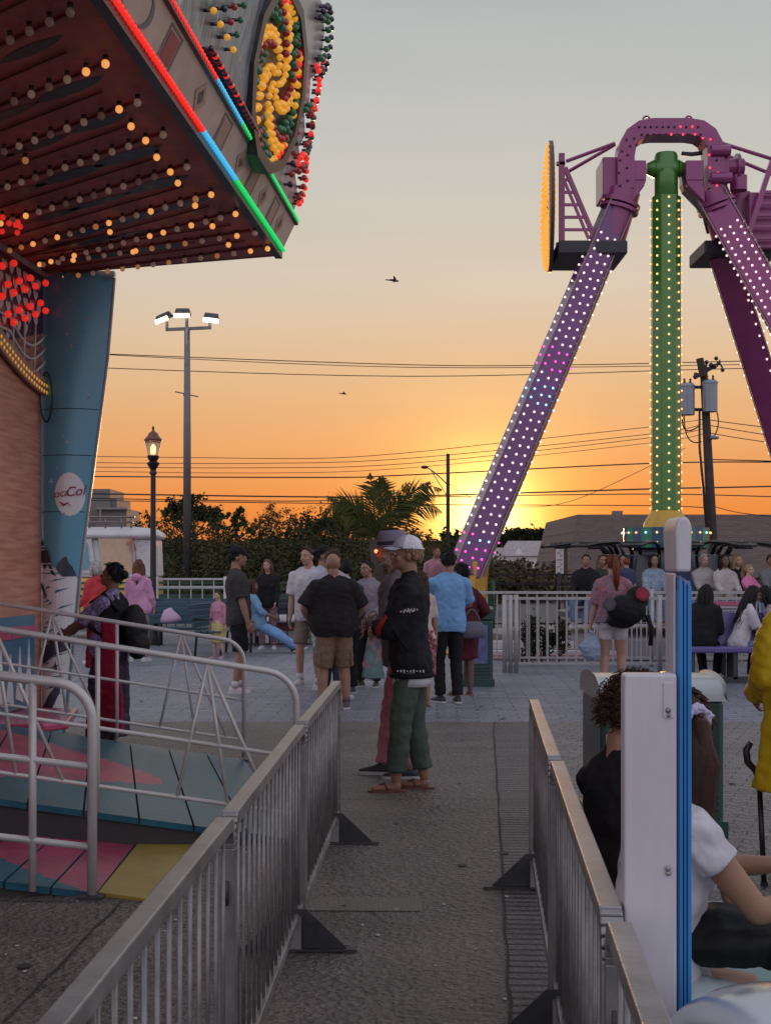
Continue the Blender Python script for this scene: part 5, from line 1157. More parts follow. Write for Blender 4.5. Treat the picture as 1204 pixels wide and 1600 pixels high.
# silver ride car at the corner
kc = thing('silver_ride_car', 'glossy silver kiddie car fender filling the bottom right corner', 'ride car', (GX(1150, 2.55), 2.55, 0)); sv = M('silver_paint', (.50, .52, .56), .22, .55, .08, 3, coat=.6)
m = MB(); m.ball((GX(1232, 2.62), 2.66, .60), (.26, .30, .21), 28, 16); m.ball((GX(1215, 2.4), 2.38, .55), (.15, .12, .18), 24, 14); m.build('fender', sv, kc, True)
m = MB(); m.bb(GX(1160, 2.6), GX(1420, 2.6), 2.45, 3.1, .25, .52); m.build('body', sv, kc, bev=.08)
for x in (GX(1215, 2.5), GX(1400, 2.5)): m = MB(); m.tube([(x, 2.25, .16), (x, 2.38, .16)], .16, 18); m.build('wheel', M('tyre', (.02, .02, .02), .8), kc, 'auto')
# low white bench seat for the two women
sbn = thing('bench', 'white and turquoise bench carrying the two seated women', 'bench', (.75, 3.9, 0)); m = MB(); m.bb(.70, 1.15, 3.15, 4.9, .40, .46); m.build('seat', M('seat_turquoise', (.12, .36, .38), .35, coat=.4), sbn, bev=.015); m = MB(); m.bb(.69, 1.16, 3.1, 4.95, .34, .395); m.build('seat_frame', wpm, sbn, bev=.01)
m = MB()
for y in (3.2, 4.85): 
    for x in (.75, 1.1): m.bb(x-.03, x+.03, y-.03, y+.03, 0, .34)
m.build('leg', wpm, sbn)
# ------------------------------------------------------------------ people
def rotx(a): return Matrix.Rotation(math.radians(a), 3, 'X')
def roty(a): return Matrix.Rotation(math.radians(a), 3, 'Y')
def rotz(a): return Matrix.Rotation(math.radians(a), 3, 'Z')
def cloth(name, col, var=.2, rough=.85, bump=.7, bs=9, scale=5): return M('cloth_'+name, col, rough, 0, var, scale, bump, bs, spec=.2, bdist=.022, stretch=(1, 1, .55))
def pattern(name, c1, c2, sc=22, c3=None):
    k = 'cloth_'+name
    if k in MC: return MC[k]
    m = bpy.data.materials.new(k); MC[k] = m; m.use_nodes = True; t = m.node_tree; b = t.nodes['Principled BSDF']; tc = t.nodes.new('ShaderNodeTexCoord')
    n = t.nodes.new('ShaderNodeTexNoise'); n.inputs['Scale'].default_value = sc; n.inputs['Detail'].default_value = 2; n.inputs['Distortion'].default_value = 1.2
    r = t.nodes.new('ShaderNodeValToRGB'); r.color_ramp.interpolation = 'CONSTANT'; e = r.color_ramp.elements; e[0].color = (*c1, 1); e[0].position = 0; e[1].position = .52; e[1].color = (*c2, 1)
    if c3: q = e.new(.62); q.color = (*c3, 1)
    t.links.new(tc.outputs['Object'], n.inputs['Vector']); t.links.new(n.outputs[0], r.inputs[0]); t.links.new(r.outputs[0], b.inputs[0]); b.inputs['Roughness'].default_value = .85
    return m
def skin(name, col):
    m = M('skin_'+name, col, .5, 0, .10, 14, .08, 120, spec=.4, bdist=.002); b = m.node_tree.nodes['Principled BSDF']; b.inputs['Subsurface Weight'].default_value = .12; b.inputs['Subsurface Radius'].default_value = (.5, .2, .1); b.inputs['Subsurface Scale'].default_value = .02; return m
SK = dict(pale=skin('pale', (.50, .30, .22)), fair=skin('fair', (.42, .24, .17)), tan=skin('tan', (.30, .16, .10)), brown=skin('brown', (.17, .085, .055)), dark=skin('dark', (.10, .05, .035)))
def hairm(name, col): return M('hair_'+name, col, .6, 0, .5, 30, .8, 90, stretch=(1, 1, .12), spec=.22, bdist=.006)
HR = dict(black=hairm('black', (.012, .010, .010)), brown=hairm('brown', (.05, .025, .016)), chest=hairm('chestnut', (.12, .045, .022)), blond=hairm('blond', (.30, .20, .11)), grey=hairm('grey', (.36, .33, .31)), red=hairm('red', (.16, .04, .02)))
eye_w = M('eye_white', (.6, .58, .55), .2, var=0); eye_d = M('eye_dark', (.02, .012, .01), .15, var=0); lipm = M('lips', (.26, .09, .075), .45, var=0)
TMP = bpy.data.scenes.new('scratch')
def blob(mb, voxel, amp=0., freq=8., smooth=2, fac=.5, zs=.6, seed=0.):
    me = bpy.data.meshes.new('b'); me.from_pydata(mb.v, [], mb.f); o = bpy.data.objects.new('b', me); TMP.collection.objects.link(o)
    r = o.modifiers.new('r', 'REMESH'); r.mode = 'VOXEL'; r.voxel_size = voxel
    if smooth: s = o.modifiers.new('s', 'SMOOTH'); s.iterations = smooth; s.factor = fac
    TMP.view_layers[0].update(); dg = TMP.view_layers[0].depsgraph; res = bpy.data.meshes.new_from_object(o.evaluated_get(dg))
    bpy.data.objects.remove(o); bpy.data.meshes.remove(me)
    if amp:
        nn_ = [v.normal.copy() for v in res.vertices]; cc_ = [v.co.copy() for v in res.vertices]; out = []
        for p, nv in zip(cc_, nn_):
            q_ = p+nv*amp*(noise.noise(V((p.x*freq+seed, p.y*freq, p.z*freq*zs)))+.5*noise.noise(V((p.x*freq*2.3, p.y*freq*2.3+seed, p.z*freq*2.6)))); out += [q_.x, q_.y, q_.z]
        res.vertices.foreach_set('co', out)
    res.polygons.foreach_set('use_smooth', [True]*len(res.polygons))
    return res
def putmesh(me, name, mat, parent):
    me.materials.clear()
    for x in (mat if isinstance(mat, list) else [mat]): me.materials.append(x)
    me.name = name; o = bpy.data.objects.new(name, me); COL.objects.link(o); o.parent = parent; OFF[o.name] = V((0, 0, 0)); return o
def ik(a, b, l1, l2, pole):
    a, b, pole = V(a), V(b), V(pole); d = b-a; L = d.length
    if L > (l1+l2)*.999: b = a+d.normalized()*(l1+l2)*.999; d = b-a; L = d.length
    x = (l1*l1-l2*l2+L*L)/(2*L); h = math.sqrt(max(0, l1*l1-x*x)); n = d.normalized(); p = pole-n*pole.dot(n)
    if p.length < 1e-4: p = V((0, 1, 0))
    return a+n*x+p.normalized()*h, b
def ering(c, R, rx, ry, n=14, sq=1.):
    out = []
    for i in range(n):
        a = 2*math.pi*i/n; ca, sa = math.cos(a), math.sin(a)
        out.append(c+R@V((rx*math.copysign(abs(ca)**sq, ca), ry*math.copysign(abs(sa)**sq, sa), 0)))
    return out
def cone(mb, a, b, ra, rb, n=10, k=3, open_=False):
    a, b = V(a), V(b); mb.tube([a, a.lerp(b, .5), b], [ra, (ra+rb)/2, rb], n); mb.ball(a, ra*.99, n, 7)
    if not open_: mb.ball(b, rb*.99, n, 7)
def limb(mb, pts, rs, n=12, flat=False):
    for i in range(len(pts)-1): cone(mb, pts[i], pts[i+1], rs[i], rs[i+1], n, open_=flat and i == len(pts)-2)
def hand(mb, w, hd, hn, side, curl=.5, s=1.):
    hd = V(hd).normalized(); hn = V(hn); hn = (hn-hd*hn.dot(hd)).normalized(); hs = hd.cross(hn).normalized()*side
    R = Matrix((hs, hd, hn)).transposed()
    mb.ball(w+hd*.05*s, (.042*s, .055*s, .016*s), 10, 8, R); mb.ball(w+hd*.015*s, (.027*s, .03*s, .02*s), 8, 6, R)
    for i, ln in enumerate((.070, .078, .072, .056)):
        st = w+hd*(.088-.004*abs(i-1.3))*s+hs*(.030-.0205*i)*s; c1 = curl*.8+.06*i; c2 = curl*1.7+.08*i
        d1 = hd*math.cos(c1)+hn*math.sin(c1)+hs*(.10-.07*i); d2 = hd*math.cos(c2)+hn*math.sin(c2)+hs*(.06-.04*i); m_ = st+d1*ln*.5*s; e = m_+d2*ln*.5*s
        cone(mb, st-hd*.01, m_, .0090*s, .0084*s, 7); cone(mb, m_, e, .0084*s, .0068*s, 7)
    t0 = w+hd*.028*s+hs*.030*s; t1 = t0+(hd*.6+hs*.65+hn*.3).normalized()*.036*s; t2 = t1+(hd*.9+hs*.2+hn*.35).normalized()*.030*s; cone(mb, t0, t1, .0125*s, .0100*s, 7); cone(mb, t1, t2, .0100*s, .0078*s, 7)
def hairline(phi, style):
    a = abs(phi)
    if style == 'fringe': base = [(0, 22), (40, 18), (65, -5), (85, -12), (100, -25), (180, -45)]
    elif style == 'bald': base = [(0, 95), (80, 95), (95, 5), (120, 10), (180, 12)]
    else: base = [(0, 42), (35, 38), (60, 22), (78, -2), (92, -8), (105, -30), (180, -42)]
    for (x0, y0), (x1, y1) in zip(base, base[1:]):
        if a <= x1: return y0+(y1-y0)*(a-x0)/(x1-x0)
    return base[-1][1]
def shell(mb, hc, Rh, rx, ry, rz, keep, t=.006, nz=.0, n=40, m=22, seed=0, off=(0, 0, 0)):
    """closed shell over part of the head ellipsoid"""
    def P(phi, th, sc):
        a = math.radians(phi); e = math.radians(th); v = V((math.sin(a)*math.cos(e)*rx, math.cos(a)*math.cos(e)*ry, math.sin(e)*rz))
        k = sc+nz*noise.noise(V((v.x*28+seed, v.y*28, v.z*18)))
        return hc+Rh@(V(off)+v*k)
    outer = {}; inner = {}; quads = []
    vs = []; fs = []
    def vid(i, j, l):
        d = outer if l else inner; key = (i % n, j)
        if key not in d: d[key] = len(vs); vs.append(P(360*i/n-180, -60+150*j/m, 1.0 if l else 1-t/rx))
        return d[key]
    K = set()
    for i in range(n):
        for j in range(m):
            ph = 360*(i+.5)/n-180; th = -60+150*(j+.5)/m
            if keep(ph, th): K.add((i, j))
    for i, j in K:
        fs.append((vid(i, j, 1), vid(i, j+1, 1), vid(i+1, j+1, 1), vid(i+1, j, 1))); fs.append((vid(i, j, 0), vid(i+1, j, 0), vid(i+1, j+1, 0), vid(i, j+1, 0)))
        for di, dj, e in ((0, -1, ((i, j), (i+1, j))), (0, 1, ((i+1, j+1), (i, j+1))), (-1, 0, ((i, j+1), (i, j))), (1, 0, ((i+1, j), (i+1, j+1)))):
            if ((i+di) % n, j+dj) not in K and j+dj < m: a, b = e; fs.append((vid(a[0], a[1], 1), vid(b[0], b[1], 1), vid(b[0], b[1], 0), vid(a[0], a[1], 0)))
    mb.add(vs, fs)
PN = [0]
def person(label, px, Y, yaw, H=1.7, skin_='fair', hair='short', hcol='brown', top=None, sleeve=.45, bottom=None, blen=1., shoes='shoe', shoecol=(.5, .48, .48), hat=None, pose={}, fem=False, fat=0., vox=.014, group=None, hem=-.10, collar=None, skirt=None, loose=1., z0=0., flare=1., socks=None, extra=None, x=None, glasses=False, beard=None, topname='shirt', open_=False):
    PN[0] += 1; seed = PN[0]*3.7
    s = H/1.75; root = local_thing('person', label, 'person', ((GX(px, Y) if x is None else x), Y, z0), math.radians(yaw), group, s)
    Pv = V(pose.get('pelvis', (0, 0, .92))); lean, side, tw = pose.get('lean', 3), pose.get('side', 0), pose.get('twist', 0)
    Rt = rotz(tw)@roty(side)@rotx(-lean); Rp = rotx(-lean*.3) if not pose.get('sit') else rotx(10)
    def S(t, x=0, y=0): 
        b = t/.55; Rm = rotz(tw*min(1, max(0, b)))@roty(side)@rotx(-lean*(1 if b > 0 else .3)); return Pv+Rm@V((x, y, t))
    hy, hp, hr = pose.get('head', (0, 0, 0)); Rh = rotz(tw+hy)@roty(hr)@rotx(-hp)
    nk = S(.60); hc = nk+V((0, 0, .0))+Rh@V((0, .022, .115))
    k = 1+.30*fat; kb = 1+.75*fat
    if fem: rings = [(-.10, .150, .11), (-.03, .170, .12), (.05, .155, .108), (.16, .125, .09), (.26, .13, .095), (.36, .145, .11), (.44, .15, .095), (.50, .125, .075), (.545, .06, .055)]
    else: rings = [(-.10, .140, .10), (-.03, .158, .112), (.05, .152, .108), (.16, .145, .10), (.26, .155, .105), (.36, .170, .115), (.44, .178, .108), (.50, .140, .085), (.55, .065, .06)]
    shw = .165 if fem else .188
    def torso(mb, g, t0=-.12, t1=.6, lo=1.):
        rr = []
        for t, rx, ry in rings:
            if t < t0-.03 or t > t1: continue
            fb = math.exp(-((t-.12)/.16)**2)*fat; l_ = 1+(lo-1)*max(0, min(1, (.4-t)/.4))
            yo = .05*fb+.012*math.sin((t+.1)*5)
            Rm = rotz(tw*min(1, max(0, t/.55)))@roty(side)@rotx(-lean)
            rr.append(ering(S(max(t, t0), 0, yo), Rm, (rx*(1+.25*fat)+.09*fb)*l_+g, (ry*(1+.1*fat)+.07*fb)*l_+g, 16, .85))
        mb.loft(rr)
        for sx in (-1, 1):
            mb.ball(S(.455, sx*(shw-.03)), (.062+g, .062+g, .06+g*.8), 10, 8)
            mb.tube([S(.555, 0, -.01), S(.50, sx*shw*.62, -.01), S(.46, sx*shw*.95, 0)], [.055+g*.4, .050+g*.6, .052+g*.6], 10)
        if fem:
            for sx in (-1, 1): mb.ball(S(.33, sx*.07, .085), (.062+g*.5, .05+g*.5, .06+g*.5), 10, 8)
    sh = {}; 
    hd_ = pose.get('hands', ((-.25, .04, .80), (.25, .04, .80))); ep_ = pose.get('elbows', ((-.5, -1, -.1), (.5, -1, -.1)))
    for i, sx in enumerate((-1, 1)):
        a = S(.455, sx*shw); e, w_ = ik(a, hd_[i], .280, .250, ep_[i]); sh[sx] = (a, e, w_)
    lg = {}; ft = pose.get('feet', ((-.11, .0, .09), (.11, .03, .09))); kp = pose.get('knees', ((-.15, 1, 0), (.15, 1, 0))); fy = pose.get('footyaw', (12, -12))
    for i, sx in enumerate((-1, 1)):
        a = Pv+V((sx*.088, 0, -.04)); kn, an = ik(a, ft[i], .405, .392, kp[i]); lg[sx] = (a, kn, an)
    # ---- one continuous body
    b = MB(); torso(b, 0)
    ak = 1+.25*fat-.1*fem
    for sx in (-1, 1):
        a, e, w_ = sh[sx]; limb(b, [a, a.lerp(e, .45), e, e.lerp(w_, .35), w_], [.052*ak, .049*ak, .040*ak, .041*ak, .026*ak])
        hdv = pose.get('handdir', {}).get(sx, None); fdir = (w_-e).normalized(); hdv = V(hdv) if hdv else fdir+V((0, .15, -.2))
        hnv = V(pose.get('palm', {}).get(sx, (-sx, .15, 0))); hand(b, w_, hdv, hnv, pose.get('hside', {}).get(sx, sx if sx > 0 else -1)*1, pose.get('curl', .45))
        a, kn, an = lg[sx]; lk = 1+.2*fat; limb(b, [a, a.lerp(kn, .5), kn, kn.lerp(an, .35), an.lerp(kn, .1), an], [.088*lk, .074*lk, .055*lk, .056*lk, .037*lk, .036])
        fdirv = rotz(fy[0 if sx < 0 else 1])@V((0, 1, 0)); pt = pose.get('footpitch', (0, 0))[0 if sx < 0 else 1]; fdirv = (fdirv+V((0, 0, pt))).normalized()
        b.ball(an+V((0, 0, -.045)), (.034, .036, .040), 8, 6); cone(b, an+V((0, 0, -.055)), an+fdirv*.15+V((0, 0, -.062)), .032, .024, 8)
    limb(b, [S(.52), nk+Rh@V((0, .0, .03))], [.060, .056]); 
    hs_ = .94 if fem else 1.
    b.ball(hc+Rh@V((0, -.012, .020)), (.076*hs_, .097, .098), 16, 12, Rh); b.ball(hc+Rh@V((0, .030, -.045)), (.058*hs_, .062, .066), 14, 10, Rh)
    b.ball(hc+Rh@V((0, .070, -.088)), (.026, .022, .020), 8, 6, Rh)
    for sx in (-1, 1):
        b.ball(hc+Rh@V((sx*.036, .060, -.032)), (.026, .026, .024), 8, 6, Rh); b.ball(hc+Rh@V((sx*.030, .080, .022)), (.028, .014, .010), 8, 6, Rh); b.ball(hc+Rh@V((sx*.078*hs_, -.005, -.012)), (.012, .020, .032), 8, 7, Rh)
    b.tube([hc+Rh@V((0, .082, .012)), hc+Rh@V((0, .100, -.018)), hc+Rh@V((0, .106, -.030))], [.009, .013, .016], 8); b.ball(hc+Rh@V((0, .098, -.033)), (.018, .015, .011), 8, 6, Rh)
    b.ball(hc+Rh@V((0, .082, -.063)), (.026, .016, .013), 8, 6, Rh)
    me = blob(b, vox*.62 if vox > .01 else vox, 0, smooth=2, fac=.4); putmesh(me, 'body', SK[skin_], root)
    # ---- face
    for sx in (-1, 1):
        q = MB(); q.ball(hc+Rh@V((sx*.031, .083, .004)), (.0125, .009, .008), 10, 7, Rh); e_ = q.build('eye', eye_w, root, True)
        q = MB(); q.ball(hc+Rh@V((sx*.031, .0895, .004)), (.0058, .0045, .0062), 8, 6, Rh); q.build('iris', eye_d, e_, True, off=V((0, 0, 0)))
        q = MB(); q.tube([hc+Rh@V((sx*.014, .095, .021)), hc+Rh@V((sx*.032, .094, .026)), hc+Rh@V((sx*.048, .080, .021))], [.0035, .0042, .002], 5); q.build('eyebrow', HR[hcol if hcol != 'blond' else 'brown'], root, True)
    q = MB(); q.tube([hc+Rh@V((-.024, .086, -.062)), hc+Rh@V((0, .0985, -.0585)), hc+Rh@V((.024, .086, -.062))], [.002, .005, .002], 6); q.tube([hc+Rh@V((-.020, .087, -.065)), hc+Rh@V((0, .097, -.068)), hc+Rh@V((.020, .087, -.065))], [.002, .0058, .002], 6); q.build('lips', lipm, root, True)
    if beard:
        q = MB(); q.tube([hc+Rh@V((sx_*.066, .02-abs(0), -.04)) if abs(sx_) > .9 else hc+Rh@V((sx_*.05, .075-.02*abs(sx_), -.085+.01*abs(sx_))) for sx_ in (-1, -.6, 0, .6, 1)], [.012, .02, .024, .02, .012], 8); putmesh(blob(q, .008, .004, 30), 'beard', HR[beard], root)
    if glasses:
        q = MB()
        for sx in (-1, 1):
            q.tube([hc+Rh@V((sx*.032+.020*math.cos(a), .101, .002+.015*math.sin(a))) for a in [i*math.pi/6 for i in range(12)]], .0018, 4, closed=True); q.tube([hc+Rh@V((sx*.053, .098, .006)), hc+Rh@V((sx*.082, .01, .008))], .0018, 4)
        q.build('glasses', dark_steel, root, True)
    # ---- hair
    HRm = HR[hcol]; rx, ry, rz = .086*hs_, .108, .110; ho = (0, -.012, .018)
    if hair != 'none':
        q = MB(); st = hair if hair in ('bald', 'fringe') else 'norm'
        capk = hat is not None
        shell(q, hc, Rh, rx*(1.0 if not capk else .97), ry*(1 if not capk else .97), rz*(1 if not capk else .94), lambda p, t: t > hairline(p, st) and not (capk and t > 45), .012, .10 if hair != 'bald' else .01, seed=seed, off=ho)
        if hair in ('long', 'verylong', 'bob'):
            Ln = dict(long=.34, verylong=.52, bob=.15)[hair]; rr = []
            for i in range(9):
                t = i/8; z = .05-(Ln+.05)*t; wv = .012*math.sin(t*9+seed); c = hc+Rh@V((wv, -.055-.03*t*(1 if hair != 'bob' else .2), z*.35))+V((0, -.0, z*.65)); rr.append(ering(c, Rh, (.088+.018*math.sin(t*2.6))*(1-.45*t*t), (.062+.012*math.sin(t*3))*(1-.35*t), 14))
            q.loft(rr)
            for sx in (-1, 1): q.tube([hc+Rh@V((sx*.083, -.005, .03)), hc+Rh@V((sx*.092, .012, -.05)), hc+Rh@V((sx*.088, .0, -.05-Ln*.4)), hc+Rh@V((sx*.075, -.02, -.05-Ln*.65))], [.018, .026, .028, .008], 8)
            for i in range(46 if vox < .02 else 16):
                a = random.uniform(-2.0, 2.0); z1 = -Ln*random.uniform(.75, 1.08); q.tube([hc+Rh@V((.088*math.sin(a), -.03-.078*math.cos(a*.8), .05)), hc+Rh@V((.102*math.sin(a)+random.gauss(0, .006), -.06-.06*math.cos(a), z1*.5)), hc+Rh@V((.085*math.sin(a)*.8+random.gauss(0, .014), -.08-.04*math.cos(a), z1))], [.008, .0085, .002], 5)
        if hair in ('pony', 'highpony'):
            z_ = .05 if hair == 'pony' else .085; q.tube([hc+Rh@V((0, -.105, z_)), hc+Rh@V((.0, -.16, z_-.01)), hc+Rh@V((.01, -.175, z_-.12)), hc+Rh@V((.0, -.15, z_-.27)), hc+Rh@V((.01, -.13, z_-.40))], [.018, .022, .027, .018, .004], 10)
            for i in range(420 if vox < .01 else 40 if vox < .02 else 12):
                a = random.uniform(0, 6.28); g = .04; q.tube([hc+Rh@V((g*.5*math.cos(a), -.13+g*.4*math.sin(a), z_)), hc+Rh@V((g*1.1*math.cos(a), -.172+g*1.0*math.sin(a), z_-.12)), hc+Rh@V((g*.9*math.cos(a), -.15+g*math.sin(a), z_-.27)), hc+Rh@V((g*.4*math.cos(a)+.01, -.13+g*.4*math.sin(a), z_-.33-random.random()*.12))], [.0022, .0030, .0026, .0006] if vox < .01 else [.006, .008, .007, .0015], 5)
        if hair == 'bun': q.ball(hc+Rh@V((0, -.125, .03)), (.045, .04, .045), 12, 9)
        if hair not in ('curly', 'bald') and vox < .019:
            for i in range(170 if vox < .0145 else 90):
                ph = random.uniform(-180, 180); th = random.uniform(-35, 88)
                if th < hairline(ph, st)+3 or (capk and th > 20): continue
                a = math.radians(ph); e = math.radians(th); nrm = V((math.sin(a)*math.cos(e), math.cos(a)*math.cos(e), math.sin(e))); b0 = V(ho)+V((nrm.x*rx, nrm.y*ry, nrm.z*rz))*.98
                dn = (V((0, -.25, -1))-nrm*V((0, -.25, -1)).dot(nrm)).normalized()+V((random.gauss(0, .3), random.gauss(0, .3), 0)); l_ = random.uniform(.02, .04); q.tube([hc+Rh@b0, hc+Rh@(b0+nrm*.008+dn*l_*.5), hc+Rh@(b0+nrm*.007+dn*l_)], [.006, .005, .001], 4)
        if hair in ('curly', 'afro'):
            nr_ = vox < .01
            for i in range(2400 if nr_ else 150):
                ph = random.uniform(-180, 180); th = random.uniform(-35, 90)
                if th < hairline(ph, 'norm')-2: continue
                a = math.radians(ph); e = math.radians(th); kk = random.uniform(1.0, 1.25); c = hc+Rh@(V(ho)+V((math.sin(a)*math.cos(e)*rx*kk, math.cos(a)*math.cos(e)*ry*kk, math.sin(e)*rz*kk))); ax = V((random.gauss(0, 1), random.gauss(0, 1), random.gauss(0, 1))).normalized(); u_ = ax.orthogonal().normalized(); v_ = ax.cross(u_); r_ = random.uniform(.005, .010) if nr_ else random.uniform(.010, .018)
                q.tube([c+(u_*math.cos(t)+v_*math.sin(t))*r_+ax*.004*t for t in [j*.9 for j in range(8)]], [.0016 if nr_ else .0045]*7+[.001], 4)
        q.build('hair', HRm, root, True)
    if hat:
        kind, hm = hat[0], hat[1]; hm2 = hat[2] if len(hat) > 2 else hm
        if kind in ('cap', 'trucker'):
            bk2 = kind == 'trucker'; fl_ = -1 if (len(hat) > 3 and hat[3] == 'back') else 1
            q = MB(); q.cur = 0
            shell(q, hc, Rh, rx*1.10, ry*1.08, rz*1.10, lambda p, t: t > 14 and abs(p) < (62 if bk2 else 999), .006, .012, off=ho, n=48, m=30); cp = q.build('cap', hm, root, True)
            if bk2:
                q = MB(); shell(q, hc, Rh, rx*1.10, ry*1.08, rz*1.10, lambda p, t: t > 10 and abs(p) >= 62 and not (abs(p) > 150 and t < 34 and t > 17), .005, .0, off=ho, n=48, m=30); q.build('mesh_back', hm2, cp, True, off=V((0, 0, 0)))
            q = MB(); rr = []
            for i in range(7):
                t = i/6; rr2 = []
                for j in range(13):
                    a = -1.05+2.1*j/12; rr2.append(hc+Rh@V((math.sin(a)*.088*(1-.12*t), ho[1]+fl_*(math.cos(a)*.104+.078*t*math.cos(a*.75)), .052-.012*t-.022*(math.sin(a)**2)*(.4+.6*t))))
                rr.append(rr2)
            vs = [p for r in rr for p in r]; q.add(vs, [(i*13+j, i*13+j+1, (i+1)*13+j+1, (i+1)*13+j) for i in range(6) for j in range(12)])
            o = q.build('brim', hm2 if not bk2 else hm, cp, True, off=V((0, 0, 0))); sm = o.modifiers.new('s', 'SOLIDIFY'); sm.thickness = .005
            q = MB(); q.ball(hc+Rh@V((0, ho[1], ho[2]+rz*1.10)), (.008, .008, .005), 8, 5); q.build('button', hm, cp, True, off=V((0, 0, 0)))
        else:   # trilby
            q = MB(); q.loft([ering(hc+Rh@V((0, -.012, z)), Rh, a, c, 24) for z, a, c in ((.045, .090, .112), (.06, .091, .113), (.10, .086, .108), (.135, .078, .100), (.155, .064, .088), (.150, .045, .068), (.142, .02, .04))]); cp = q.build('hat_crown', hm, root, True)
            q = MB(); rr = []
            for z, a, c in ((.048, .086, .108), (.050, .105, .130), (.052, .130, .155), (.047, .131, .156), (.044, .105, .130), (.042, .086, .108)): rr.append([p+Rh@V((0, 0, .016*abs(math.sin(2*math.pi*i/28-.0))*0+.012*math.cos(4*math.pi*i/28)*(a-.086)/.045*-1)) for i, p in enumerate(ering(hc+Rh@V((0, -.012, z)), Rh, a, c, 28))])
            rr.append(rr[0]); q.loft(rr, False); q.build('hat_brim', hm, cp, True, off=V((0, 0, 0)))
            q = MB(); q.loft([ering(hc+Rh@V((0, -.012, z)), Rh, a, c, 24) for z, a, c in ((.052, .0935, .1155), (.078, .0915, .1135))], False); q.build('hat_band', hm2, cp, True, off=V((0, 0, 0)))
    # ---- clothing
    if top:
        q = MB(); torso(q, .016*loose, hem, .56, 1+.12*(loose-.6)); 
        for sx in (-1, 1):
            a, e, w_ = sh[sx]
            if sleeve <= 0: continue
            if sleeve <= .5: end = a.lerp(e, min(1, sleeve*2)); limb(q, [a, a.lerp(end, .5), end], [.070*ak*loose**.5, .068*ak*loose**.5, .066*ak*loose**.5], flat=True)
            else: end = e.lerp(w_, min(1, (sleeve-.5)*2)); limb(q, [a, a.lerp(e, .5), e, end], [.068*ak, .066*ak*loose**.4, .057*ak*loose**.5, .046*ak*loose**.5], flat=True)
        if collar == 'polo': q.tube([S(.575, .06*math.cos(t), .052*math.sin(t)-.005) for t in [i*math.pi/6 for i in range(12)]], .016, 6, closed=True)
        if collar == 'hood': q.ball(S(.53, 0, -.10), (.10, .055, .07), 12, 8); q.tube([S(.56, .075*math.cos(t), .07*math.sin(t)-.015) for t in [i*math.pi/6 for i in range(12)]], .024, 6, closed=True)
        if collar == 'high': q.tube([S(.59, .066*math.cos(t), .062*math.sin(t)-.005) for t in [i*math.pi/6 for i in range(12)]], .020, 6, closed=True)
        tm = putmesh(blob(q, vox*.8, (.011 if vox > .01 else .008 if loose > 1.05 else .012)*min(1.6, loose), 9 if vox > .01 else 12, smooth=2, seed=seed, zs=.6 if vox > .01 else 1.3), topname, top, root)
    if bottom:
        q = MB(); rr = []
        for t, rx_, ry_ in rings:
            if t > .10 and t < .6: continue
            if t <= .07: fb = math.exp(-((t-.12)/.16)**2)*fat; rr.append(ering(S(t, 0, .03*fb), Rt if t > 0 else Rp, rx_*(1+.25*fat)+.07*fb+.010, ry_*(1+.1*fat)+.05*fb+.010, 16, .85))
        q.loft(rr)
        for sx in (-1, 1):
            a, kn, an = lg[sx]; lk = 1+.2*fat
            if blen <= .5: end = a.lerp(kn, blen*2); limb(q, [a, a.lerp(end, .6), end], [.094*lk, (.086+.010*(flare-1))*lk*flare**.4, .078*lk*flare**.8], flat=True)
            else: end = kn.lerp(an, (blen-.5)*2); f_ = flare; limb(q, [a, a.lerp(kn, .5), kn, kn.lerp(end, .5), end], [.094*lk, .083*lk*f_**.6, .068*lk*f_, .065*lk*f_, .062*lk*f_], flat=True)
        putmesh(blob(q, vox*.8, .009, 11, smooth=2, seed=seed+5, zs=1.4), 'trousers' if blen > .6 else 'shorts', bottom, root)
    if skirt:
        sm_, zl, w1, tt = skirt; q = MB(); rr = []
        for i in range(9):
            t = i/8; z = S(tt).z*(1-t)+zl*t; c = S(tt).lerp(V((Pv.x, Pv.y+.02, zl)), t); rr.append(ering(V((c.x, c.y, z)), rotz(tw), (.15 if fem else .16)*(1-t)+w1*t+.02+.03*math.sin(math.pi*min(1, t*1.4)), .115*(1-t)+w1*.75*t+.02+.02*math.sin(math.pi*min(1, t*1.4)), 20))
        q.loft(rr); putmesh(blob(q, vox*.9, .022, 7, smooth=2, zs=.15, seed=seed), 'skirt', sm_, root)
    for i, sx in enumerate((-1, 1)):
        if not shoes: continue
        an = lg[sx][2]; fd = rotz(fy[i])@V((0, 1, 0)); pt = pose.get('footpitch', (0, 0))[i]; fd = (fd+V((0, 0, pt))).normalized(); rt = fd.cross(V((0, 0, 1))).normalized(); up_ = rt.cross(fd)
        R = Matrix((rt, fd, up_)).transposed(); cc = an+R@V((0, 0, -.09))
        scm = shoecol if isinstance(shoecol, bpy.types.Material) else M('shoe_%02d%02d%02d' % tuple(int(c*99) for c in shoecol), shoecol, .55, 0, .12)
        if shoes in ('shoe', 'boot'):
            q = MB(); rr = []
            for y, wx, zt in ((-.075, .022, .05), (-.06, .034, .085), (-.02, .040, .098), (.03, .041, .09), (.08, .043, .068), (.13, .044, .055), (.175, .036, .045), (.195, .016, .03)):
                rr.append([cc+R@V((wx*math.cos(a), y, .02+max(0, math.sin(a))*(zt-.02)+min(0, math.sin(a))*.010)) for a in [j*math.pi/6 for j in range(12)]])
            q.loft(rr)
            if shoes == 'boot' or socks: q.tube([an+V((0, 0, -.02)), an.lerp(lg[sx][1], .16)], [.045, .044], 10)
            so_ = q.build('shoe', scm, root, True)
            q = MB(); rr = []
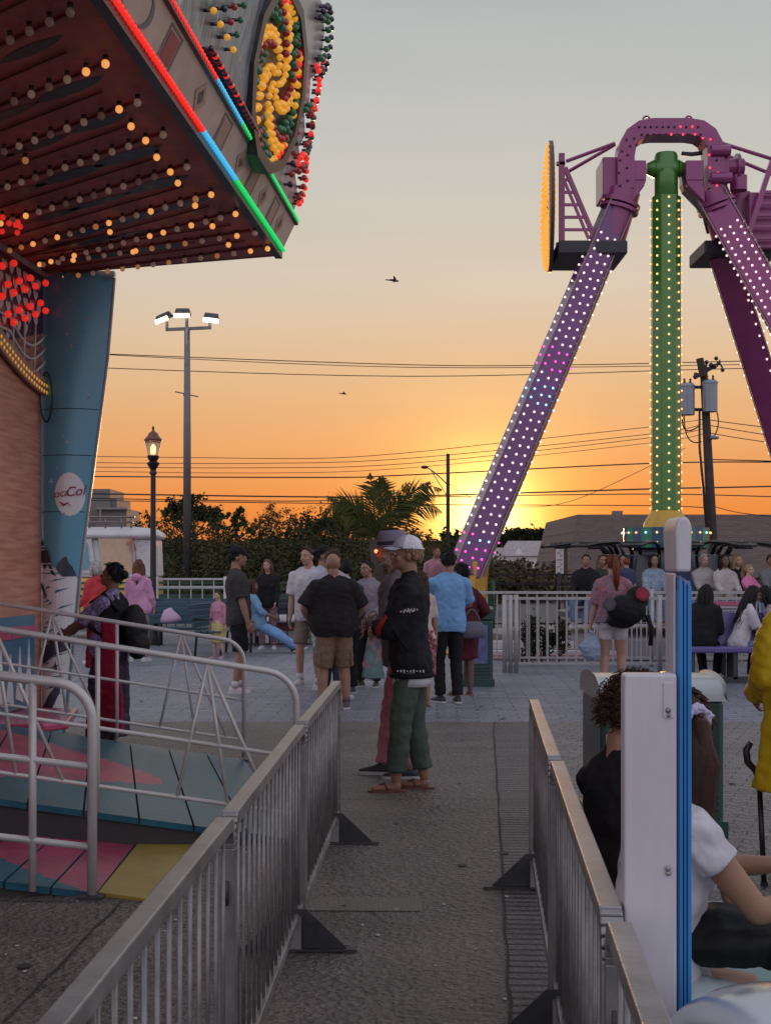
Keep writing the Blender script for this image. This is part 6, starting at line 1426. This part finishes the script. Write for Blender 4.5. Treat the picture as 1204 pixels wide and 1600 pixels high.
            for y, wx in ((-.08, .022), (-.065, .037), (-.02, .042), (.05, .043), (.12, .047), (.17, .041), (.198, .02)): rr.append([cc+R@V((sx2*wx, y, z)) for sx2, z in ((-1, 0), (1, 0), (1, .024), (-1, .024))])
            q.loft(rr); q.build('sole', M('sole_white', (.52, .50, .48), .5) if shoes == 'shoe' else dark_steel, so_, off=V((0, 0, 0)))
        else:
            q = MB(); rr = []
            for y, wx in ((-.075, .022), (-.055, .036), (0, .036), (.06, .040), (.12, .047), (.17, .040), (.195, .018)): rr.append([cc+R@V((sx2*wx, y, z)) for sx2, z in ((-1, .0), (1, .0), (1, .018), (-1, .018))])
            q.loft(rr); sd_ = q.build('sandal', scm, root); q = MB(); q.tube([cc+R@V((-.042, .05, .02)), cc+R@V((-.02, .08, .065)), cc+R@V((0, .13, .045)), cc+R@V((.02, .08, .065)), cc+R@V((.042, .05, .02))], .007, 5); q.build('strap', scm, sd_, True, off=V((0, 0, 0)))
    root['_'] = 0; del root['_']
    return dict(root=root, S=S, hc=hc, Rh=Rh, sh=sh, lg=lg, Rt=Rt)
def pw(R_, v):   # local -> world
    r = R_['root']; return V(r.location)+rotz(math.degrees(r.rotation_euler.z))@(V(v)*r.scale.x)
# placing everyone.  yaw 0 faces away from the camera, 90 faces left, 180 faces the camera, -90 faces right
C_ = cloth
# --- the couple standing on the path
hatman = person('tall person in lavender trilby hat, grey cardigan, long pink trousers and black sneakers', 627, 10.9, 86, 1.79, 'fair', 'short', 'grey', top=C_('mauve_grey_knit', (.15, .125, .135)), sleeve=.96, bottom=C_('pink_cotton', (.50, .20, .24)), shoecol=(.03, .03, .045), hat=('trilby', C_('lavender_felt', (.21, .18, .24)), C_('dark_band', (.04, .035, .05))), vox=.013, loose=1.45, hem=-.22, topname='cardigan', glasses=True, beard='grey', flare=1.05,
  pose=dict(head=(10, 4, 0), lean=4, hands=((.02, .24, 1.12), (.10, .26, 1.10)), elbows=((-1, -.4, -.8), (1, -.4, -.8)), feet=((-.08, -.06, .09), (.10, .13, .09)), handdir={-1: (1, .25, 0), 1: (-1, .3, 0)}, palm={-1: (0, -1, .1), 1: (0, -1, .1)}, footyaw=(8, -4)))
q = MB(); c = hatman['hc']+hatman['Rh']@V((-.045, .118, .012)); q.ball(c, (.014, .012, .014), 10, 8); q.build('clip_light', M('red_signal', (1, .1, .02), .3, var=0, emit=5, ecol=(1, .12, .03)), hatman['root'], True)
capman = person('person in white mesh trucker cap, black lettered jacket and baggy green cropped trousers', 643, 10.25, 84, 1.76, 'tan', 'short', 'blond', top=C_('black_bomber', (.016, .016, .019), bump=.6), sleeve=.95, bottom=C_('sage_twill', (.07, .098, .078), bump=.5), blen=.93, shoes='sandal', shoecol=(.14, .05, .03), hat=('trucker', C_('cap_grey', (.45, .42, .48)), C_('cap_mesh', (.72, .68, .74), var=.3, scale=60)), vox=.012, loose=1.55, hem=-.12, topname='jacket', flare=1.18,
  pose=dict(head=(14, -2, 0), lean=2, hands=((.04, .26, 1.13), (.02, .27, 1.08)), elbows=((-1, -.5, -.7), (1, -.3, -.8)), feet=((-.09, .10, .09), (.09, -.08, .09)), handdir={-1: (1, .25, .1), 1: (-1, .25, .1)}, palm={-1: (0, -1, .1), 1: (0, -1, .1)}, footyaw=(6, -6)))
r_ = capman['root']; S = capman['S']
q = MB(); q.tube([S(-.115, .186*math.cos(a), .142*math.sin(a)) for a in [i*math.pi/10 for i in range(20)]], .020, 6, closed=True); q.build('waistband', C_('ribbed_black', (.012, .012, .014)), r_, True)
q = MB(); q.loft([ering(S(t, 0, 0), rotx(0), .178, .136, 20, .85) for t in (-.19, -.12)], True); q.build('shirt_hem', C_('white_hem', (.50, .49, .52)), r_, True)
q = MB()
for i, (t, y) in enumerate([(.34, -.02), (.33, .01)]): 
    for j in range(5): c = S(t, -.245, y-.05+.02*j); q.box(c, (.008, .008, .012+.008*(j % 2)))
for j in range(9): c = S(-.075, -.250+.003*j, -.10+.022*j); q.box(c, (.008, .010, .020-.006*(j % 3)))
q.build('jacket_lettering', C_('white_print', (.55, .53, .55), bump=0), r_)
q = MB(); q.tube([S(.30, -.20, .14), S(.20, -.14, .20), S(.16, -.04, .22)], [.02, .035, .02], 8); q.build('red_trim', C_('red_trim', (.35, .03, .03)), r_, True)
q = MB(); q.tube([S(.455, .10, .12), S(.30, -.20, .16), S(.06, -.26, .0)], .010, 6); q.build('bag_strap', C_('black_strap', (.01, .01, .01)), r_, True)
q = MB(); rr = []
for i in range(8): t = i/7; rr.append(ering(V((.0-.02*t, .24+.03*math.sin(t*2), 1.12-.34*t)), rotz(70), .045+.05*t, .018+.006*t, 14))
q.loft(rr); t_ = thing('towel', 'pale teal and pink towel hanging from the folded arms of the capped person', 'towel', (0, 0, 0)); t_.location = r_.location; t_.rotation_euler = r_.rotation_euler; t_.scale = r_.scale; OFF[t_.name] = V((0, 0, 0)); putmesh(blob(q, .010, .02, 9, zs=.1), 'folds', pattern('towel', (.20, .36, .36), (.50, .33, .36), 3.0), t_)
# --- black capped man in profile
person('young person in black cap, dark grey tee and black shorts standing in profile, facing right', 371, 18.0, -78, 1.78, 'tan', 'short', 'black', top=C_('charcoal_tee', (.045, .042, .045)), sleeve=.42, bottom=C_('black_short', (.014, .014, .016)), blen=.46, shoecol=(.50, .42, .42), socks=True, hat=('cap', C_('black_cap', (.012, .012, .014))), fat=.25, vox=.016, loose=1.3, flare=1.25, pose=dict(head=(-8, 2, 0), lean=-2, hands=((-.20, .16, .86), (.25, .10, .84)), feet=((-.10, .03, .09), (.10, -.04, .09))))
person('seated person in pale blue jeans leaning back with legs stretched to the right', 404, 26.0, -82, 1.66, 'brown', 'long', 'brown', top=C_('denim_shirt', (.17, .30, .44)), sleeve=.7, bottom=C_('sky_denim', (.18, .33, .56)), shoecol=(.13, .06, .04), fem=True, vox=.020, loose=1.1, flare=1.25, pose=dict(sit=1, pelvis=(0, 0, .56), lean=-14, head=(4, 6, 0), hands=((-.15, .28, .66), (.17, .26, .68)), feet=((-.06, .66, .10), (.09, .74, .10)), footpitch=(.25, .3)))
person('person with wavy brown hair in black top and mauve trousers facing the camera', 419, 27.2, 176, 1.66, 'fair', 'long', 'chest', top=C_('black_knit', (.016, .014, .015)), sleeve=.97, bottom=C_('mauve_trouser', (.20, .11, .13)), fem=True, vox=.020, hem=-.16, loose=1.3, pose=dict(head=(-10, 4, 3), hands=((-.17, .22, .90), (.17, .22, .92))))
# --- the group of men
person('young person with dark hair in white tee at the left of the group, looking left', 483, 19.2, 170, 1.80, 'fair', 'short', 'brown', top=C_('white_tee', (.50, .46, .48)), sleeve=.42, bottom=C_('khaki_short', (.22, .17, .13)), blen=.45, socks=True, vox=.017, loose=1.35, flare=1.2, pose=dict(head=(-22, 2, 2), hands=((-.22, .12, .84), (.24, .06, .80))))
person('person in black cap and white shirt with teal patterned shorts, facing right', 501, 18.5, -118, 1.80, 'tan', 'short', 'black', top=C_('white_shirt', (.44, .43, .50)), sleeve=.45, bottom=pattern('teal_leaf', (.42, .48, .50), (.12, .28, .30), 24), blen=.48, socks=True, hat=('cap', C_('black_cap', (.012, .012, .014)), C_('black_cap', (.012, .012, .014)), 'back'), vox=.017, loose=1.35, flare=1.3, pose=dict(head=(10, 0, 0), hands=((-.22, .14, .84), (.22, .16, .86))))
person('dark haired person in pale grey tee standing just behind the bald man', 517, 17.2, -40, 1.76, 'tan', 'short', 'brown', top=C_('pale_grey_tee', (.33, .30, .34)), sleeve=.45, bottom=C_('dark_jean', (.03, .035, .05)), vox=.017, fat=.4, loose=1.3, pose=dict(head=(20, 0, 0)))
bald = person('heavyset bald person in black tee and khaki cargo shorts seen from behind', 522, 16.0, 12, 1.69, 'tan', 'none', 'grey', top=C_('black_tee', (.019, .017, .018)), sleeve=.46, bottom=C_('khaki_cargo', (.19, .125, .075)), blen=.50, shoecol=(.10, .06, .07), socks=True, fat=.85, vox=.014, loose=1.45, hem=-.12, flare=1.3, pose=dict(head=(14, 6, 0), lean=2, hands=((-.24, .22, .98), (.24, .22, .98)), elbows=((-1, -.6, -.3), (1, -.6, -.3)), feet=((-.14, 0, .09), (.14, 0, .09))))
q = MB(); 
for sx in (-1, 1): q.box((sx*.185, -.02, .58), (.03, .12, .14))
q.build('cargo_pocket', C_('khaki_cargo', (.19, .125, .075)), bald['root'], bev=.01)
person('person in black trousers and blue soled shoes mostly hidden behind the bald man', 540, 17.9, 20, 1.62, 'tan', 'short', 'black', top=C_('dark_blue_top', (.04, .045, .07)), sleeve=.9, bottom=C_('black_trouser', (.014, .014, .017)), shoecol=(.03, .05, .10), vox=.018)
person('person with pulled back dark hair in heather grey hoodie facing the camera', 576, 18.9, 160, 1.62, 'tan', 'bun', 'black', top=C_('heather_grey', (.24, .20, .24)), sleeve=.9, bottom=C_('black_legging', (.014, .014, .016)), shoecol=(.05, .04, .04), fem=True, fat=.3, vox=.016, loose=1.4, hem=-.14, collar='hood', pose=dict(head=(-14, 0, 6), hands=((-.14, .24, 1.0), (.12, .25, 1.02)), elbows=((-1, -.5, -.5), (1, -.5, -.5))))
# --- blue polo and companions
polo = person('dark haired person in light blue polo and black trousers, holding a child, seen from behind', 700, 16.7, 18, 1.72, 'tan', 'short', 'black', top=C_('sky_polo', (.17, .33, .56)), sleeve=.44, bottom=C_('black_trouser', (.014, .014, .017)), shoecol=(.02, .02, .025), collar='polo', vox=.014, fat=.25, loose=1.35, hem=-.10, pose=dict(head=(-38, 6, 0), lean=0, hands=((-.02, .28, 1.18), (.12, .28, 1.10)), elbows=((-1, -.3, -.6), (1, -.3, -.6)), feet=((-.08, .04, .09), (.10, -.05, .09))))
person('small curly haired child peering over the shoulder of the blue polo, carried in front', 680, 17.0, 190, .98, 'tan', 'curly', 'chest', top=C_('child_pink', (.45, .22, .25)), sleeve=.45, bottom=C_('child_white', (.5, .46, .46)), shoecol=(.5, .3, .35), vox=.020, z0=.80, pose=dict(head=(20, 0, 0), feet=((-.10, .16, .30), (.10, .16, .30))))
mar = person('curly black haired person in maroon knee length dress carrying a grey handbag', 724, 17.6, 20, 1.56, 'brown', 'curly', 'black', top=C_('maroon_knit', (.085, .015, .022)), sleeve=.85, skirt=(C_('maroon_knit', (.085, .015, .022)), .50, .20, .06), shoes='sandal', shoecol=(.25, .14, .10), fem=True, fat=.6, vox=.015, loose=1.2, pose=dict(head=(30, 4, 0), hands=((-.20, .2, .95), (.26, .16, 1.02))))
hb_ = thing('handbag', 'grey leather handbag hanging at the side of the maroon dress', 'handbag', W(737, 985, 17.35)); c = W(737, 984, 17.35); q = MB(); q.loft([[c+V((x*s1, y*s2, z)) for x, y in ((-.16, -.05), (0, -.075), (.16, -.05), (.16, .05), (0, .075), (-.16, .05))] for z, s1, s2 in ((-.10, .85, .9), (-.06, 1.02, 1.1), (.02, .95, 1), (.08, .75, .6), (.10, .6, .3))]); q.build('pouch', M('bag_leather', (.10, .09, .13), .4, 0, .2, 5, .3, 40), hb_, 'auto', bev=.012); q = MB(); q.tube(arc(c+V((-.10, 0, .08)), c+V((0, 0, .40)), c+V((.10, 0, .08)), 10), .010, 6); q.build('handle', M('bag_leather', (.10, .09, .13)), hb_, True)
person('person in cream and red top with floral red skirt, mostly hidden behind the black jacket', 658, 16.2, 30, 1.50, 'tan', 'long', 'brown', top=C_('cream_red', (.50, .40, .36)), sleeve=.4, skirt=(pattern('red_floral', (.14, .02, .04), (.38, .16, .14), 20), .42, .19, .08), shoes='sandal', shoecol=(.2, .1, .07), fem=True, vox=.018, loose=1.1)
# --- people at left
shawl = person('dark haired person in lilac patterned tee with long black and crimson shawl and black backpack', 172, 12.8, 72, 1.58, 'brown', 'bun', 'black', top=pattern('lilac_print', (.13, .09, .19), (.30, .25, .40), 30), sleeve=.5, skirt=(pattern('dark_sari', (.018, .014, .035), (.06, .025, .06), 14), .10, .24, .05), shoes='sandal', shoecol=(.03, .02, .02), fem=True, fat=.35, vox=.014, loose=1.25, pose=dict(head=(10, -10, 0), lean=-2, hands=((-.10, .42, 1.10), (.16, .44, 1.12)), elbows=((-1, -.3, -.8), (1, -.3, -.8))))
r_ = shawl['root']; S = shawl['S']; q = MB(); rr = []
for i in range(11): t = i/10; z = 1.20-1.04*t; rr.append(ering(V((-.22+.015*math.sin(i), -.11-.03*t, z)), rotz(0), .028, .07+.06*t, 12))
q.loft(rr); putmesh(blob(q, .012, .025, 6, zs=.12), 'crimson_drape', C_('crimson_silk', (.27, .010, .035), rough=.5), r_)
q = MB(); rr = []
for i in range(9): t = i/8; rr.append(ering(V((-.02-.16*t, .16-.05*t, 1.38-.62*t)), rotz(0), .055, .045, 12))
q.loft(rr); q.tube([S(.50, .15, .02), S(.42, 0, .14), S(.22, -.15, .14)], .065, 10); putmesh(blob(q, .012, .02, 7, zs=.3), 'crimson_sash', C_('crimson_silk', (.38, .012, .045)), r_)
q = MB(); q.loft([ering(S(t_), shawl['Rt'], a, b_, 18, .85) for t_, a, b_ in ((.02, .185, .15), (.15, .18, .145), (.28, .19, .15), (.38, .205, .155), (.46, .20, .13), (.53, .13, .09), (.57, .08, .07))]); [q.ball(S(.455, sx*.15), (.085, .08, .07), 10, 8) for sx in (-1, 1)]; putmesh(blob(q, .012, .02, 8, zs=.4), 'vest', C_('black_vest', (.013, .012, .014)), r_)
bpk = thing('backpack', 'black backpack worn by the person with the crimson shawl', 'backpack', (0, 0, 0)); bpk.location = r_.location; bpk.rotation_euler = r_.rotation_euler; bpk.scale = r_.scale; OFF[bpk.name] = V((0, 0, 0)); q = MB(); q.ball((.05, -.24, 1.12), (.17, .12, .24), 14, 10); q.ball((.04, -.28, .98), (.15, .10, .15), 12, 8); putmesh(blob(q, .014, .012, 8), 'pack', C_('black_nylon', (.010, .010, .011), rough=.6), bpk); q = MB(); q.tube([(-.13, -.16, 1.30), (-.15, -.02, 1.46), (-.17, .10, 1.38), (-.18, .12, 1.16), (-.16, -.12, .98)], .024, 8); q.build('strap', C_('black_nylon', (.010, .010, .011)), bpk, True)
person('grey haired person in coral red hooded jacket beside the blue column', 152, 23.4, 60, 1.62, 'pale', 'bob', 'grey', top=C_('coral_fleece', (.50, .05, .055)), sleeve=.97, bottom=C_('dark_jean', (.03, .035, .05)), fem=True, fat=.4, vox=.018, loose=1.45, collar='hood', hem=-.14, pose=dict(head=(10, 0, 0), hands=((-.12, .3, 1.0), (.14, .28, 1.0))))
person('person with long auburn hair in lilac pink hoodie seen from behind', 216, 23.8, -12, 1.64, 'pale', 'long', 'chest', top=C_('pink_fleece', (.52, .26, .40)), sleeve=.97, bottom=C_('grey_legging', (.22, .20, .24)), fem=True, fat=.2, vox=.017, loose=1.5, collar='hood', hem=-.18, pose=dict(head=(20, 6, 0), hands=((-.18, .22, .92), (.20, .20, .90))))
# child with pink jacket by the bench
person('small child in pink jacket and yellow skirt standing by the bench behind the capped person', 342, 24.6, 150, 1.12, 'pale', 'short', 'brown', top=C_('candy_pink', (.50, .22, .30)), sleeve=.9, skirt=(C_('pale_yellow', (.48, .40, .18)), .42, .2, .08), shoecol=(.4, .2, .25), vox=.020, fem=True)
# --- woman with backpack and child by the fence
bw = person('person with long auburn ponytail, floral blouse and white shorts facing the ride', 957, 18.0, -8, 1.68, 'fair', 'highpony', 'red', top=pattern('coral_bloom', (.20, .13, .17), (.42, .12, .12), 16, (.16, .22, .24)), sleeve=.45, bottom=C_('white_denim', (.48, .44, .44)), blen=.24, shoes='sandal', shoecol=(.3, .25, .2), fem=True, fat=.35, vox=.014, loose=1.35, hem=-.06, flare=1.1, pose=dict(head=(18, 4, 0), hands=((-.30, .06, .78), (.14, .28, 1.12)), elbows=((-.6, -1, 0), (1, -.4, -.6))))
person('toddler with reddish short hair carried on the far shoulder of the floral bloused person', 979, 18.35, 20, .85, 'fair', 'short', 'red', top=C_('toddler_navy', (.05, .06, .12)), sleeve=.5, bottom=C_('child_white', (.5, .46, .46)), vox=.020, z0=.80, pose=dict(feet=((-.10, .16, .30), (.10, .16, .30))))
bk3 = thing('backpack', 'black backpack with round mouse ears and a red badge on the floral blouse', 'backpack', (0, 0, 0)); r_ = bw['root']; bk3.location = r_.location; bk3.rotation_euler = r_.rotation_euler; bk3.scale = r_.scale; OFF[bk3.name] = V((0, 0, 0))
bk3['label'] = 'slouching black backpack with grey and red round patches worn on the floral blouse'
q = MB(); q.ball((.16, -.24, 1.06), (.25, .13, .20), 14, 10); q.ball((.30, -.20, 1.22), (.15, .11, .16), 12, 8); q.ball((.10, -.22, .93), (.20, .10, .10), 12, 8); putmesh(blob(q, .013, .014, 8), 'pack', C_('black_nylon', (.010, .010, .011)), bk3)
for x, z, mm in ((-.05, 1.14, C_('grey_patch', (.12, .10, .12))), (.36, 1.27, C_('red_patch', (.36, .05, .08)))): q = MB(); q.tube([(x, -.36, z), (x, -.33, z)], .06, 16); q.tube([(x, -.335, z), (x, -.30, z)], .085, 16); q.build('round_patch', [mm], bk3, 'auto')
q = MB(); q.tube([(.42, -.22, 1.0), (.48, -.2, .82), (.46, -.22, .62)], [.035, .03, .03], 8); q.build('strap', C_('black_nylon', (.01, .01, .011)), bk3, True)
shb = thing('shopping_bag', 'crumpled pale blue carrier bag held low by the floral bloused person', 'bag', W(922, 1010, 18.0)); c = W(922, 1008, 17.95); q = MB(); q.loft([ering(c+V((x, 0, z)), rotz(0), a, b_, 10) for x, z, a, b_ in ((0, .18, .02, .02), (.01, .10, .07, .04), (-.02, -.02, .14, .07), (0, -.12, .12, .06), (.02, -.18, .05, .03))]); me_ = blob(q, .015, .03, 9); 
for v in me_.vertices: v.co -= V(shb.location)
putmesh(me_, 'pouch', C_('pale_blue_plastic', (.26, .30, .40), rough=.4), shb)
# --- purple bench sitters
person('seated person with very long black hair in white tee on the purple bench', 1152, 19.75, -80, 1.64, 'brown', 'verylong', 'black', top=C_('white_tee', (.50, .46, .48)), sleeve=.45, bottom=C_('blue_denim', (.10, .15, .25)), blen=.4, shoecol=(.4, .38, .38), fem=True, vox=.016, loose=1.3, pose=dict(sit=1, pelvis=(0, 0, .57), lean=16, head=(10, 24, 0), hands=((-.10, .42, .74), (.12, .42, .74)), feet=((-.10, .46, .09), (.10, .42, .09))))
person('person in a black top hunched on the purple bench, mostly hidden by the white post', 1094, 19.8, -30, 1.66, 'brown', 'long', 'black', top=C_('black_top', (.013, .012, .015)), sleeve=.95, bottom=C_('black_trouser', (.014, .014, .017)), vox=.017, loose=1.5, fat=.3, pose=dict(sit=1, pelvis=(0, 0, .57), lean=18, head=(0, 20, 0), hands=((-.12, .36, .70), (.12, .36, .70)), feet=((-.10, .44, .09), (.10, .42, .09))))
person('person in floral top and dark trousers seated at the right end of the purple bench', 1222, 19.9, 70, 1.64, 'brown', 'long', 'black', top=pattern('cream_floral', (.42, .34, .34), (.20, .08, .10), 26), sleeve=.5, bottom=C_('black_trouser', (.014, .014, .017)), vox=.018, fem=True, loose=1.2, pose=dict(sit=1, pelvis=(0, 0, .57), lean=20, head=(0, 16, 0), hands=((-.14, .46, .78), (.14, .46, .76)), feet=((-.10, .44, .09), (.10, .42, .09))))
# --- riders
rid = [(914, 24.9, 0, 'black', 'black_top', (.013, .012, .015), 'rider in black sweater at the left end of the gondola', 160, 'short', 'tan'), (942, 25.0, 0, 'brown', 'dark_olive', (.05, .05, .04), 'rider with brown hair second from the left in the gondola', 165, 'short', 'tan'), (974, 25.0, 1, 'black', 'slate_top', (.06, .07, .10), 'rider behind the toddler with dark hair', 172, 'long', 'tan'), (1022, 24.9, 1, 'black', 'floral', None, 'smiling rider in blue floral blouse left of the white post', 180, 'bob', 'tan'), (1058, 24.9, 0, 'brown', 'navy_top', (.03, .04, .08), 'rider hidden behind the white post', 184, 'short', 'tan'), (1100, 25.0, 0, 'grey', 'stone_print', (.34, .31, .30), 'rider in pale printed shirt right of the white post', 190, 'short', 'fair'),
  (1132, 24.9, 1, 'black', 'cream_sweat', (.42, .36, .35), 'smiling dark haired rider in cream sweatshirt', 188, 'long', 'brown'), (1153, 25.2, 1, 'blond', 'black_top', (.013, .012, .015), 'fair haired rider in black jacket looking right', 200, 'long', 'pale'), (1172, 24.8, 1, 'blond', 'hot_pink', (.55, .16, .30), 'small blond child rider in bright pink jacket', 215, 'pony', 'pale'), (1206, 25.0, 0, 'brown', 'grey_top', (.15, .15, .16), 'rider at the right edge of the picture', 190, 'short', 'tan')]
for px, Y, fem, hc_, cn, cc_, lab, yw, hst, sk in rid:
    ch = 'child' in lab; person(lab, px, Y, yw, 1.60 if not ch else 1.32, sk, hst, hc_, top=(C_(cn, cc_) if cc_ else pattern('blue_floral', (.16, .22, .30), (.30, .34, .38), 24)), sleeve=.9, bottom=C_('blue_denim', (.10, .15, .25)), fem=bool(fem), fat=.35 if px in (1022, 1132) else .1, vox=.020, z0=.60 if not ch else .62, shoecol=(.25, .25, .27), loose=1.35, group='riders in the gondola', pose=dict(sit=1, pelvis=(0, 0, .42), lean=-6, head=(random.uniform(-12, 12), 0, 0), hands=((-.16, .34, .52), (.16, .34, .52)), feet=((-.10, .52, .0), (.10, .50, .02))))
# --- seated women near the camera at right
cur = person('person with curly reddish brown hair and black top sitting just behind the right barrier', 980, 4.55, -62, 1.52, 'tan', 'curly', 'brown', top=C_('black_top', (.013, .012, .015)), sleeve=.3, bottom=C_('black_trouser', (.014, .014, .017)), fem=True, vox=.009, loose=1.3, fat=.0, pose=dict(sit=1, pelvis=(0, 0, .575), lean=-3, head=(-10, 14, 4), hands=((-.06, .22, 1.02), (.12, .34, .66)), elbows=((-1, .2, -.9), (1, -.3, -.5)), feet=((-.10, .44, .09), (.10, .42, .09)), handdir={-1: (.25, .1, 1)}, palm={-1: (.3, -1, 0)}, curl=1.0))
q = MB(); c = cur['hc']+cur['Rh']@V((-.085, -.005, -.045)); q.ball(c, .0065, 8, 6); q.build('earring', M('pearl', (.7, .68, .65), .2), cur['root'], True)
q = MB(); c = cur['hc']+cur['Rh']@V((-.065, -.075, .07)); q.tube([c+V((-.01, 0, 0)), c+V((.02, -.01, .01))], .004, 5); q.build('hair_clip', M('clip_white', (.6, .58, .6), .3), cur['root'], True)
pon = person('person with dark ponytail and white tee sitting close behind the white post', 996, 3.8, -80, 1.56, 'tan', 'pony', 'brown', top=C_('white_cotton', (.55, .52, .56)), sleeve=.21, bottom=C_('bleached_denim', (.40, .46, .48), bump=.7), blen=.30, fem=True, vox=.008, loose=1.0, fat=.15, shoecol=(.4, .38, .38), pose=dict(sit=1, pelvis=(0, 0, .58), lean=13, head=(92, 0, 0), hands=((-.12, .50, .86), (.14, .50, .82)), elbows=((-1, -.1, -1), (.6, -.1, -1)), feet=((-.10, .46, .09), (.10, .42, .09))))
q = MB(); c = pon['hc']+pon['Rh']@V((0, -.128, .05))
q.tube([c+pon['Rh']@V(((.030+.004*(i % 2))*math.cos(i*math.pi/14), .004*(-1)**i, (.030+.004*(i % 2))*math.sin(i*math.pi/14))) for i in range(28)], .013, 8, closed=True)
putmesh(blob(q, .004, .010, 60, smooth=1), 'scrunchie', C_('lilac_scrunchie', (.50, .44, .58)), pon['root'])
blp = thing('black_bag', 'soft black bag lying on the lap of the person with the ponytail', 'bag', (0, 0, 0)); r_ = pon['root']; blp.location = r_.location; blp.rotation_euler = r_.rotation_euler; blp.scale = r_.scale; OFF[blp.name] = V((0, 0, 0)); q = MB(); q.ball((.06, .24, .70), (.17, .20, .085), 16, 10); q.ball((.10, .40, .68), (.14, .14, .07), 14, 8); putmesh(blob(q, .010, .014, 9), 'pouch', C_('black_nylon', (.010, .010, .011)), blp)
# --- yellow raincoat at the right edge
yc = person('person in mustard yellow raincoat at the right edge beside a black cane', 1276, 7.1, 12, 1.66, 'tan', 'short', 'grey', top=C_('yellow_raincoat', (.50, .33, .01), rough=.5), sleeve=.96, bottom=C_('dark_jean', (.03, .035, .05)), fat=.6, vox=.012, loose=1.6, hem=-.10, skirt=(C_('yellow_raincoat', (.50, .33, .01)), .52, .32, .18), shoecol=(.05, .05, .05), topname='raincoat', pose=dict(lean=4, hands=((-.20, .26, .98), (.20, .26, .98)), head=(0, 10, 0)))
cn_ = thing('walking_cane', 'black walking cane standing on the pavers beside the yellow raincoat', 'cane', (GX(1194, 7.2), 7.2, 0)); q = MB(); q.tube([W(1193, 1384, 7.2), W(1186, 1235, 7.2)], [.014, .014], 8); q.tube([W(1186, 1236, 7.2), W(1180, 1205, 7.2), W(1167, 1190, 7.2), W(1165, 1172, 7.2), W(1172, 1160, 7.2)], [.012, .016, .018, .018, .015], 8); q.build('shaft', M('cane_black', (.015, .015, .016), .35), cn_, True); q = MB(); q.tube([W(1193, 1378, 7.2), W(1193, 1388, 7.2)], [.018, .020], 8); q.build('rubber_tip', M('rubber', (.02, .02, .02), .9), cn_, True)

bpy.data.scenes.remove(TMP)
